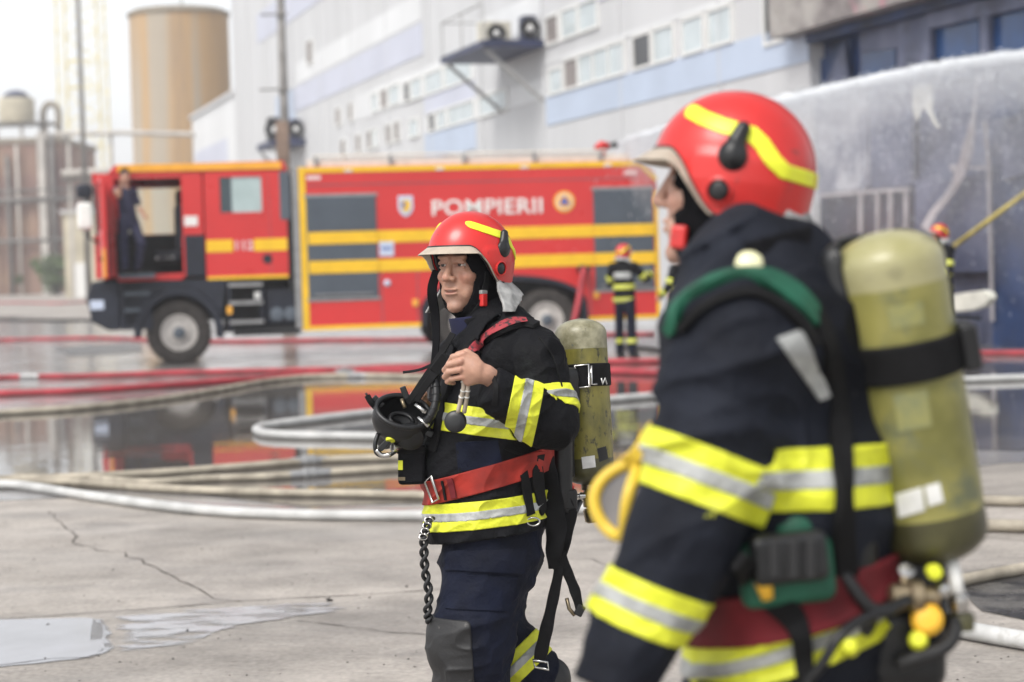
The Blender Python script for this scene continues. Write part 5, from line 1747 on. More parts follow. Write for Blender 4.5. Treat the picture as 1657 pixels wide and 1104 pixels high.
# red belt
bn = img_n(165, -47)
blt = tape('belt', J, lambda p: -(armL(p) - .012), P(785, 772, .1), bn, 19 / 537, mid, *bounds([P(670, 720, .35), P(915, 830, .35), P(670, 720, -.35), P(915, 830, -.35)], .02), m='red_web', out=.010, silver=False)
strap('belt_webbing', O(J, .010), [(735, 806), (732, 790), (728, 775)], .02, 'red_dark', blt, 5.2, 6.3, .003)
strap('belt_webbing', O(J, .010), [(722, 809), (719, 794), (716, 778)], .008, 'webbing', blt, 5.2, 6.3, .003)
b = MB()
bp, bnm, _ = march_many(O(J, .012), [(690, 778), (700, 772), (712, 806), (702, 812)], 5.2, 6.3)
bp = bp + bnm * .006
b.tube(list(bp), .0045, 8, closed=True); b.build('belt_buckle', M['chrome'], blt)
patch('chest_pocket', J, [(738, 716), (806, 712), (812, 752), (742, 764)], 'trouser', jk, 5.2, 6.3, 10, 6, .004)
for px in ([(872, 545), (893, 575), (905, 612), (912, 640)], [(740, 712), (742, 740), (745, 768)], [(815, 725), (840, 735), (868, 742)], [(800, 860), (802, 872)]):
    strap('seam', J, px, .006, 'webbing', jk, 5.2, 6.3, .0022, .0015)
strap('cuff_edge', J, [(798, 604), (803, 628), (800, 655)], .016, 'webbing', jk, 5.2, 6.3, .003, .002)
# zip placket and loop tabs
strap('front_placket', J, [(735, 560), (722, 600), (712, 640)], .045, 'cloth', jk, 5.2, 6.3, .005)
strap('hem_tab', O(J, .004), [(846, 765), (852, 800), (858, 833)], .036, 'webbing', jk, 5.2, 6.3, .004)
q, qn, _ = march_many(J, [(860, 838)], 5.2, 6.3)
b = MB(); b.tube([q[0] + qn[0] * .012 + CR * .019 * math.cos(a) + CU * (.012 * math.sin(a) - .012) for a in np.linspace(0, 6.28, 17)[:-1]], .0028, 8, closed=True); b.build('ring', M['chrome'], jk)

# trousers
tl = U(.03, cap(P(796, 880, .05), P(764, 1045, .08), .126, .116), cap(P(764, 1045, .08), P(758, 1215, .06), .116, .092))
trr = U(.03, cap(P(797, 885, -.09), P(788, 1008, -.13), .122, .108), cap(P(788, 1008, -.13), P(868, 1092, -.11), .10, .082))
_Tb = U(.04, ecap(P(798, 845, 0), P(796, 890, 0), .150, .150, bl, 1.05), tl, trr)
T = folds(_Tb, .014, (6, 6, 11), np.stack([CR, CB, CU]), 3.7)
lo, hi = bounds([P(660, 830, .35), P(930, 1240, .35), P(660, 830, -.4), P(930, 1240, -.4)], .02)
Tc = lambda p: np.maximum(np.maximum(T(p), half(P(790, 838), CU)(p)), half(P(758, 1218), -CU)(p))
trs = solid('trousers', Tc, lo, hi, .0075, M['trouser'], mid)
patch('pocket_flap', T, [(728, 893), (850, 889), (846, 928), (722, 922)], 'trouser', trs, 5.2, 6.4, 14, 5, .008)
patch('cargo_pocket', T, [(728, 930), (838, 934), (822, 990), (722, 985)], 'trouser', trs, 5.2, 6.4, 14, 7, .005)
lo2, hi2 = bounds([P(670, 990, .35), P(790, 1190, .35), P(670, 990, -.1), P(790, 1190, -.1)], .02)
kb = rbox(P(722, 1085, .14), (.082, .30, .155), np.stack([norm(CR + .06 * CU), CB, CU]), .015)
solid('knee_patch', lambda p: np.maximum.reduce([T(p) - .006, -(T(p) + .008), kb(p), tl(p) - .03]), lo2, hi2, .0045, M['knee'], trs, 1)
shr = cap(P(788, 1008, -.13), P(868, 1092, -.11), .10, .082)
lo2, hi2 = bounds([P(780, 980, .1), P(930, 1130, .1), P(780, 980, -.35), P(930, 1130, -.35)], .02)
tape('leg_band', T, near(shr, .02), P(845, 1068, -.115), norm(P(868, 1092, -.11) - P(788, 1008, -.13)), 22 / 537, trs, lo2, hi2, .0045)

# boots
bt = U(.03, cap(P(757, 1190, .06), P(757, 1238, .06), .065, .06), cap(P(757, 1246, .06), P(700, 1250, .11), .048, .042), cap(P(772, 1248, .05), P(745, 1250, .07), .046))
fl = half(foot, -UP)
solid('boot', lambda p: np.maximum(bt(p), half((0, 0, .0), -UP)(p)), *bounds([P(650, 1150, .3), P(830, 1275, .3), P(650, 1150, -.15), P(830, 1275, -.15)], .02), .007, M['boot'], mid)
bt2 = U(.03, cap(P(868, 1090, -.11), P(885, 1108, -.11), .066, .060), cap(P(893, 1112, -.11), P(868, 1172, -.10), .050, .042), cap(P(895, 1092, -.11), P(888, 1115, -.11), .050))
solid('boot', bt2, *bounds([P(830, 1040, .1), P(950, 1210, .1), P(830, 1040, -.25), P(950, 1210, -.25)], .02), .007, M['boot'], mid)

# body: head, neck, trunk, arms and hands in one skin
hs = head_sdf(fh, P(795, 540, 0))
hd = lambda *a: cap(*a)
wristL = P(787, 606, .345)
fing = []
kn = [((750, 573, .362), (733, 578, .352), (727, 588, .322), (738, 591, .305)), ((746, 585, .368), (727, 590, .356), (720, 599, .325), (732, 602, .306)),
      ((745, 598, .366), (726, 602, .354), (720, 610, .325), (731, 612, .306)), ((748, 610, .358), (731, 613, .346), (724, 618, .322), (734, 620, .306))]
for r_, k4 in zip((.0090, .0095, .0090, .0080), kn):
    q = [P(*k) for k in k4]
    fing.append(U(.003, cap(q[0], q[1], r_ * 1.08, r_), cap(q[1], q[2], r_, r_ * .92), cap(q[2], q[3], r_ * .92, r_ * .8)))
palm = U(.018, ecap(wristL, P(772, 600, .355), .024, .027, CU, 1.05), ell(P(763, 592, .352), (.027, .024, .032), np.stack([CR, CB, CU])), cap(P(752, 578, .356), P(752, 608, .354), .013, .013),
         cap(P(776, 610, .352), P(758, 618, .345), .016, .013))
thumb = U(.004, cap(P(768, 580, .345), P(755, 571, .335), .013, .0115), cap(P(755, 571, .335), P(741, 574, .322), .0112, .0095))
hand = U(.008, palm, thumb)
for f_ in fing: hand = U(.0035, hand, f_)
# right hand, behind the mask straps
hr = U(.010, cap(P(690, 664, -.01), P(680, 655, .02), .024, .026), ell(P(677, 650, .03), (.028, .022, .03), np.stack([CR, CB, CU])))
for k in range(4):
    hr = U(.004, hr, U(.003, cap(P(684 - k * 3, 640 + k * 5, .045), P(669 - k * 2, 638 + k * 5, .05), .0095, .009), cap(P(669 - k * 2, 638 + k * 5, .05), P(664, 643 + k * 5, .03), .009, .008)))
hr = U(.004, hr, cap(P(686, 638, .02), P(676, 629, .03), .011, .009))
inner = U(.03, cap(P(795, 540, 0), P(792, 850, 0), .09, .10), cap(P(800, 560, .02), P(862, 585, .14), .05), cap(P(800, 560, -.02), P(748, 588, -.15), .05),
          cap(P(862, 585, .14), P(893, 683, .23), .045, .04), cap(P(893, 683, .23), wristL, .038, .027), cap(P(748, 588, -.15), P(722, 690, -.22), .045, .038), cap(P(722, 690, -.22), P(690, 664, -.01), .036, .026),
          cap(P(796, 880, .06), P(764, 1045, .08), .08, .058), cap(P(764, 1045, .08), P(757, 1235, .06), .055, .04), cap(P(797, 885, -.09), P(788, 1008, -.13), .08, .058), cap(P(788, 1008, -.13), P(880, 1104, -.11), .052, .04), cap(P(794, 850, 0), P(797, 885, 0), .11))
body_f = U(.008, U(.02, hs, inner), hand, hr)
lo, hi = bounds([P(655, 330, .42), P(910, 1245, .42), P(655, 330, -.28), P(910, 1245, -.28)], .01)
v, qd = nets(body_f, lo, hi, .0034, 2)
bo = mesh('body', v, qd, M['skin'], mid)
col = head_tint(fh, v)
hv = (np.abs(hf.local(v)) < np.array([.2, .2, .2])).all(1)
col[~hv] = (.47, .265, .185)
kd = np.min([np.linalg.norm(v - P(*k[0]), axis=1) for k in kn], axis=0)
col = col * (1 - .35 * np.clip(1.3 - kd / .012, 0, 1)[:, None]) + np.array([.50, .20, .15]) * (.35 * np.clip(1.3 - kd / .012, 0, 1)[:, None])
add_tint(bo, col)
eyes(fh, bo, (-.05, -.03))
hoodf = hood_sdf(fh, P(797, 545, 0))
hl, hh = bounds([hf.w(f, l, u) for f in (-.14, .12) for l in (-.12, .12) for u in (-.2, .16)], .01)
solid('hood', lambda p: np.maximum.reduce([hoodf(p), -(body_f(p) - .0015), half(P(797, 538), -CU)(p)]), hl, hh, .0036, M['hood'], mid, 1)
wear_helmet(mid, hf)
# chin strap with red clasp, side guards of the helmet harness
hsurf = O(hoodf, .001)
strap('chin_strap', hsurf, [(787, 440), (784, 465), (778, 490), (765, 510)], .018, 'webbing', mid, 5.5, 6.2, .003)
b = MB(); b.obox(hf.w(.030, .086, -.092), [hf.u, hf.f, hf.l], [.019, .0105, .009]); b.build('strap_clasp', M['helmet_red'], mid, smooth=False, bevel=.004)
b = MB(); b.obox(hf.w(.030, .086, -.068), [hf.u, hf.f, hf.l], [.006, .012, .007]); b.build('strap_buckle', M['flap'], mid, smooth=False, bevel=.002)
# dark hanging neck strap at the far side of the face
b = MB(); pts = smooth_path([hf.w(.055, -.085, .0), hf.w(.072, -.09, -.06), P(704, 510, -.04), P(706, 545, -.02), P(703, 580, .0), P(698, 604, .02)], 5)
b.ribbon(pts, [CB + CR * -.4] * len(pts), list(np.interp(np.linspace(0, 1, len(pts)), [0, .3, .6, 1], [.03, .034, .026, .018])), .003); b.build('hanging_strap', M['hood'], mid, auto=50)
b = MB(); pts = smooth_path([P(700, 590, .02), P(684, 597, .03), P(668, 601, .03), P(652, 603, .03)], 5)
b.ribbon(pts, [CU + CB * .4] * len(pts), .016, .002); b.build('strap_end', M['webbing'], mid, auto=50)
# stand-up collars
col_f = lambda p: np.maximum.reduce([shell(folds(ecap(P(776, 512, .01), P(800, 560, 0), .078, .112, bl, 1.05), .005, (10, 10, 10)), -.006, .006)(p), half(P(790, 508), norm(CU - CR * .25))(p), half(P(796, 560), -CU)(p), -(hf.local(p)[:, 0] * 0 - .0) * 0 - 1])
solid('collar', col_f, *bounds([P(710, 480, .2), P(870, 590, .2), P(710, 480, -.2), P(870, 590, -.2)], .02), .0045, M['cloth'], jk, 1)
col2 = lambda p: np.maximum.reduce([shell(cap(P(765, 505, .015), P(785, 565, .0), .072, .085), -.004, .004)(p), half(P(770, 512), norm(CU - CR * .1))(p), half(P(785, 570), -CU)(p)])
solid('inner_collar', col2, *bounds([P(700, 490, .2), P(860, 590, .2), P(700, 490, -.2), P(860, 590, -.2)], .02), .0045, M['navy_knit'], mid, 1)

# ------------------------------------------------------------------ his breathing apparatus
ba = thing('breathing_apparatus', 'scuffed olive air cylinder with harness on the back of the sharp firefighter', 'air cylinder', P(945, 650, -.14), group='breathing apparatus')
c0, c1 = P(953, 785, -.13), P(938, 516, -.15)
ax = norm(c1 - c0); L = np.linalg.norm(c1 - c0)
R_ = .0805


def cylinder(c0, ax, L, R_, parent, mats, cuts, cap0=.55):
    prof = [(.018, -.004), (.022, .0)]
    prof += [(R_ * math.sin(a), R_ * .62 * (1 - math.cos(a))) for a in np.linspace(.32, math.pi / 2, 9)]
    nb = 26
    prof += [(R_ * (1 + .004 * math.sin(k * 1.7)), R_ * .62 + (L - R_ * 1.2) * k / nb) for k in range(1, nb)]
    prof += [(R_ * math.sin(a), L - R_ * .58 * (1 - math.cos(a))) for a in np.linspace(math.pi / 2, .0, 10)]
    b = MB(); n = 48; b.lathe(c0, ax, prof, n)
    fm = []
    for f in b.f:
        h = np.mean([(np.array(b.v[i]) - c0) @ ax for i in f]) / L
        k = 0
        for c_ in cuts:
            if h > c_: k += 1
        fm.append(k)
    return mesh('cylinder', b.v, b.f, None, parent, mats=[M[x] for x in mats], fm=fm)


cyl = cylinder(c0, ax, L, R_, ba, ['olive_dark', 'olive', 'cyl_grey'], [.16, .815])
cs = cap(c0 + ax * R_ * .8, c1 - ax * R_ * .6, R_)
# straps round the cylinder with a wire buckle
hb = P(946, 608, -.14); hh_ = (hb - c0) @ ax
b = MB(); b.lathe(c0 + ax * (hh_ - .035), ax, [(R_ + .001, 0), (R_ + .006, .003), (R_ + .006, .067), (R_ + .001, .07)], 40); cst = b.build('cylinder_strap', M['webbing'], ba, auto=40)
q, qn, _ = march_many(O(cs, .009), [(930, 592), (952, 590), (954, 626), (932, 628)], 5.6, 6.4)
b = MB(); b.tube(list(q), .0042, 8, closed=True); b.build('strap_buckle', M['chrome'], cst)
q, qn, _ = march_many(O(cs, .008), [(957, 592), (957, 622), (966, 622)], 5.6, 6.4)
b = MB(); b.tube(list(q), .004, 8); b.build('buckle_lever', M['chrome'], cst)
q, qn, _ = march_many(O(cs, .0075), [(973, 612), (975, 622), (979, 612), (982, 622)], 5.6, 6.4)
b = MB(); b.tube(list(q), .0022, 6); b.build('strap_print', M['sticker'], cst)
patch('label', cs, [(941, 740), (962, 737), (964, 756), (943, 759)], 'sticker', ba, 5.6, 6.5, 8, 3, .0012)
patch('label', cs, [(966, 726), (980, 722), (984, 742), (970, 748)], 'rubber', ba, 5.6, 6.5, 6, 3, .0012)
# valve
b = MB(); b.lathe(c0 + ax * .004, -ax, [(.024, 0), (.024, .018), (.017, .020), (.017, .045), (.021, .047), (.021, .07), (.012, .074), (.001, .075)], 20); vb = b.build('valve', M['brass'], ba, auto=30)
vc = c0 - ax * .034
b = MB(); b.lathe(vc, -CR, [(.012, 0), (.012, .03), (.008, .032), (.008, .05)], 14); b.build('valve_stem', M['chrome'], vb, auto=30)
b = MB(); b.lathe(vc - CR * .045, -CR, [(.008, 0), (.021, .004), (.023, .010), (.021, .022), (.01, .026), (.001, .026)], 14); b.build('valve_knob', M['rubber'], vb, auto=30)
b = MB(); b.lathe(c0 - ax * .07, norm(-ax + CR * .15), [(.02, 0), (.024, .006), (.024, .04), (.016, .046), (.001, .047)], 16); b.build('valve_cap', M['brass'], vb, auto=30)
# back plate and waist frame
bk = norm(CR * .9 - CB * .42)
bplate = U(.03, rbox(P(905, 650, -.12), (.030, .09, .10), np.stack([bk, bl, ax]), .02), rbox(P(895, 760, -.05), (.028, .09, .12), np.stack([bk, bl, ax]), .02), rbox(P(912, 690, -.1), (.03, .05, .16), np.stack([bk, bl, ax]), .02))
solid('back_plate', S(.004, bplate, O(cs, .001)), *bounds([P(850, 500, .2), P(1000, 850, .2), P(850, 500, -.35), P(1000, 850, -.35)], .02), .006, M['rubber'], ba, 1)
# shoulder strap: wide black pad with red print
Js = O(J, .002)
strap('shoulder_strap', Js, [(868, 528), (838, 522), (805, 534), (775, 556), (748, 584), (727, 618), (716, 648)], [.05, .058, .062, .060, .056, .046, .04], 'webbing', ba, 5.3, 6.3, .010, .001, n=5)
strap('strap_print', O(J, .014), [(852, 520), (828, 521), (800, 535), (775, 555), (762, 570)], [.030, .034, .034, .032, .028], 'strap_red', ba, 5.3, 6.3, .002, .006, n=5, smooth_n=4)
strap('chest_strap', Js, [(716, 648), (712, 672), (708, 700), (700, 730)], .034, 'webbing', ba, 5.3, 6.3, .005)
strap('side_strap', Js, [(872, 735), (868, 765), (872, 800), (878, 830)], .05, 'webbing', ba, 5.3, 6.3, .006)
# waist webbing hanging behind
def loose(name, pts, w, m='webbing', th=.004, face=None, parent=None):
    p = smooth_path([P(*q) for q in pts], 6)
    n_ = [norm(CB * .85 + CR * .4 * math.sin(i * .5)) if face is None else face for i in range(len(p))]
    b = MB(); b.ribbon(p, n_, w if not hasattr(w, '__len__') else list(np.interp(np.linspace(0, 1, len(p)), np.linspace(0, 1, len(w)), w)), th)
    return b.build(name, M[m], parent or ba, auto=50)


loose('waist_strap', [(884, 728, .06), (888, 765, .07), (895, 810, .06), (900, 850, .06), (897, 890, .06), (895, 920, .05)], [.045, .05, .062, .066, .055, .03])
loose('waist_strap', [(905, 770, .0), (912, 800, .02), (922, 830, .02), (915, 870, .03), (905, 905, .03), (893, 918, .04)], [.03, .04, .045, .04, .036, .03])
loose('waist_strap', [(908, 893, .04), (918, 925, .03), (930, 955, .03), (938, 985, .03)], [.026, .032, .034, .026])
loose('hanging_strap', [(902, 880, .04), (905, 915, .04), (897, 960, .04), (886, 1010, .03), (877, 1050, .03), (872, 1072, .02)], [.03, .03, .034, .040, .042, .038])
b = MB(); b.obox(P(938, 988, .03), [norm(CU + CR * .5), norm(CR - CU * .5), CB], [.017, .013, .007]); b.build('strap_buckle', M['rubber'], ba, smooth=False, bevel=.004)
b = MB(); b.tube([P(917, 968, .03), P(921, 985, .03), P(930, 996, .03)], .006, 8); b.build('snap_hook', M['brass'], ba)
b = MB(); b.tube([P(862, 1068, .03), P(886, 1072, .03), P(888, 1084, .03), P(866, 1080, .03)], .004, 8, closed=True); b.build('strap_buckle', M['chrome'], ba)
b = MB(); b.obox(P(922, 808, .0), [CU, CR, CB], [.03, .022, .03]); b.build('waist_block', M['rubber'], ba, smooth=False, bevel=.008)
b = MB(); pts = smooth_path([P(904, 728, -.02), P(905, 745, .0), P(908, 762, .01), P(916, 778, .0), P(926, 790, -.02)], 5); b.tube(pts, .008, 8); b.build('air_hose', M['helmet_red'], ba)
b = MB(); pts = smooth_path([P(938, 812, -.05), P(928, 830, .0), P(914, 822, .02), P(905, 800, .02), P(900, 765, .0)], 5); b.tube(pts, .010, 8); b.build('air_hose', M['rubber'], ba)
# gauge hanging from the hand on two pale hoses
for (x0, x1, xm) in ((750, 741, 746), (757, 751, 755)):
    pts = smooth_path([P(x0, 610, .335), P(x0, 628, .335), P(xm, 645, .32), P(x1, 668, .30)], 5)
    b = MB(); b.tube(pts, .0065, 8); b.build('gauge_hose', M['brim'], ba)
    for k in (2, 6, 9):
        b = MB(); b.tube([pts[k], pts[k] + (pts[k + 1] - pts[k]) * .5], .0085, 8); b.build('hose_collar', M['sticker'], ba)
gc = P(738, 683, .295)
b = MB(); b.lathe(gc - CB * .012, norm(CB + CU * .1 - CR * .15), [(.026, 0), (.0315, .004), (.0325, .012), (.0315, .020), (.026, .024), (.012, .026), (.001, .0262)], 32); b.build('gauge', M['rubber'], ba, auto=50)

# ------------------------------------------------------------------ mask and pouch hanging at his chest
mk = thing('face_mask', 'black breathing mask hanging by straps in front of the sharp firefighter', 'mask', P(650, 690, .12))
mc = P(650, 678, .14)
mfwd = norm(CR * .22 + CB * .62 + CU * .72)            # the open back of the mask faces up and towards us
ml = norm(np.cross(mfwd, CU - CR)); ml = norm(CR - mfwd * (CR @ mfwd)); mu = np.cross(mfwd, ml)
MR = np.stack([ml, mu, mfwd])
bowl = S(.006, ell(mc, (.088, .074, .078), MR), ell(mc + mfwd * .016, (.076, .062, .070), MR))
bowl = I(.006, bowl, half(mc + mfwd * .03, mfwd))
bowl = U(.01, bowl, cap(mc - mfwd * .055 - ml * .02, mc - mfwd * .095 - ml * .03, .034, .028))
solid('mask_shell', bowl, *bounds([mc], .14), .0034, M['rubber'], mk, 1)
b = MB(); b.tube([mc + mfwd * .030 + ml * .081 * math.cos(a) + mu * .067 * math.sin(a) for a in np.linspace(0, 2 * math.pi, 33)[:-1]], .0085, 8, closed=True); b.build('mask_seal', M['rubber'], mk)
b = MB(); b.tube([mc - mfwd * .005 + ml * .034 * math.cos(a) + mu * .028 * math.sin(a) for a in np.linspace(0, 2 * math.pi, 25)[:-1]], .007, 8, closed=True); b.build('inner_mask', M['rubber'], mk)
for (x, y, w_, dx, dy) in ((612, 650, .14, -14, -14), (655, 636, .12, -6, -16), (672, 642, .14, 10, -12), (690, 700, .15, 14, 6), (622, 720, .17, -10, 10)):
    b = MB(); b.obox(P(x, y, w_), [norm(CR * dx - CU * dy), norm(CR * dy + CU * dx), CB], [.020, .009, .006]); mb_ = b.build('strap_lug', M['rubber'], mk, smooth=False, bevel=.003)
b = MB(); b.tube(smooth_path([P(592, 636, .15), P(598, 648, .15), P(606, 658, .15), P(616, 664, .15)], 4), [.004] * 12 + [.004], 6); b.build('strap_tongue', M['rubber'], mk)
b = MB(); b.ribbon(smooth_path([P(594, 640, .16), P(601, 652, .16), P(611, 662, .15)], 4), [CB] * 9, .018, .003); b.build('mask_strap', M['webbing'], mk, auto=50)
for pts, w_ in (([(733, 540, .10), (712, 575, .14), (690, 608, .17), (668, 641, .17), (660, 652, .16)], .020), ([(722, 575, .15), (708, 598, .18), (690, 622, .18), (672, 648, .17)], .024)):
    loose('neck_strap', pts, w_, 'webbing', .003, norm(CB - CR * .3), mk)
b = MB(); b.obox(P(712, 590, .18), [norm(CR * -.6 - CU * .8), norm(CR * .8 - CU * .6), CB], [.03, .017, .007]); b.build('strap_pad', M['webbing'], mk, smooth=False, bevel=.004)
b = MB(); b.tube(smooth_path([P(612, 702, .15), P(607, 718, .16), P(610, 734, .16), P(625, 738, .16), P(640, 730, .16), P(648, 718, .15)], 5), .0065, 8); b.build('mask_wire', M['rubber'], mk)
b = MB(); b.tube(smooth_path([P(609, 728, .165), P(618, 737, .165), P(632, 736, .165)], 4), .0075, 8); b.build('wire_clip', M['chrome'], mk)
b = MB(); b.lathe(P(646, 724, .15), norm(-CR + CB), [(.012, 0), (.014, .01), (.012, .026), (.001, .027)], 14); b.build('coupling', M['chrome'], mk, auto=30)
b = MB(); b.lathe(P(632, 708, .17), norm(-CU + CB * .5), [(.014, 0), (.014, .012), (.001, .013)], 14); b.build('button', M['fluo'], mk, auto=30)
b = MB(); b.lathe(P(664, 706, .16), norm(CB - CU * .5), [(.035, -.02), (.042, .0), (.040, .014), (.022, .024), (.001, .025)], 24); b.build('exhale_valve', M['rubber'], mk, auto=40)
hs_ = smooth_path([P(664, 702, .14), P(682, 690, .17), P(700, 668, .19), P(706, 640, .18), P(703, 610, .16)], 5)
b = MB(); b.tube(hs_, .013, 10); b.build('mask_hose', M['rubber'], mk)
for k in range(1, len(hs_) - 1, 2):
    b = MB(); b.tube([hs_[k], hs_[k] + (hs_[k + 1] - hs_[k]) * .4], .0145, 10); b.build('hose_rib', M['rubber'], mk)
for (a_, c_, r_, m_) in (((672, 655, .18), (690, 668, .19), .007, 'chrome'), ((676, 676, .18), (694, 690, .19), .006, 'chrome'), ((650, 646, .16), (655, 660, .17), .006, 'brass')):
    b = MB(); b.tube([P(*a_), P(*c_)], r_, 8); b.build('adjuster', M[m_], mk)
pc = thing('radio_pouch', 'black pouch with small yellow tab hanging below the black mask', 'pouch', P(668, 780, .12))
b = MB(); b.obox(P(667, 752, .10), [norm(CR + CU * .03), CU, CB], [.041, .058, .03]); b.build('pouch', M['cloth'], pc, smooth=False, bevel=.012)
b = MB(); b.obox(P(666, 727, .10), [norm(CR + CU * .03), CU, CB], [.043, .012, .034]); b.build('flap', M['webbing'], pc, smooth=False, bevel=.006)
b = MB(); b.obox(P(648, 753, .133), [CR, CU, CB], [.007, .014, .003]); b.build('tab', M['fluo'], pc, smooth=False, bevel=.001)
b = MB(); b.obox(P(650, 775, .133), [CR, CU, CB], [.010, .005, .002]); b.build('tab', M['brass'], pc, smooth=False)
# twisted tether hanging at his front
rp = thing('tether', 'twisted dark tether hanging from the coat hem at the front of the sharp firefighter', 'rope', P(690, 1008, .1))
cl = smooth_path([P(697, 838, .14), P(687, 862, .14), P(686, 890, .13), P(688, 925, .12), P(694, 960, .12), P(692, 992, .12), P(696, 1008, .12)], 14)
for s_ in (0, math.pi):
    pts = [c + CR * .0085 * math.cos(i * .42 + s_) + CB * .0085 * math.sin(i * .42 + s_) for i, c in enumerate(cl)]
    b = MB(); b.tube(pts, .0062, 8); b.build('rope_strand', M['knee'], rp)
for k in range(4):
    p = P(694 - k * 3, 842 + k * 9, .15); b = MB(); b.tube([p + CR * .012 * math.cos(a) + CU * .009 * math.sin(a) + CB * .004 * math.sin(2 * a) for a in np.linspace(0, 6.28, 15)[:-1]], .0028, 6, closed=True); b.build('ring', M['chrome'], rp)
# ================================================================== THE NEAR, SOFT FIREFIGHTER ON THE RIGHT
NZ = 3.07


def P2(x, y, w=0.0): return W(x, y, NZ - w)


foot2 = P2(1265, 2030, 0); foot2[2] = 0
nr = thing('person', 'nearest firefighter seen from behind, out of focus, with green harness and red helmet', 'person', foot2, group='firefighters')
f2 = Frame(P2(1178, 318, -.27), math.radians(-18), math.radians(6), 0)
b2f = norm(-CR * .93 - CB * .30); b2l = norm(CB * .93 - CR * .30)
tor2 = U(.08,
         ecap(P2(1240, 560, .0), P2(1262, 790, .0), .150, .158, b2l, 1.18),
         ecap(P2(1262, 790, .0), P2(1280, 1080, .0), .155, .150, b2l, 1.12),
         cap(P2(1225, 500, .04), P2(1205, 552, .16), .085, .088),
         cap(P2(1255, 500, -.05), P2(1300, 560, -.18), .085, .09),
         cap(P2(1222, 430, 0), P2(1245, 540, 0), .082, .13))
up2 = cap(P2(1200, 556, .16), P2(1106, 862, .20), .096, .082)
fo2 = cap(P2(1106, 862, .20), P2(980, 1128, .24), .080, .056)
rt2 = U(.03, cap(P2(1310, 570, -.2), P2(1330, 860, -.26), .10, .08), cap(P2(1330, 860, -.26), P2(1180, 1000, -.28), .08, .06))
_J2b = U(.04, tor2, U(.03, up2, fo2), rt2)
_J2f = folds(_J2b, .014, (5.5, 5.5, 9), np.stack([norm(CR + CU * .4), CB, norm(CU - CR * .4)]), 11.0)
hem2 = half(P2(1255, 1128), -img_n(175, -50))
cuf2 = half(P2(988, 1122, .24), norm(P2(985, 1128, .24) - P2(1100, 862, .2)))


def J2(p):
    d = np.maximum(_J2f(p), np.where(fo2(p) < .09, -1, hem2(p)))
    return np.maximum(d, np.where(fo2(p) < .09, cuf2(p), -1))


lo, hi = bounds([P2(900, 400, .4), P2(1500, 1140, .4), P2(900, 400, -.45), P2(1500, 1140, -.45)], .03)
jk2 = solid('jacket', J2, lo, hi, .0068, M['cloth_navy'], nr)
ua2 = norm(P2(1100, 862, .20) - P2(1192, 548, .16)); fa2 = norm(P2(1000, 1090, .24) - P2(1100, 862, .2))
T0 = lambda p: np.full(len(p), -1.0)
tape('sleeve_band', J2, lambda p: up2(p) - .025, P2(1122, 765, .19), norm(img_n(195, 74) * -1 + CB * .05), 43 / 1050, jk2, *bounds([P2(1000, 640, .4), P2(1260, 880, .4), P2(1000, 640, .0), P2(1260, 880, 0)], .01), cell=.0036)
tape('sleeve_band', J2, lambda p: fo2(p) - .025, P2(1044, 979, .22), norm(img_n(140, 55)), 38 / 1050, jk2, *bounds([P2(930, 880, .4), P2(1160, 1080, .4), P2(930, 880, .05), P2(1160, 1080, .05)], .01), cell=.0036)
tape('chest_band', J2, lambda p: np.maximum(-(up2(p) - .012), -(rt2(p) - .01)), P2(1310, 768, .1), img_n(100, -2), 48 / 1050, jk2, *bounds([P2(1150, 690, .35), P2(1500, 850, .35), P2(1150, 690, -.35), P2(1500, 850, -.35)], .01), cell=.004)
hb2 = img_n(175, -58)
tape('hem_band', J2, lambda p: np.maximum(-(fo2(p) - .020), tor2(p) - .028), P2(1250, 1050, .1), hb2, 38 / 1050, jk2, *bounds([P2(1050, 960, .35), P2(1500, 1140, .35), P2(1050, 960, -.35), P2(1500, 1140, -.35)], .01), cell=.004)
tape('belt', J2, lambda p: np.maximum(-(fo2(p) - .020), tor2(p) - .028), P2(1250, 985, .1), img_n(175, -40), 38 / 1050, nr, *bounds([P2(1050, 900, .35), P2(1500, 1080, .35), P2(1050, 900, -.35), P2(1500, 1080, -.35)], .01), cell=.0045, m='red_dark', out=.012, silver=False)
patch('shoulder_flash', J2, [(1256, 548), (1300, 532), (1342, 642), (1326, 648)], 'silver', jk2, 2.6, 3.3, 6, 10, .003)
# trousers and boots down to the ground
t2 = U(.04, ecap(P2(1265, 1030, 0), P2(1268, 1140, 0), .155, .155, b2l, 1.1), cap(P2(1275, 1150, .08), P2(1235, 1560, .10), .115, .095), cap(P2(1235, 1560, .10), P2(1275, 1960, .08), .095, .085),
       cap(P2(1290, 1150, -.09), P2(1300, 1560, -.10), .115, .095), cap(P2(1300, 1560, -.10), P2(1345, 1960, -.10), .095, .085))
tf2 = folds(t2, .008, (6, 6, 10), np.stack([CR, CB, CU]), 5)
lo, hi = bounds([P2(1080, 1060, .35), P2(1480, 1990, .35), P2(1080, 1060, -.35), P2(1480, 1990, -.35)], .02)
solid('trousers', lambda p: np.maximum(tf2(p), np.maximum(half(P2(1262, 1085), CU)(p), half((0, 0, .08), -UP)(p))), lo, hi, .013, M['trouser'], nr, 1)
for (x, w_) in ((1275, .08), (1345, -.10)):
    a = P2(x, 1990, w_)
    bx = U(.03, cap(a + UP * .16, a * np.array([1, 1, 0]) + UP * .08, .066, .06), cap(a * np.array([1, 1, 0]) + UP * .045, a * np.array([1, 1, 0]) + UP * .045 + b2f * np.array([1, 1, 0]) * .16, .05, .045))
    solid('boot', lambda p: np.maximum(bx(p), half((0, 0, .002), -UP)(p)), *bounds([a + UP * .2, a * np.array([1, 1, 0])], .27), .011, M['boot'], nr, 1)
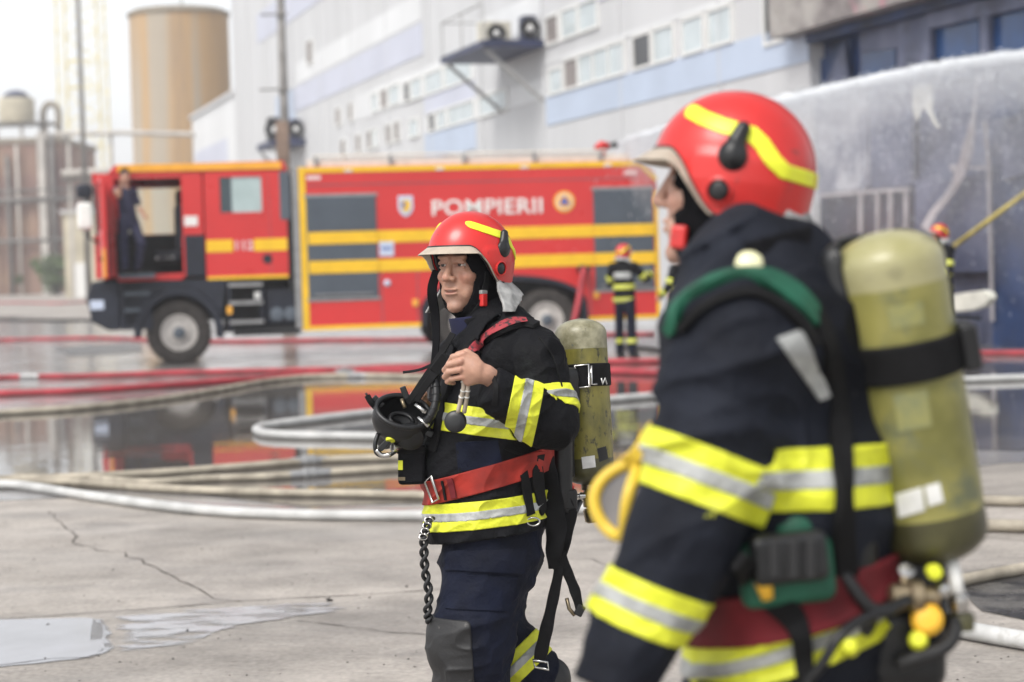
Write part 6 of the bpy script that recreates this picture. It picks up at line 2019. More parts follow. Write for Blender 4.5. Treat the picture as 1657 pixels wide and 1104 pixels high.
# body
hs2 = head_sdf(f2, P2(1235, 500, 0), .058)
hand2 = U(.012, cap(P2(990, 1112, .24), P2(978, 1140, .25), .030, .034), ell(P2(974, 1160, .25), (.034, .036, .046), np.stack([CR, CB, CU])))
for k in range(4):
    a = P2(962 + k * 9, 1180 + k * 3, .27 - k * .022); hand2 = U(.004, hand2, U(.003, cap(a, a - CU * .035 - CR * .004, .0105, .0100), cap(a - CU * .035 - CR * .004, a - CU * .058 + CR * .012, .0100, .0085)))
hand2 = U(.005, hand2, U(.004, cap(P2(960, 1135, .27), P2(945, 1165, .275), .014, .012), cap(P2(945, 1165, .275), P2(948, 1190, .27), .011, .0095)))
in2 = U(.04, cap(P2(1235, 500, 0), P2(1262, 1050, 0), .09, .11), cap(P2(1240, 520, .02), P2(1192, 548, .16), .05), cap(P2(1192, 548, .16), P2(1100, 862, .2), .05, .042), cap(P2(1100, 862, .2), P2(1000, 1090, .24), .042, .030),
        cap(P2(1250, 520, -.03), P2(1310, 570, -.2), .05), cap(P2(1310, 570, -.2), P2(1330, 860, -.26), .05, .042), cap(P2(1330, 860, -.26), P2(1150, 1030, -.28), .04, .034),
        cap(P2(1275, 1120, .08), P2(1235, 1560, .1), .08, .055), cap(P2(1235, 1560, .1), P2(1275, 1990, .08), .055, .04), cap(P2(1290, 1120, -.09), P2(1300, 1560, -.1), .08, .055), cap(P2(1300, 1560, -.1), P2(1345, 1990, -.1), .055, .04))
bf2 = U(.008, U(.02, hs2, in2), hand2)
lo, hi = bounds([P2(930, 130, .35), P2(1400, 2010, .35), P2(930, 130, -.33), P2(1400, 2010, -.33)], .01)
v, qd = nets(bf2, lo, hi, .0050, 2)
bo2 = mesh('body', v, qd, M['skin'], nr)
c_ = head_tint(f2, v, (.52, .31, .23)); hv = (np.abs(f2.local(v)) < .2).all(1); c_[~hv] = (.5, .3, .22)
add_tint(bo2, c_)
eyes(f2, bo2)
hood2 = hood_sdf(f2, P2(1238, 505, 0), ((.150, 0, -.030), (.072, .07, .11)))
hl, hh = bounds([f2.w(f, l, u) for f in (-.14, .12) for l in (-.12, .12) for u in (-.22, .16)], .01)
solid('hood', lambda p: np.maximum.reduce([hood2(p), -(bf2(p) - .0015), half(P2(1238, 500), -CU)(p)]), hl, hh, .005, M['hood'], nr, 1)
wear_helmet(nr, f2, flap=False)
# neck cloth rolled under the helmet, high collar
nf = lambda p: np.maximum.reduce([shell(folds(ecap(f2.w(-.035, 0, -.03), f2.w(-.05, 0, -.10), .092, .108, f2.l, 1.0), .008, (16, 16, 20)), -.006, .006)(p), half(f2.w(0, 0, -.028), CU)(p), half(f2.w(0, 0, -.066), -CU)(p), half(f2.w(-.02, 0, 0), f2.f)(p)])
solid('neck_flap', nf, *bounds([f2.w(0, 0, -.06)], .2), .0045, M['flap'], nr, 1)
cf = lambda p: np.maximum.reduce([shell(folds(ecap(P2(1215, 420, .0), P2(1242, 520, 0), .098, .135, b2l, 1.05), .007, (9, 9, 9)), -.008, .008)(p), half(P2(1215, 392), norm(CU - CR * .28))(p), half(P2(1240, 520), -CU)(p)])
solid('collar', cf, *bounds([P2(1080, 370, .25), P2(1400, 540, .25), P2(1080, 370, -.25), P2(1400, 540, -.25)], .02), .006, M['hood'], jk2, 1)
b = MB(); b.obox(f2.w(.055, .088, -.078), [f2.u, f2.f, f2.l], [.020, .014, .010]); b.build('strap_clasp', M['helmet_red'], nr, smooth=False, bevel=.006)
hs_ = O(hood2, .001)
strap('chin_strap', hs_, [(1150, 330), (1135, 370), (1115, 405), (1098, 430)], .02, 'webbing', nr, 2.6, 3.2, .003)

# ------------------------------------------------------------------ breathing apparatus
na = thing('breathing_apparatus', 'large pale olive air cylinder with green harness on the nearest firefighter', 'air cylinder', P2(1500, 650, -.05), group='breathing apparatus')
d0, d1 = P2(1518, 910, .04), P2(1430, 374, .10)
ax2 = norm(d1 - d0); L2 = np.linalg.norm(d1 - d0); R2 = .0825
cylinder(d0, ax2, L2, R2, na, ['olive_dark', 'olive_pale', 'cyl_cream'], [.17, .86])
cs2 = cap(d0 + ax2 * R2 * .7, d1 - ax2 * R2 * .6, R2)
hh_ = (P2(1475, 575, .08) - d0) @ ax2
b = MB(); b.lathe(d0 + ax2 * (hh_ - .030), ax2, [(R2 + .001, 0), (R2 + .007, .004), (R2 + .007, .056), (R2 + .001, .06)], 44); st2 = b.build('cylinder_strap', M['webbing'], na, auto=40)
rr = norm(np.cross(ax2, CB)); rr = rr if rr @ CR > 0 else -rr
b = MB(); b.obox(d0 + ax2 * hh_ + rr * (R2 + .008) + CB * .02, [ax2, rr, np.cross(ax2, rr)], [.036, .014, .035]); b.build('strap_buckle', M['rubber'], st2, smooth=False, bevel=.008)
patch('label', cs2, [(1449, 800), (1492, 788), (1497, 826), (1455, 838)], 'sticker', na, 2.5, 3.3, 8, 4, .0012)
patch('label', cs2, [(1496, 787), (1520, 781), (1527, 812), (1502, 820)], 'sticker', na, 2.5, 3.3, 6, 4, .0012)
patch('faded_print', cs2, [(1436, 498), (1492, 488), (1497, 524), (1442, 533)], 'print_faded', na, 2.5, 3.3, 6, 3, .0008)
patch('faded_print', cs2, [(1446, 640), (1500, 630), (1508, 690), (1454, 700)], 'print_faded', na, 2.5, 3.3, 6, 4, .0008)
# back plate, webbing
bk2 = -b2f
bp2 = U(.03, rbox(P2(1372, 600, .03), (.028, .105, .20), np.stack([bk2, b2l, ax2]), .02), rbox(P2(1395, 880, .03), (.035, .12, .12), np.stack([bk2, b2l, ax2]), .03), rbox(P2(1390, 740, .02), (.03, .06, .2), np.stack([bk2, b2l, ax2]), .02))
solid('back_plate', S(.004, bp2, O(cs2, .001)), *bounds([P2(1280, 420, .25), P2(1520, 1060, .25), P2(1280, 420, -.25), P2(1520, 1060, -.25)], .02), .0065, M['rubber'], na, 1)
strap('shoulder_strap', J2, [(1087, 535), (1100, 500), (1125, 476), (1165, 456), (1212, 446), (1255, 460), (1290, 486), (1316, 515)], [.020, .022, .022, .023, .027, .036, .044, .040], 'green', na, 2.5, 3.3, .010, .003)
strap('shoulder_strap_edge', J2, [(1105, 535), (1135, 500), (1178, 480), (1215, 474), (1255, 492), (1290, 520), (1318, 560)], [.014, .014, .014, .016, .018, .02, .02], 'webbing', na, 2.5, 3.3, .008, .003)
strap('back_strap', J2, [(1312, 500), (1330, 540), (1345, 600), (1356, 680), (1360, 770), (1362, 860), (1368, 930)], [.03, .034, .036, .036, .036, .036, .036], 'webbing', na, 2.5, 3.4, .009, .004)
b = MB(); ql, qn_, _ = march_many(J2, [(1211, 440)], 2.5, 3.3); b.lathe(ql[0] + qn_[0] * .006, norm(qn_[0] + CB * .8), [(.018, 0), (.021, .006), (.019, .016), (.010, .021), (.001, .022)], 22); b.build('shoulder_lamp', M['cream_lamp'], na)
b = MB(); b.lathe(P2(1352, 434, -.06), norm(CB + CU * .3), [(.009, 0), (.010, .006), (.001, .01)], 14); b.build('shoulder_lamp', M['cream_lamp'], na)
strap('waist_strap', O(J2, .012), [(1190, 905), (1230, 950), (1272, 985), (1292, 1020), (1300, 1070), (1305, 1110)], [.03, .045, .042, .034, .028, .026], 'webbing', na, 2.5, 3.4, .006, .006)
# waist pad and radio
gp, gn, _ = march_many(J2, [(1272, 925), (1262, 905), (1228, 935)], 2.5, 3.4)
gR = np.stack([norm(CR * .97 + CB * -.1 + CU * .1), norm(CB), norm(CU)])
gR[1] = norm(np.cross(gR[2], gR[0])); gR[2] = norm(np.cross(gR[0], gR[1]))
wp_ = U(.02, rbox(gp[0] + CB * .004, (.070, .020, .048), gR, .018), ell(P2(1290, 866, 0) * 0 + gp[1] + CB * .0 + CU * .045 + CR * .028, (.034, .02, .026), gR))
solid('waist_pad', wp_, *bounds([gp[0]], .14), .0045, M['green'], na, 1)
rd = rbox(gp[1] + CB * .035 + CU * .006 + CR * .008, (.055, .020, .036), gR, .012)
solid('radio_box', rd, *bounds([gp[1]], .12), .004, M['rubber'], na, 1)
for dx in (-.015, .012, .036):
    b = MB(); b.obox(gp[1] + CB * .056 + CU * .006 + CR * dx, [CR, CU, CB], [.007, .028, .004]); b.build('box_rib', M['knee'], na, smooth=False, bevel=.003)
b = MB(); b.tube([gp[2] + CB * .05 + CU * .020 - CR * .002, gp[2] + CB * .055 + CU * .0, gp[2] + CB * .05 - CU * .024 + CR * .006], [.010, .013, .009], 12); b.build('radio_knob', M['knob_yellow'], na)
# valve group below the cylinder
b = MB(); b.lathe(d0 + ax2 * .004, -ax2, [(.026, 0), (.026, .02), (.018, .022), (.018, .05), (.023, .052), (.023, .075), (.001, .078)], 20); v2 = b.build('valve', M['brass'], na, auto=30)
b = MB(); b.tube([P2(1538, 905, .08), P2(1546, 935, .09), P2(1550, 962, .10)], [.012, .010, .011], 12); b.build('pressure_tube', M['sticker'], v2)
b = MB(); b.lathe(P2(1553, 960, .10), -CU, [(.009, 0), (.0145, .006), (.0155, .018), (.012, .028), (.001, .03)], 18); b.build('tube_nut', M['chrome'], v2, auto=35)
b = MB(); b.lathe(P2(1556, 990, .09), -CU, [(.016, 0), (.020, .008), (.019, .028), (.001, .030)], 18); b.build('valve_wheel', M['olive_dark'], v2, auto=35)
b = MB(); b.lathe(P2(1512, 926, .14), CB, [(.010, -.02), (.012, 0), (.010, .008), (.001, .010)], 18); b.build('yellow_button', M['fluo'], v2, auto=40)
b = MB(); b.lathe(P2(1526, 956, .13), norm(CB + CR * .3), [(.010, -.02), (.012, 0), (.009, .006), (.001, .008)], 18); b.build('gauge_port', M['chrome'], v2, auto=40)
rg = thing
b = MB(); b.lathe(P2(1436, 966, .12), CR, [(.012, 0), (.020, .006), (.020, .03), (.026, .034), (.026, .05), (.016, .055), (.016, .075), (.001, .077)], 20); b.build('pressure_reducer', M['brass'], na, auto=30)
b = MB(); b.lathe(P2(1466, 930, .12), norm(CB + CU), [(.010, -.02), (.013, .0), (.012, .01), (.001, .012)], 14); b.build('reducer_port', M['chrome'], na, auto=40)
for (x, y, r_, m_, w_) in ((1500, 1003, .024, 'knob_yellow', .13), (1486, 1036, .015, 'fluo', .13), (1376, 1048, .013, 'fluo', .20)):
    b = MB(); b.lathe(P2(x, y, w_), norm(CB + CU * .3 - CR * .2), [(r_ * .8, -.03), (r_, -.01), (r_, .006), (r_ * .7, .014), (.001, .016)], 20); b.build('hose_coupling', M[m_], na, auto=40)
b = MB(); b.tube(smooth_path([P2(1350, 905, .16), P2(1380, 950, .17), P2(1410, 985, .17), P2(1440, 985, .16), P2(1470, 972, .14)], 6), .010, 10); b.build('air_hose', M['rubber'], na)
b = MB(); b.tube(smooth_path([P2(1300, 1110, .19), P2(1330, 1075, .20), P2(1358, 1030, .20), P2(1400, 1000, .18), P2(1450, 985, .16)], 6), .008, 10); b.build('air_hose', M['rubber'], na)
b = MB(); b.tube(smooth_path([P2(1545, 1005, .10), P2(1543, 1030, .12), P2(1525, 1050, .13), P2(1490, 1062, .13), P2(1455, 1075, .12)], 6), .011, 10); b.build('air_hose', M['knee'], na)
b = MB(); b.ribbon(smooth_path([P2(1512, 1040, .02), P2(1516, 1075, .02), P2(1514, 1125, .02)], 4), [CB] * 9, .022, .004); b.build('tail_strap', M['red_web'], na, auto=50)
lower = U(.03, rbox(P2(1440, 1040, .02), (.075, .08, .065), np.stack([CR, CB, CU]), .03), rbox(P2(1470, 950, .02), (.05, .06, .05), np.stack([CR, CB, CU]), .02))
solid('waist_frame', lower, *bounds([P2(1440, 1000, .02)], .2), .006, M['rubber'], na, 1)

# ------------------------------------------------------------------ yellow framed mask beyond his arm
ym = thing('face_mask', 'yellow rimmed mask with smoky visor hanging in front of the nearest firefighter', 'mask', P2(1000, 870, .12))
mc = P2(1001, 806, .10)
fw = norm(-CR * .80 + CB * .52 + CU * .25); ml = norm(np.cross(CU, fw)); mu = np.cross(fw, ml)
ring = [mc + ml * .042 * math.cos(a) + mu * .055 * math.sin(a) + fw * .014 * math.cos(2 * a) for a in np.linspace(0, 2 * math.pi, 41)[:-1]]
b = MB(); b.tube(ring, .0098, 10, closed=True); b.build('mask_frame', M['mask_yellow'], ym)
n_ = 10
b = MB()
vv = []; ff = []
for i in range(n_ + 1):
    for k in range(40):
        a = 2 * math.pi * k / 40; s_ = i / n_
        vv.append(mc + ml * .042 * math.cos(a) * s_ + mu * .055 * math.sin(a) * s_ + fw * (.014 * math.cos(2 * a) * s_ * s_ - .020 * (1 - s_ * s_)))
for i in range(n_):
    for k in range(40):
        l_ = (k + 1) % 40; ff.append([i * 40 + k, i * 40 + l_, (i + 1) * 40 + l_, (i + 1) * 40 + k])
mesh('visor', vv, ff, M['lens'], ym, solid=.003)
b = MB(); b.ribbon(smooth_path([mc + mu * .056, P2(1030, 735, .12), P2(1060, 690, .10)], 5), [CB] * 11, .022, .004); b.build('mask_strap', M['mask_yellow'], ym, auto=50)

# ================================================================== PEOPLE FURTHER BACK
def far_fighter(pos, yaw, label, arms, lean=0.0, legs=((0, 0), (0, 0)), h=1.0, back_print=True, head_yaw=0.0, tr_m='trouser', jk_m='cloth', cell=.014, helmet=True, light_trousers=False):
    """a firefighter standing at pos (ground point); yaw: the way he faces, in the yard (0 = +x, 90 = away from the camera).
    arms: for left and right, elbow and hand offsets (forward, left, up) from the shoulder"""
    pos = np.asarray(pos, float)
    root = thing('person', label, 'person', pos, group='firefighters')
    f = np.array([math.cos(yaw), math.sin(yaw), 0]); l = np.array([-f[1], f[0], 0]); u = UP
    Lp = lambda a, b_, c: pos + (f * a + l * b_ + u * c) * h
    hipz, shz = .93, 1.44
    sx = lean
    sh = [Lp(sx, .19, shz), Lp(sx, -.19, shz)]
    torso = U(.06, ecap(Lp(sx * .9, 0, 1.30), Lp(0, 0, .95), .125, .135, l, 1.30), cap(sh[0], sh[1], .075), cap(Lp(sx, 0, 1.50), Lp(sx, 0, 1.42), .07, .10))
    A = []; hands = []
    for k, (el, hn) in enumerate(arms):
        e_ = sh[k] + (f * el[0] + l * el[1] + u * el[2]) * h
        h_ = sh[k] + (f * hn[0] + l * hn[1] + u * hn[2]) * h
        A.append(U(.02, cap(sh[k], e_, .072, .060), cap(e_, e_ + (h_ - e_) * .86, .060, .048)))
        hands.append((e_, h_))
    Jb = folds(U(.03, torso, *A), .008, (7, 7, 9), seed=pos[0])
    J_ = lambda p: np.maximum(Jb(p), np.where(np.minimum(A[0](p), A[1](p)) < .03, -1, half(Lp(0, 0, .86), -u)(p)))
    lo, hi = bounds([Lp(-.3, -.4, .8), Lp(.3, .4, 1.6)] + [x[1] for x in hands] + [x[0] for x in hands], .12)
    jk_ = solid('jacket', J_, lo, hi, cell, M[jk_m], root, 1)
    na_ = lambda p: -(np.minimum(A[0](p), A[1](p)) - .012)
    for z in (1.13, .92):
        tape('reflective_band', J_, na_, Lp(0, 0, z), u, .038, jk_, lo, hi, cell * .8, out=.009, whole=True)
    for k in (0, 1):
        e_, h_ = hands[k]
        c_ = sh[k] + (e_ - sh[k]) * .72
        tape('reflective_band', J_, lambda p: np.maximum(A[k](p) - .02, -(torso(p) - .0)), c_, norm(e_ - sh[k]), .04, jk_, lo, hi, cell * .8, out=.009, whole=True)
        c_ = e_ + (h_ - e_) * .55
        tape('reflective_band', J_, lambda p: np.maximum(A[k](p) - .02, -(torso(p) - .0)), c_, norm(h_ - e_), .035, jk_, lo, hi, cell * .8, out=.009, whole=True)
    if back_print:
        bp_ = lambda p: np.maximum.reduce([J_(p) - .006, -(J_(p) + .02), np.abs((p - Lp(0, 0, 1.31).astype(np.float32)) @ u.astype(np.float32)) - .052, np.abs((p - Lp(0, 0, 1.3).astype(np.float32)) @ l.astype(np.float32)) - .15, (p - Lp(0, 0, 1.3).astype(np.float32)) @ f.astype(np.float32)])
        v, q = nets(bp_, lo, hi, cell * .8, 1)
        if len(q): mesh('back_panel', v, q, M['silver'], jk_)
    LG = []
    for k, s_ in ((0, 1), (1, -1)):
        kf, ff_ = legs[k]
        LG.append(U(.03, cap(Lp(0, s_ * .10, .90), Lp(kf, s_ * .11, .50), .105, .080), cap(Lp(kf, s_ * .11, .50), Lp(ff_, s_ * .12, .10), .080, .068)))
    tb_ = folds(U(.03, *LG, ecap(Lp(0, 0, .95), Lp(0, 0, .88), .125, .125, l, 1.25)), .008, (7, 7, 9), seed=pos[1])
    lo2, hi2 = bounds([Lp(-.5, -.35, .05), Lp(.5, .35, 1.0)], .08)
    tz = lambda p: np.maximum(tb_(p), half(Lp(0, 0, .08), -u)(p))
    tt = solid('trousers', tz, lo2, hi2, cell, M[tr_m], root, 1)
    for k in (0, 1):
        kf, ff_ = legs[k]; s_ = (1, -1)[k]
        tape('leg_band', tz, lambda p: LG[k](p) - .02, Lp(ff_ * .8 + kf * .2, s_ * .115, .27), u, .035, tt, lo2, hi2, cell * .8, out=.009, whole=True)
        bt_ = U(.02, cap(Lp(ff_, s_ * .12, .16), Lp(ff_, s_ * .12, .06), .062, .055), cap(Lp(ff_, s_ * .12, .045), Lp(ff_ + .17, s_ * .13, .042), .046, .042))
        solid('boot', lambda p: np.maximum(bt_(p), half(pos + UP * .002, -UP)(p)), *bounds([Lp(ff_ - .1, s_ * .12, 0), Lp(ff_ + .22, s_ * .12, .2)], .12), cell, M['boot'], root, 1)
    fr = Frame(Lp(sx + .03, 0, 1.64), 0)
    hy = yaw + head_yaw
    fr.f = np.array([math.cos(hy), math.sin(hy), 0]); fr.u = UP.copy(); fr.l = np.cross(fr.u, fr.f); fr.R = np.stack([fr.f, fr.l, fr.u])
    hd_ = head_sdf(fr, Lp(sx, 0, 1.46))
    body = hd_
    for e_, h_ in hands:
        d_ = norm(h_ - e_)
        side = norm(np.cross(d_, UP) + 1e-6)
        pm = U(.01, cap(e_ + (h_ - e_) * .8, h_, .030, .034), cap(h_, h_ + d_ * .05, .034, .030))
        for q in range(4):
            o_ = h_ + d_ * .055 + side * (q - 1.5) * .019
            pm = U(.004, pm, cap(o_, o_ + d_ * .032 - UP * .016, .0098, .0088))
        pm = U(.005, pm, cap(h_ + side * .034, h_ + side * .05 + d_ * .035, .012, .010))
        body = U(.01, body, pm)
    for k in (0, 1):
        e_, h_ = hands[k]; s_ = (1, -1)[k]; kf, ff_ = legs[k]
        body = U(.02, body, cap(sh[k], e_, .045, .038), cap(e_, h_, .038, .03), cap(Lp(0, s_ * .1, .9), Lp(kf, s_ * .11, .5), .075, .05), cap(Lp(kf, s_ * .11, .5), Lp(ff_, s_ * .12, .07), .05, .036))
    body = U(.03, body, cap(Lp(sx, 0, 1.46), Lp(0, 0, .92), .085, .10), cap(sh[0], sh[1], .05))
    v, q = nets(body, *bounds([Lp(-.3, -.4, .03), Lp(.3, .4, 1.85)] + [x[1] for x in hands], .12), cell * .62, 1)
    bo = mesh('body', v, q, M['skin'], root)
    c_ = head_tint(fr, v); hv = (np.abs(fr.local(v)) < .2).all(1); c_[~hv] = (.5, .3, .22); add_tint(bo, c_)
    if helmet:
        wear_helmet(root, fr, flap=True, small=True)
        hd2 = hood_sdf(fr, Lp(sx, 0, 1.46))
        solid('hood', lambda p: np.maximum(hd2(p), -(body(p) - .003)), *bounds([fr.c], .2), .010, M['hood'], root, 1)
    return root


# seen from behind at the rear of the truck, arms held out to the right
p = ground_at(1013, 579)
far_fighter(p, math.radians(62), 'firefighter standing with his back to us at the rear of the fire truck', (((.10, .10, -.24), (.34, .02, -.20)), ((.16, -.12, -.20), (.42, -.12, -.10))), legs=((.0, .02), (.02, -.02)), head_yaw=math.radians(-25))
# stooping, half hidden behind the nearest firefighter
p = ground_at(1104, 585)
far_fighter(p, math.radians(150), 'firefighter mostly hidden behind the near firefighter, beside the truck tail', (((.06, .10, -.27), (.22, .06, -.42)), ((.08, -.10, -.26), (.24, -.02, -.40))), legs=((.1, .05), (-.05, -.1)), h=.97, back_print=False)
# far right, before the burnt wall
p = ground_at(1527, 578)
far_fighter(p, math.radians(200), 'firefighter in red helmet at far right before the burnt facade', (((.08, .10, -.26), (.26, .06, -.34)), ((.05, -.10, -.27), (.24, -.04, -.36))), head_yaw=math.radians(-20), h=1.08)

# ------------------------------------------------------------------ man in a polo shirt standing in the cab doorway
def cab_man():
    base = tw(-.76, -.19, 1.576)
    root = thing('person', 'man in navy polo shirt standing in the open cab doorway of the fire truck', 'person', base)
    f = norm(TX * .50 - TY * .86); l = np.cross(UP, f); u = UP
    Lp = lambda a, b_, c: base + f * a + l * b_ + u * c
    sh = [Lp(-.10, .19, 1.40), Lp(-.04, -.19, 1.40)]
    el = [sh[0] + f * .06 + l * .05 - u * .28, sh[1] + f * .20 - l * .06 - u * .10]
    hn = [sh[0] + f * .30 - l * .0 - u * .42, sh[1] + f * .28 - l * .05 + u * .10]
    torso = U(.06, ecap(Lp(-.07, 0, 1.27), Lp(0, 0, .92), .110, .118, l, 1.3), cap(sh[0], sh[1], .065), cap(Lp(-.06, 0, 1.46), Lp(-.06, 0, 1.36), .06, .09))
    slv = [cap(sh[k], sh[k] + (el[k] - sh[k]) * .72, .064, .058) for k in (0, 1)]
    Jp = folds(U(.03, torso, *slv), .006, (8, 8, 10))
    lo, hi = bounds([Lp(-.3, -.35, .85), Lp(.3, .35, 1.55)], .1)
    sh_ = solid('shirt', lambda p: np.maximum(Jp(p), half(Lp(0, 0, .88), -u)(p)), lo, hi, .012, M['polo'], root, 1)
    ar_ = [U(.01, cap(sh[k], el[k], .045, .040), cap(el[k], hn[k], .040, .029)) for k in (0, 1)]
    bd = lambda p: np.maximum.reduce([slv[0](p) - .004, np.abs((p - (sh[0] - u * .06).astype(np.float32)) @ u.astype(np.float32)) - .035, np.abs((p - sh[0].astype(np.float32)) @ f.astype(np.float32)) - .03])
    v, q = nets(bd, lo, hi, .008, 1)
    if len(q): mesh('sleeve_badge', v, q, M['sticker'], sh_)
    kn = [Lp(.22, .10, .50), Lp(-.02, -.10, .47)]; ft = [Lp(.06, .11, .08), Lp(.02, -.11, .08)]
    LG = [U(.03, cap(Lp(0, s_ * .09, .88), kn[k], .095, .075), cap(kn[k], ft[k], .075, .062)) for k, s_ in ((0, 1), (1, -1))]
    tf = folds(U(.03, *LG, ecap(Lp(0, 0, .93), Lp(0, 0, .86), .115, .115, l, 1.2)), .006, (8, 8, 10))
    solid('trousers', tf, *bounds([Lp(-.3, -.3, .02), Lp(.4, .3, 1.0)], .06), .012, M['polo'], root, 1)
    b = MB(); b.box(-.95, -.35, -.34, -.02, 1.50, 1.575); b.build('fold_down_step', M['shutter'], tr, **LS)
    for k in (0, 1):
        bt_ = U(.02, cap(ft[k] + u * .03, ft[k] - u * .02, .055), cap(ft[k] - u * .035, ft[k] - u * .038 + f * .16, .043, .040))
        solid('shoe', lambda p: np.maximum(bt_(p), half(base + UP * .003, -UP)(p)), *bounds([ft[k], ft[k] + f * .2], .12), .011, M['boot'], root, 1)
    fr = Frame(Lp(-.06, 0, 1.62), 0); fr.f = norm(f - TY * .25); fr.u = UP.copy(); fr.l = np.cross(fr.u, fr.f); fr.R = np.stack([fr.f, fr.l, fr.u])
    body = U(.02, head_sdf(fr, Lp(-.06, 0, 1.43)), ell(fr.w(-.01, .078, .0), (.022, .010, .032), fr.R), ell(fr.w(-.01, -.078, .0), (.022, .010, .032), fr.R))
    for k in (0, 1):
        d_ = norm(hn[k] - el[k]); side = norm(np.cross(d_, UP))
        pm = U(.01, ar_[k], cap(hn[k], hn[k] + d_ * .06, .034, .032))
        for q in range(4):
            o_ = hn[k] + d_ * .07 + side * (q - 1.5) * .019
            pm = U(.004, pm, cap(o_, o_ + d_ * .03 - UP * .02, .0098, .0088))
        pm = U(.005, pm, cap(hn[k] + side * .03, hn[k] + side * .052 + d_ * .035, .012, .010))
        body = U(.015, body, pm)
    for k, s_ in ((0, 1), (1, -1)):
        body = U(.02, body, cap(Lp(0, s_ * .09, .88), kn[k], .07, .05), cap(kn[k], ft[k], .05, .035))
    body = U(.03, body, cap(Lp(-.06, 0, 1.43), Lp(0, 0, .9), .08, .09))
    v, q = nets(body, *bounds([Lp(-.3, -.35, .03), Lp(.4, .35, 1.82)] + hn, .12), .0085, 1)
    bo = mesh('body', v, q, M['skin'], root)
    c_ = head_tint(fr, v, (.46, .25, .18)); hv = (np.abs(fr.local(v)) < .2).all(1); c_[~hv] = (.48, .27, .19); add_tint(bo, c_)
    hr_ = S(.01, ell(fr.w(-.012, 0, .060), (.105, .084, .112), fr.R), ell(fr.w(.09, 0, -.01), (.09, .09, .085), fr.R))
    hr_2 = lambda p: np.maximum.reduce([hr_(p), -(body(p) - .002), half(fr.w(0, 0, -.02), -fr.u)(p)])
    solid('hair', hr_2, *bounds([fr.c], .2), .008, M['hair'], root, 1)


cab_man()
# ================================================================== HOSES
M['hose_red'] = mat('red_hose', (0.42, 0.04, 0.055), 0.6, var=0.2, vscale=3, bump=0.2, bscale=60, cover=((0.22, 0.06, 0.06), 5, 0.6, 0.75))
M['hose_beige'] = mat('beige_hose', (0.44, 0.39, 0.31), 0.7, var=0.2, vscale=5, bump=0.25, bscale=90, cover=((0.20, 0.18, 0.15), 8, 0.58, 0.72))
M['hose_white'] = mat('white_hose', (0.52, 0.52, 0.51), 0.6, var=0.12, vscale=5, bump=0.25, bscale=90, cover=((0.34, 0.33, 0.31), 9, 0.60, 0.75))
M['hose_dark'] = mat('dark_hose', (0.03, 0.03, 0.032), 0.6, var=0.2, vscale=5)


def hose(label, px, r, m, coup=(), flat=.92, lift=0.0, group='fire hoses lying on the yard'):
    P3 = [ground_at(x, y, r * flat + .004 + lift) for x, y in px]
    pts = smooth_path(P3, 10)
    q = np.array(pts, np.float32)
    w = np.stack([vnoise(q * 1.1), vnoise(q * 1.1 + 17), np.zeros(len(q))], 1) * r * .5
    pts = [p + d for p, d in zip(pts, w)]
    ctr = ground_at(*px[len(px) // 2])
    root = thing('fire_hose', label, 'hose', ctr, group=group)
    rr = [r * (1 + .05 * float(vnoise(np.array([p * 2.3], np.float32))[0])) for p in pts]
    b = MB(); b.tube(pts, rr, 12, flat=flat); b.build('hose', M[m], root)
    for (x, y) in coup:
        c = ground_at(x, y, r * flat + .01)
        k = int(np.argmin([np.linalg.norm(p - c) for p in pts])); k = max(1, min(len(pts) - 2, k))
        d = norm(pts[k + 1] - pts[k - 1])
        c = pts[k]
        b = MB(); b.lathe(c - d * .16, d, [(r * 1.05, 0), (r * 1.12, .02), (r * 1.15, .10), (r * 1.5, .11), (r * 1.5, .15), (r * 1.32, .155), (r * 1.5, .16), (r * 1.5, .20), (r * 1.15, .21), (r * 1.1, .30), (r * 1.02, .32)], 16)
        b.build('coupling', M['alu'], root, auto=35)
    return root


hose('red hose running the whole width, upper of the pair before the truck wheel', [(-200, 619), (0, 611), (150, 608), (300, 603), (430, 600), (560, 597), (700, 592), (850, 588), (1060, 584), (1300, 580), (1500, 573), (1800, 570)], .045, 'hose_red', [(30, 611)])
hose('red hose just below the upper one, sweeping up from lower left', [(-200, 644), (0, 637), (120, 633), (250, 625), (380, 616), (480, 608), (580, 602), (700, 599), (860, 598), (1080, 604)], .05, 'hose_red', [(565, 603)])
hose('thin red hose passing beneath the fire truck', [(-300, 556), (0, 550), (160, 547), (280, 552), (420, 552), (560, 550), (700, 549), (860, 543), (1060, 540)], .045, 'hose_red')
hose('far red hose near the brick building, left of the truck front', [(-300, 492), (0, 490), (90, 491), (160, 487)], .06, 'hose_red')
hose('grubby beige hose merging with the red pair at centre left', [(-200, 682), (0, 668), (130, 660), (260, 646), (360, 630), (430, 617), (500, 610), (600, 608), (700, 610)], .04, 'hose_beige', [(566, 609)])
hose('white hose bent in a tight loop beside the black mask', [(1150, 633), (1060, 640), (960, 648), (800, 652), (690, 661), (600, 668), (520, 677), (450, 686), (422, 692), (418, 697), (432, 702), (480, 705), (560, 706), (680, 708), (830, 712)], .045, 'hose_white')
hose('beige hose with couplings, highest of the three crossing the puddle front', [(-200, 783), (0, 776), (130, 772), (260, 765), (380, 756), (500, 746), (580, 742), (700, 738), (860, 735), (980, 738)], .034, 'hose_beige', [(506, 746)])
hose('beige hose below the coupled one, branching from it at left', [(150, 775), (240, 781), (330, 775), (430, 772), (520, 766), (640, 758), (760, 752)], .032, 'hose_beige', [(510, 767)])
hose('cream hose running straight behind the firefighter at the front edge of the puddle', [(-200, 782), (0, 781), (110, 780), (220, 788), (330, 794), (450, 798), (560, 799), (700, 802), (860, 806), (1000, 806)], .033, 'hose_beige')
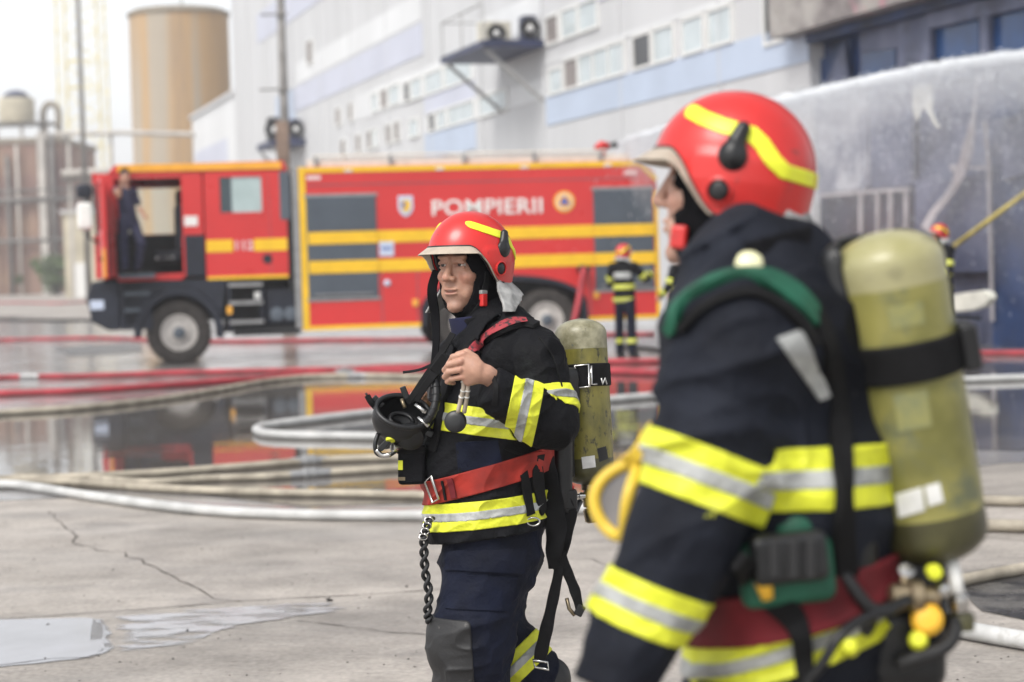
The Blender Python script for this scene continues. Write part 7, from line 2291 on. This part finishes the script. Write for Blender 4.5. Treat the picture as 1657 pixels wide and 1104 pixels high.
hose('thick white hose nearest of those on the left, along the front of the puddle', [(-200, 784), (0, 784), (60, 789), (100, 795), (160, 805), (240, 816), (330, 825), (430, 831), (540, 834), (700, 834), (860, 828), (960, 823), (1080, 822)], .036, 'hose_white', [(850, 828)])
hose('white hose at the right edge beyond the dark puddle', [(1480, 617), (1570, 614), (1660, 611), (1800, 608)], .045, 'hose_white')
hose('dirty hose at the right edge, upper of the three beside the cylinder', [(1500, 812), (1600, 810), (1660, 811), (1800, 808)], .034, 'hose_beige')
hose('cream hose at the right edge under the dirty one', [(1480, 846), (1590, 850), (1660, 852), (1800, 858)], .038, 'hose_beige')
hose('dark stained hose at the right edge along the soot', [(1500, 946), (1560, 938), (1620, 927), (1700, 915), (1850, 905)], .032, 'hose_beige')
hose('thick white hose in the lower right corner', [(1400, 985), (1500, 1006), (1580, 1022), (1660, 1036), (1800, 1060)], .040, 'hose_white')
hose('flat grey hose lying dark in the water before the truck rear', [(1000, 560), (1100, 566), (1300, 560), (1480, 556)], .04, 'hose_dark')
# red hose dropping from the outlet on the truck's flank
e = OUTLET; pts = smooth_path([e, e - TY * .12 - UP * .05 - TX * .05, e - TY * .45 - UP * .55 - TX * .22, e - TY * .7 - UP * 1.0 - TX * .40, np.array([*(e - TY * .9 - TX * .62)[:2], .10]), np.array([*(e - TY * 1.1 - TX * 1.2)[:2], .06])], 7)
root = thing('fire_hose', 'pink red hose dropping from the black outlet beside the rear wheel', 'hose', pts[-1] * np.array([1, 1, 0]), group='fire hoses lying on the yard')
b = MB(); b.tube(pts, .055, 12); b.build('hose', M['hose_red'], root)

# ================================================================== SMALL RED PUMP TRAILER BEFORE THE BURNT WALL
pz = ground_at(1400, 566)
root = thing('pump_trailer', 'low red pump trailer with white lid beside the burnt facade', 'trailer', pz, math.radians(4))
LT = dict(world_space=False, smooth=False)
b = MB(); b.box(-1.0, .9, -.55, .55, .55, 1.55); b.build('body', M['red'], root, bevel=.06, **LT)
b = MB(); b.box(-.95, -.3, -.5, .5, 1.553, 1.66); b.build('lid', M['white_paint'], root, bevel=.03, **LT)
b = MB(); b.box(-1.02, .92, -.565, -.552, .9, 1.02); b.build('yellow_band', M['yellow'], root, **LT)
b = MB(); b.bar((.9, 0, .5), (1.9, 0, .45), .08, .08); b.build('drawbar', M['navy'], root, **LT)
for s_ in (-1, 1):
    b = MB(); b.lathe((-.05, s_ * .62, .34), (0, s_, 0), [(.18, -.09), (.32, -.08), (.34, -.05), (.34, .05), (.32, .08), (.18, .09)], 28); w_ = b.build('wheel', M['tyre'], root, world_space=False, auto=35)
    b = MB(); b.lathe((-.05, s_ * .62, .34), (0, s_, 0), [(.18, .05), (.16, .07), (.07, .06), (.06, .09), (.001, .095)], 20); b.build('rim', M['rim'], w_, world_space=False, auto=35)

# ================================================================== WATER JET AND SPRAY
mw = bpy.data.materials.new('water_spray'); mw.use_nodes = True
nt = mw.node_tree; pb = nt.nodes["Principled BSDF"]
pb.inputs["Base Color"].default_value = (.86, .88, .90, 1); pb.inputs["Roughness"].default_value = .7
tb_ = nt.nodes.new("ShaderNodeBsdfTranslucent"); tb_.inputs["Color"].default_value = (.86, .88, .90, 1)
ms = nt.nodes.new("ShaderNodeMixShader"); ms.inputs[0].default_value = .45
nt.links.new(pb.outputs[0], ms.inputs[1]); nt.links.new(tb_.outputs[0], ms.inputs[2]); nt.links.new(ms.outputs[0], nt.nodes["Material Output"].inputs["Surface"])
jp = [MON] + [W(x, y, z) for x, y, z in ((1040, 219, 34.6), (1150, 190, 33.8), (1255, 165, 33.0), (1400, 133, 31.8), (1530, 107, 30.7), (1657, 90, 29.6), (1780, 80, 28.6))]
jp = smooth_path(jp, 14)
jr = [.045 + .045 * min(1, i / 40) * (1 + .25 * math.sin(i * .9) * random.random()) for i in range(len(jp))]
b = MB(); b.tube([p + UP * random.uniform(-.012, .012) for p in jp], jr, 12)
rs = random.Random(5)
for i in range(2600):                                        # torn edge of the jet
    k = rs.randrange(4, len(jp) - 1); p = jp[k] + (jp[k + 1] - jp[k]) * rs.random()
    a = rs.uniform(0, 6.28); r = jr[k] * rs.uniform(.7, 1.6)
    d = norm(jp[k + 1] - jp[k]); sd = norm(np.cross(d, UP)); q = p + (sd * math.cos(a) + UP * math.sin(a)) * r
    s_ = rs.uniform(.006, .018)
    u = norm([rs.gauss(0, 1), rs.gauss(0, 1), rs.gauss(0, 1)]); w_ = norm(np.cross(u, d + 1e-3))
    b.add([q - d * s_ * 2, q + u * s_, q + d * s_ * 2, q + w_ * s_], [[0, 1, 3], [1, 2, 3], [0, 3, 2], [0, 2, 1]])
o = b.build('water_jet', mw, None); tag(o, 'white jet of water arching from the truck roof cannon to the burnt wall', 'water jet')
sp = MB()
for i in range(9000):                                        # loose drops falling away from it
    k = min(len(jp) - 2, int(8 + (len(jp) - 10) * rs.random() ** .8)); p = jp[k] + (jp[k + 1] - jp[k]) * rs.random()
    prog = k / len(jp)
    dr = rs.expovariate(1 / (.20 + .6 * prog)) * (1 if rs.random() < .85 else 1.8)
    q = p - UP * (dr + .05) + WNv * rs.gauss(0, .15 + .25 * dr) + WD * rs.gauss(0, .2)
    if q[2] < .1: continue
    s_ = rs.uniform(.004, .010) * (1.3 if dr < .3 else 1); L_ = s_ * rs.uniform(2, 5)
    a = rs.uniform(0, 3.14); u = np.array([math.cos(a), math.sin(a), 0]) * s_; w_ = np.array([-math.sin(a), math.cos(a), 0]) * s_
    sp.add([q - UP * L_, q + u, q + w_, q + UP * L_, ], [[0, 1, 2], [1, 3, 2], [0, 2, 3], [0, 3, 1]])
o = sp.build('water_spray', mw, None, smooth=False); tag(o, 'fine drops falling below the water jet', kind='stuff')
# the mist under the jet: an even veil, thick at the jet and thinning out downwards
mv = bpy.data.materials.new('mist'); mv.use_nodes = True
nt = mv.node_tree; nt.nodes.remove(nt.nodes["Principled BSDF"])
pv = nt.nodes.new("ShaderNodeVolumePrincipled"); pv.inputs["Color"].default_value = (.96, .97, 1, 1); pv.inputs["Density"].default_value = 0.42; pv.inputs["Anisotropy"].default_value = .1
nt.links.new(pv.outputs[0], nt.nodes["Material Output"].inputs["Volume"])
def veil(W_, D_, dens, seed):
    m2 = mv.copy(); m2.node_tree.nodes['Principled Volume'].inputs['Density'].default_value = dens
    vv, ff = [], []
    sel = jp[6::5]
    for i, p in enumerate(sel):
        g_ = min(1, (i + 1) / 7)
        w0 = .05 + W_ * g_; dp = .25 + D_ * g_ * (1 + .15 * math.sin(i * 1.3 + seed))
        prof = [(-.5, -.10), (-.18, .02), (.18, .02), (.5, -.10), (.42, -.35), (.25, -.65), (.02, -1.0), (-.25, -.65), (-.42, -.35)]
        for (a, h_) in prof:
            vv.append(p + UP * .03 + WNv * a * w0 * 2 + UP * (h_ * (dp if h_ < 0 else 1)))
    n = 9
    for i in range(len(sel) - 1):
        for k in range(n):
            l_ = (k + 1) % n; ff.append([i * n + k, i * n + l_, (i + 1) * n + l_, (i + 1) * n + k])
    ff.append(list(range(n))[::-1]); ff.append([(len(sel) - 1) * n + k for k in range(n)])
    bm = bmesh.new(); bv = [bm.verts.new(v) for v in vv]
    for q in ff: bm.faces.new([bv[i] for i in q])
    bmesh.ops.recalc_face_normals(bm, faces=bm.faces); bm.verts.index_update()
    o = mesh('mist', [v.co[:] for v in bm.verts], [[v.index for v in f.verts] for f in bm.faces], m2, None, smooth=False); bm.free()
    return o


tag(veil(.55, 3.2, .33, 0), 'veil of mist hanging under the water jet', kind='stuff')
tag(veil(.22, .55, 2.2, 1), 'denser mist clinging to the water jet', kind='stuff')
# ================================================================== THIN HAZE ROUND THE WHOLE YARD
hz = bpy.data.materials.new('haze'); hz.use_nodes = True
nt = hz.node_tree
nt.nodes.remove(nt.nodes["Principled BSDF"])
pv = nt.nodes.new("ShaderNodeVolumePrincipled")
pv.inputs["Color"].default_value = (.95, .96, 1.0, 1)
pv.inputs["Density"].default_value = 0.0009
pv.inputs["Anisotropy"].default_value = 0.2
nt.links.new(pv.outputs[0], nt.nodes["Material Output"].inputs["Volume"])
b = MB(); b.box(-410, 410, -50, 710, -1.0, 48)
o = b.build('haze', hz, None, smooth=False); tag(o, 'thin pale haze', kind='stuff')
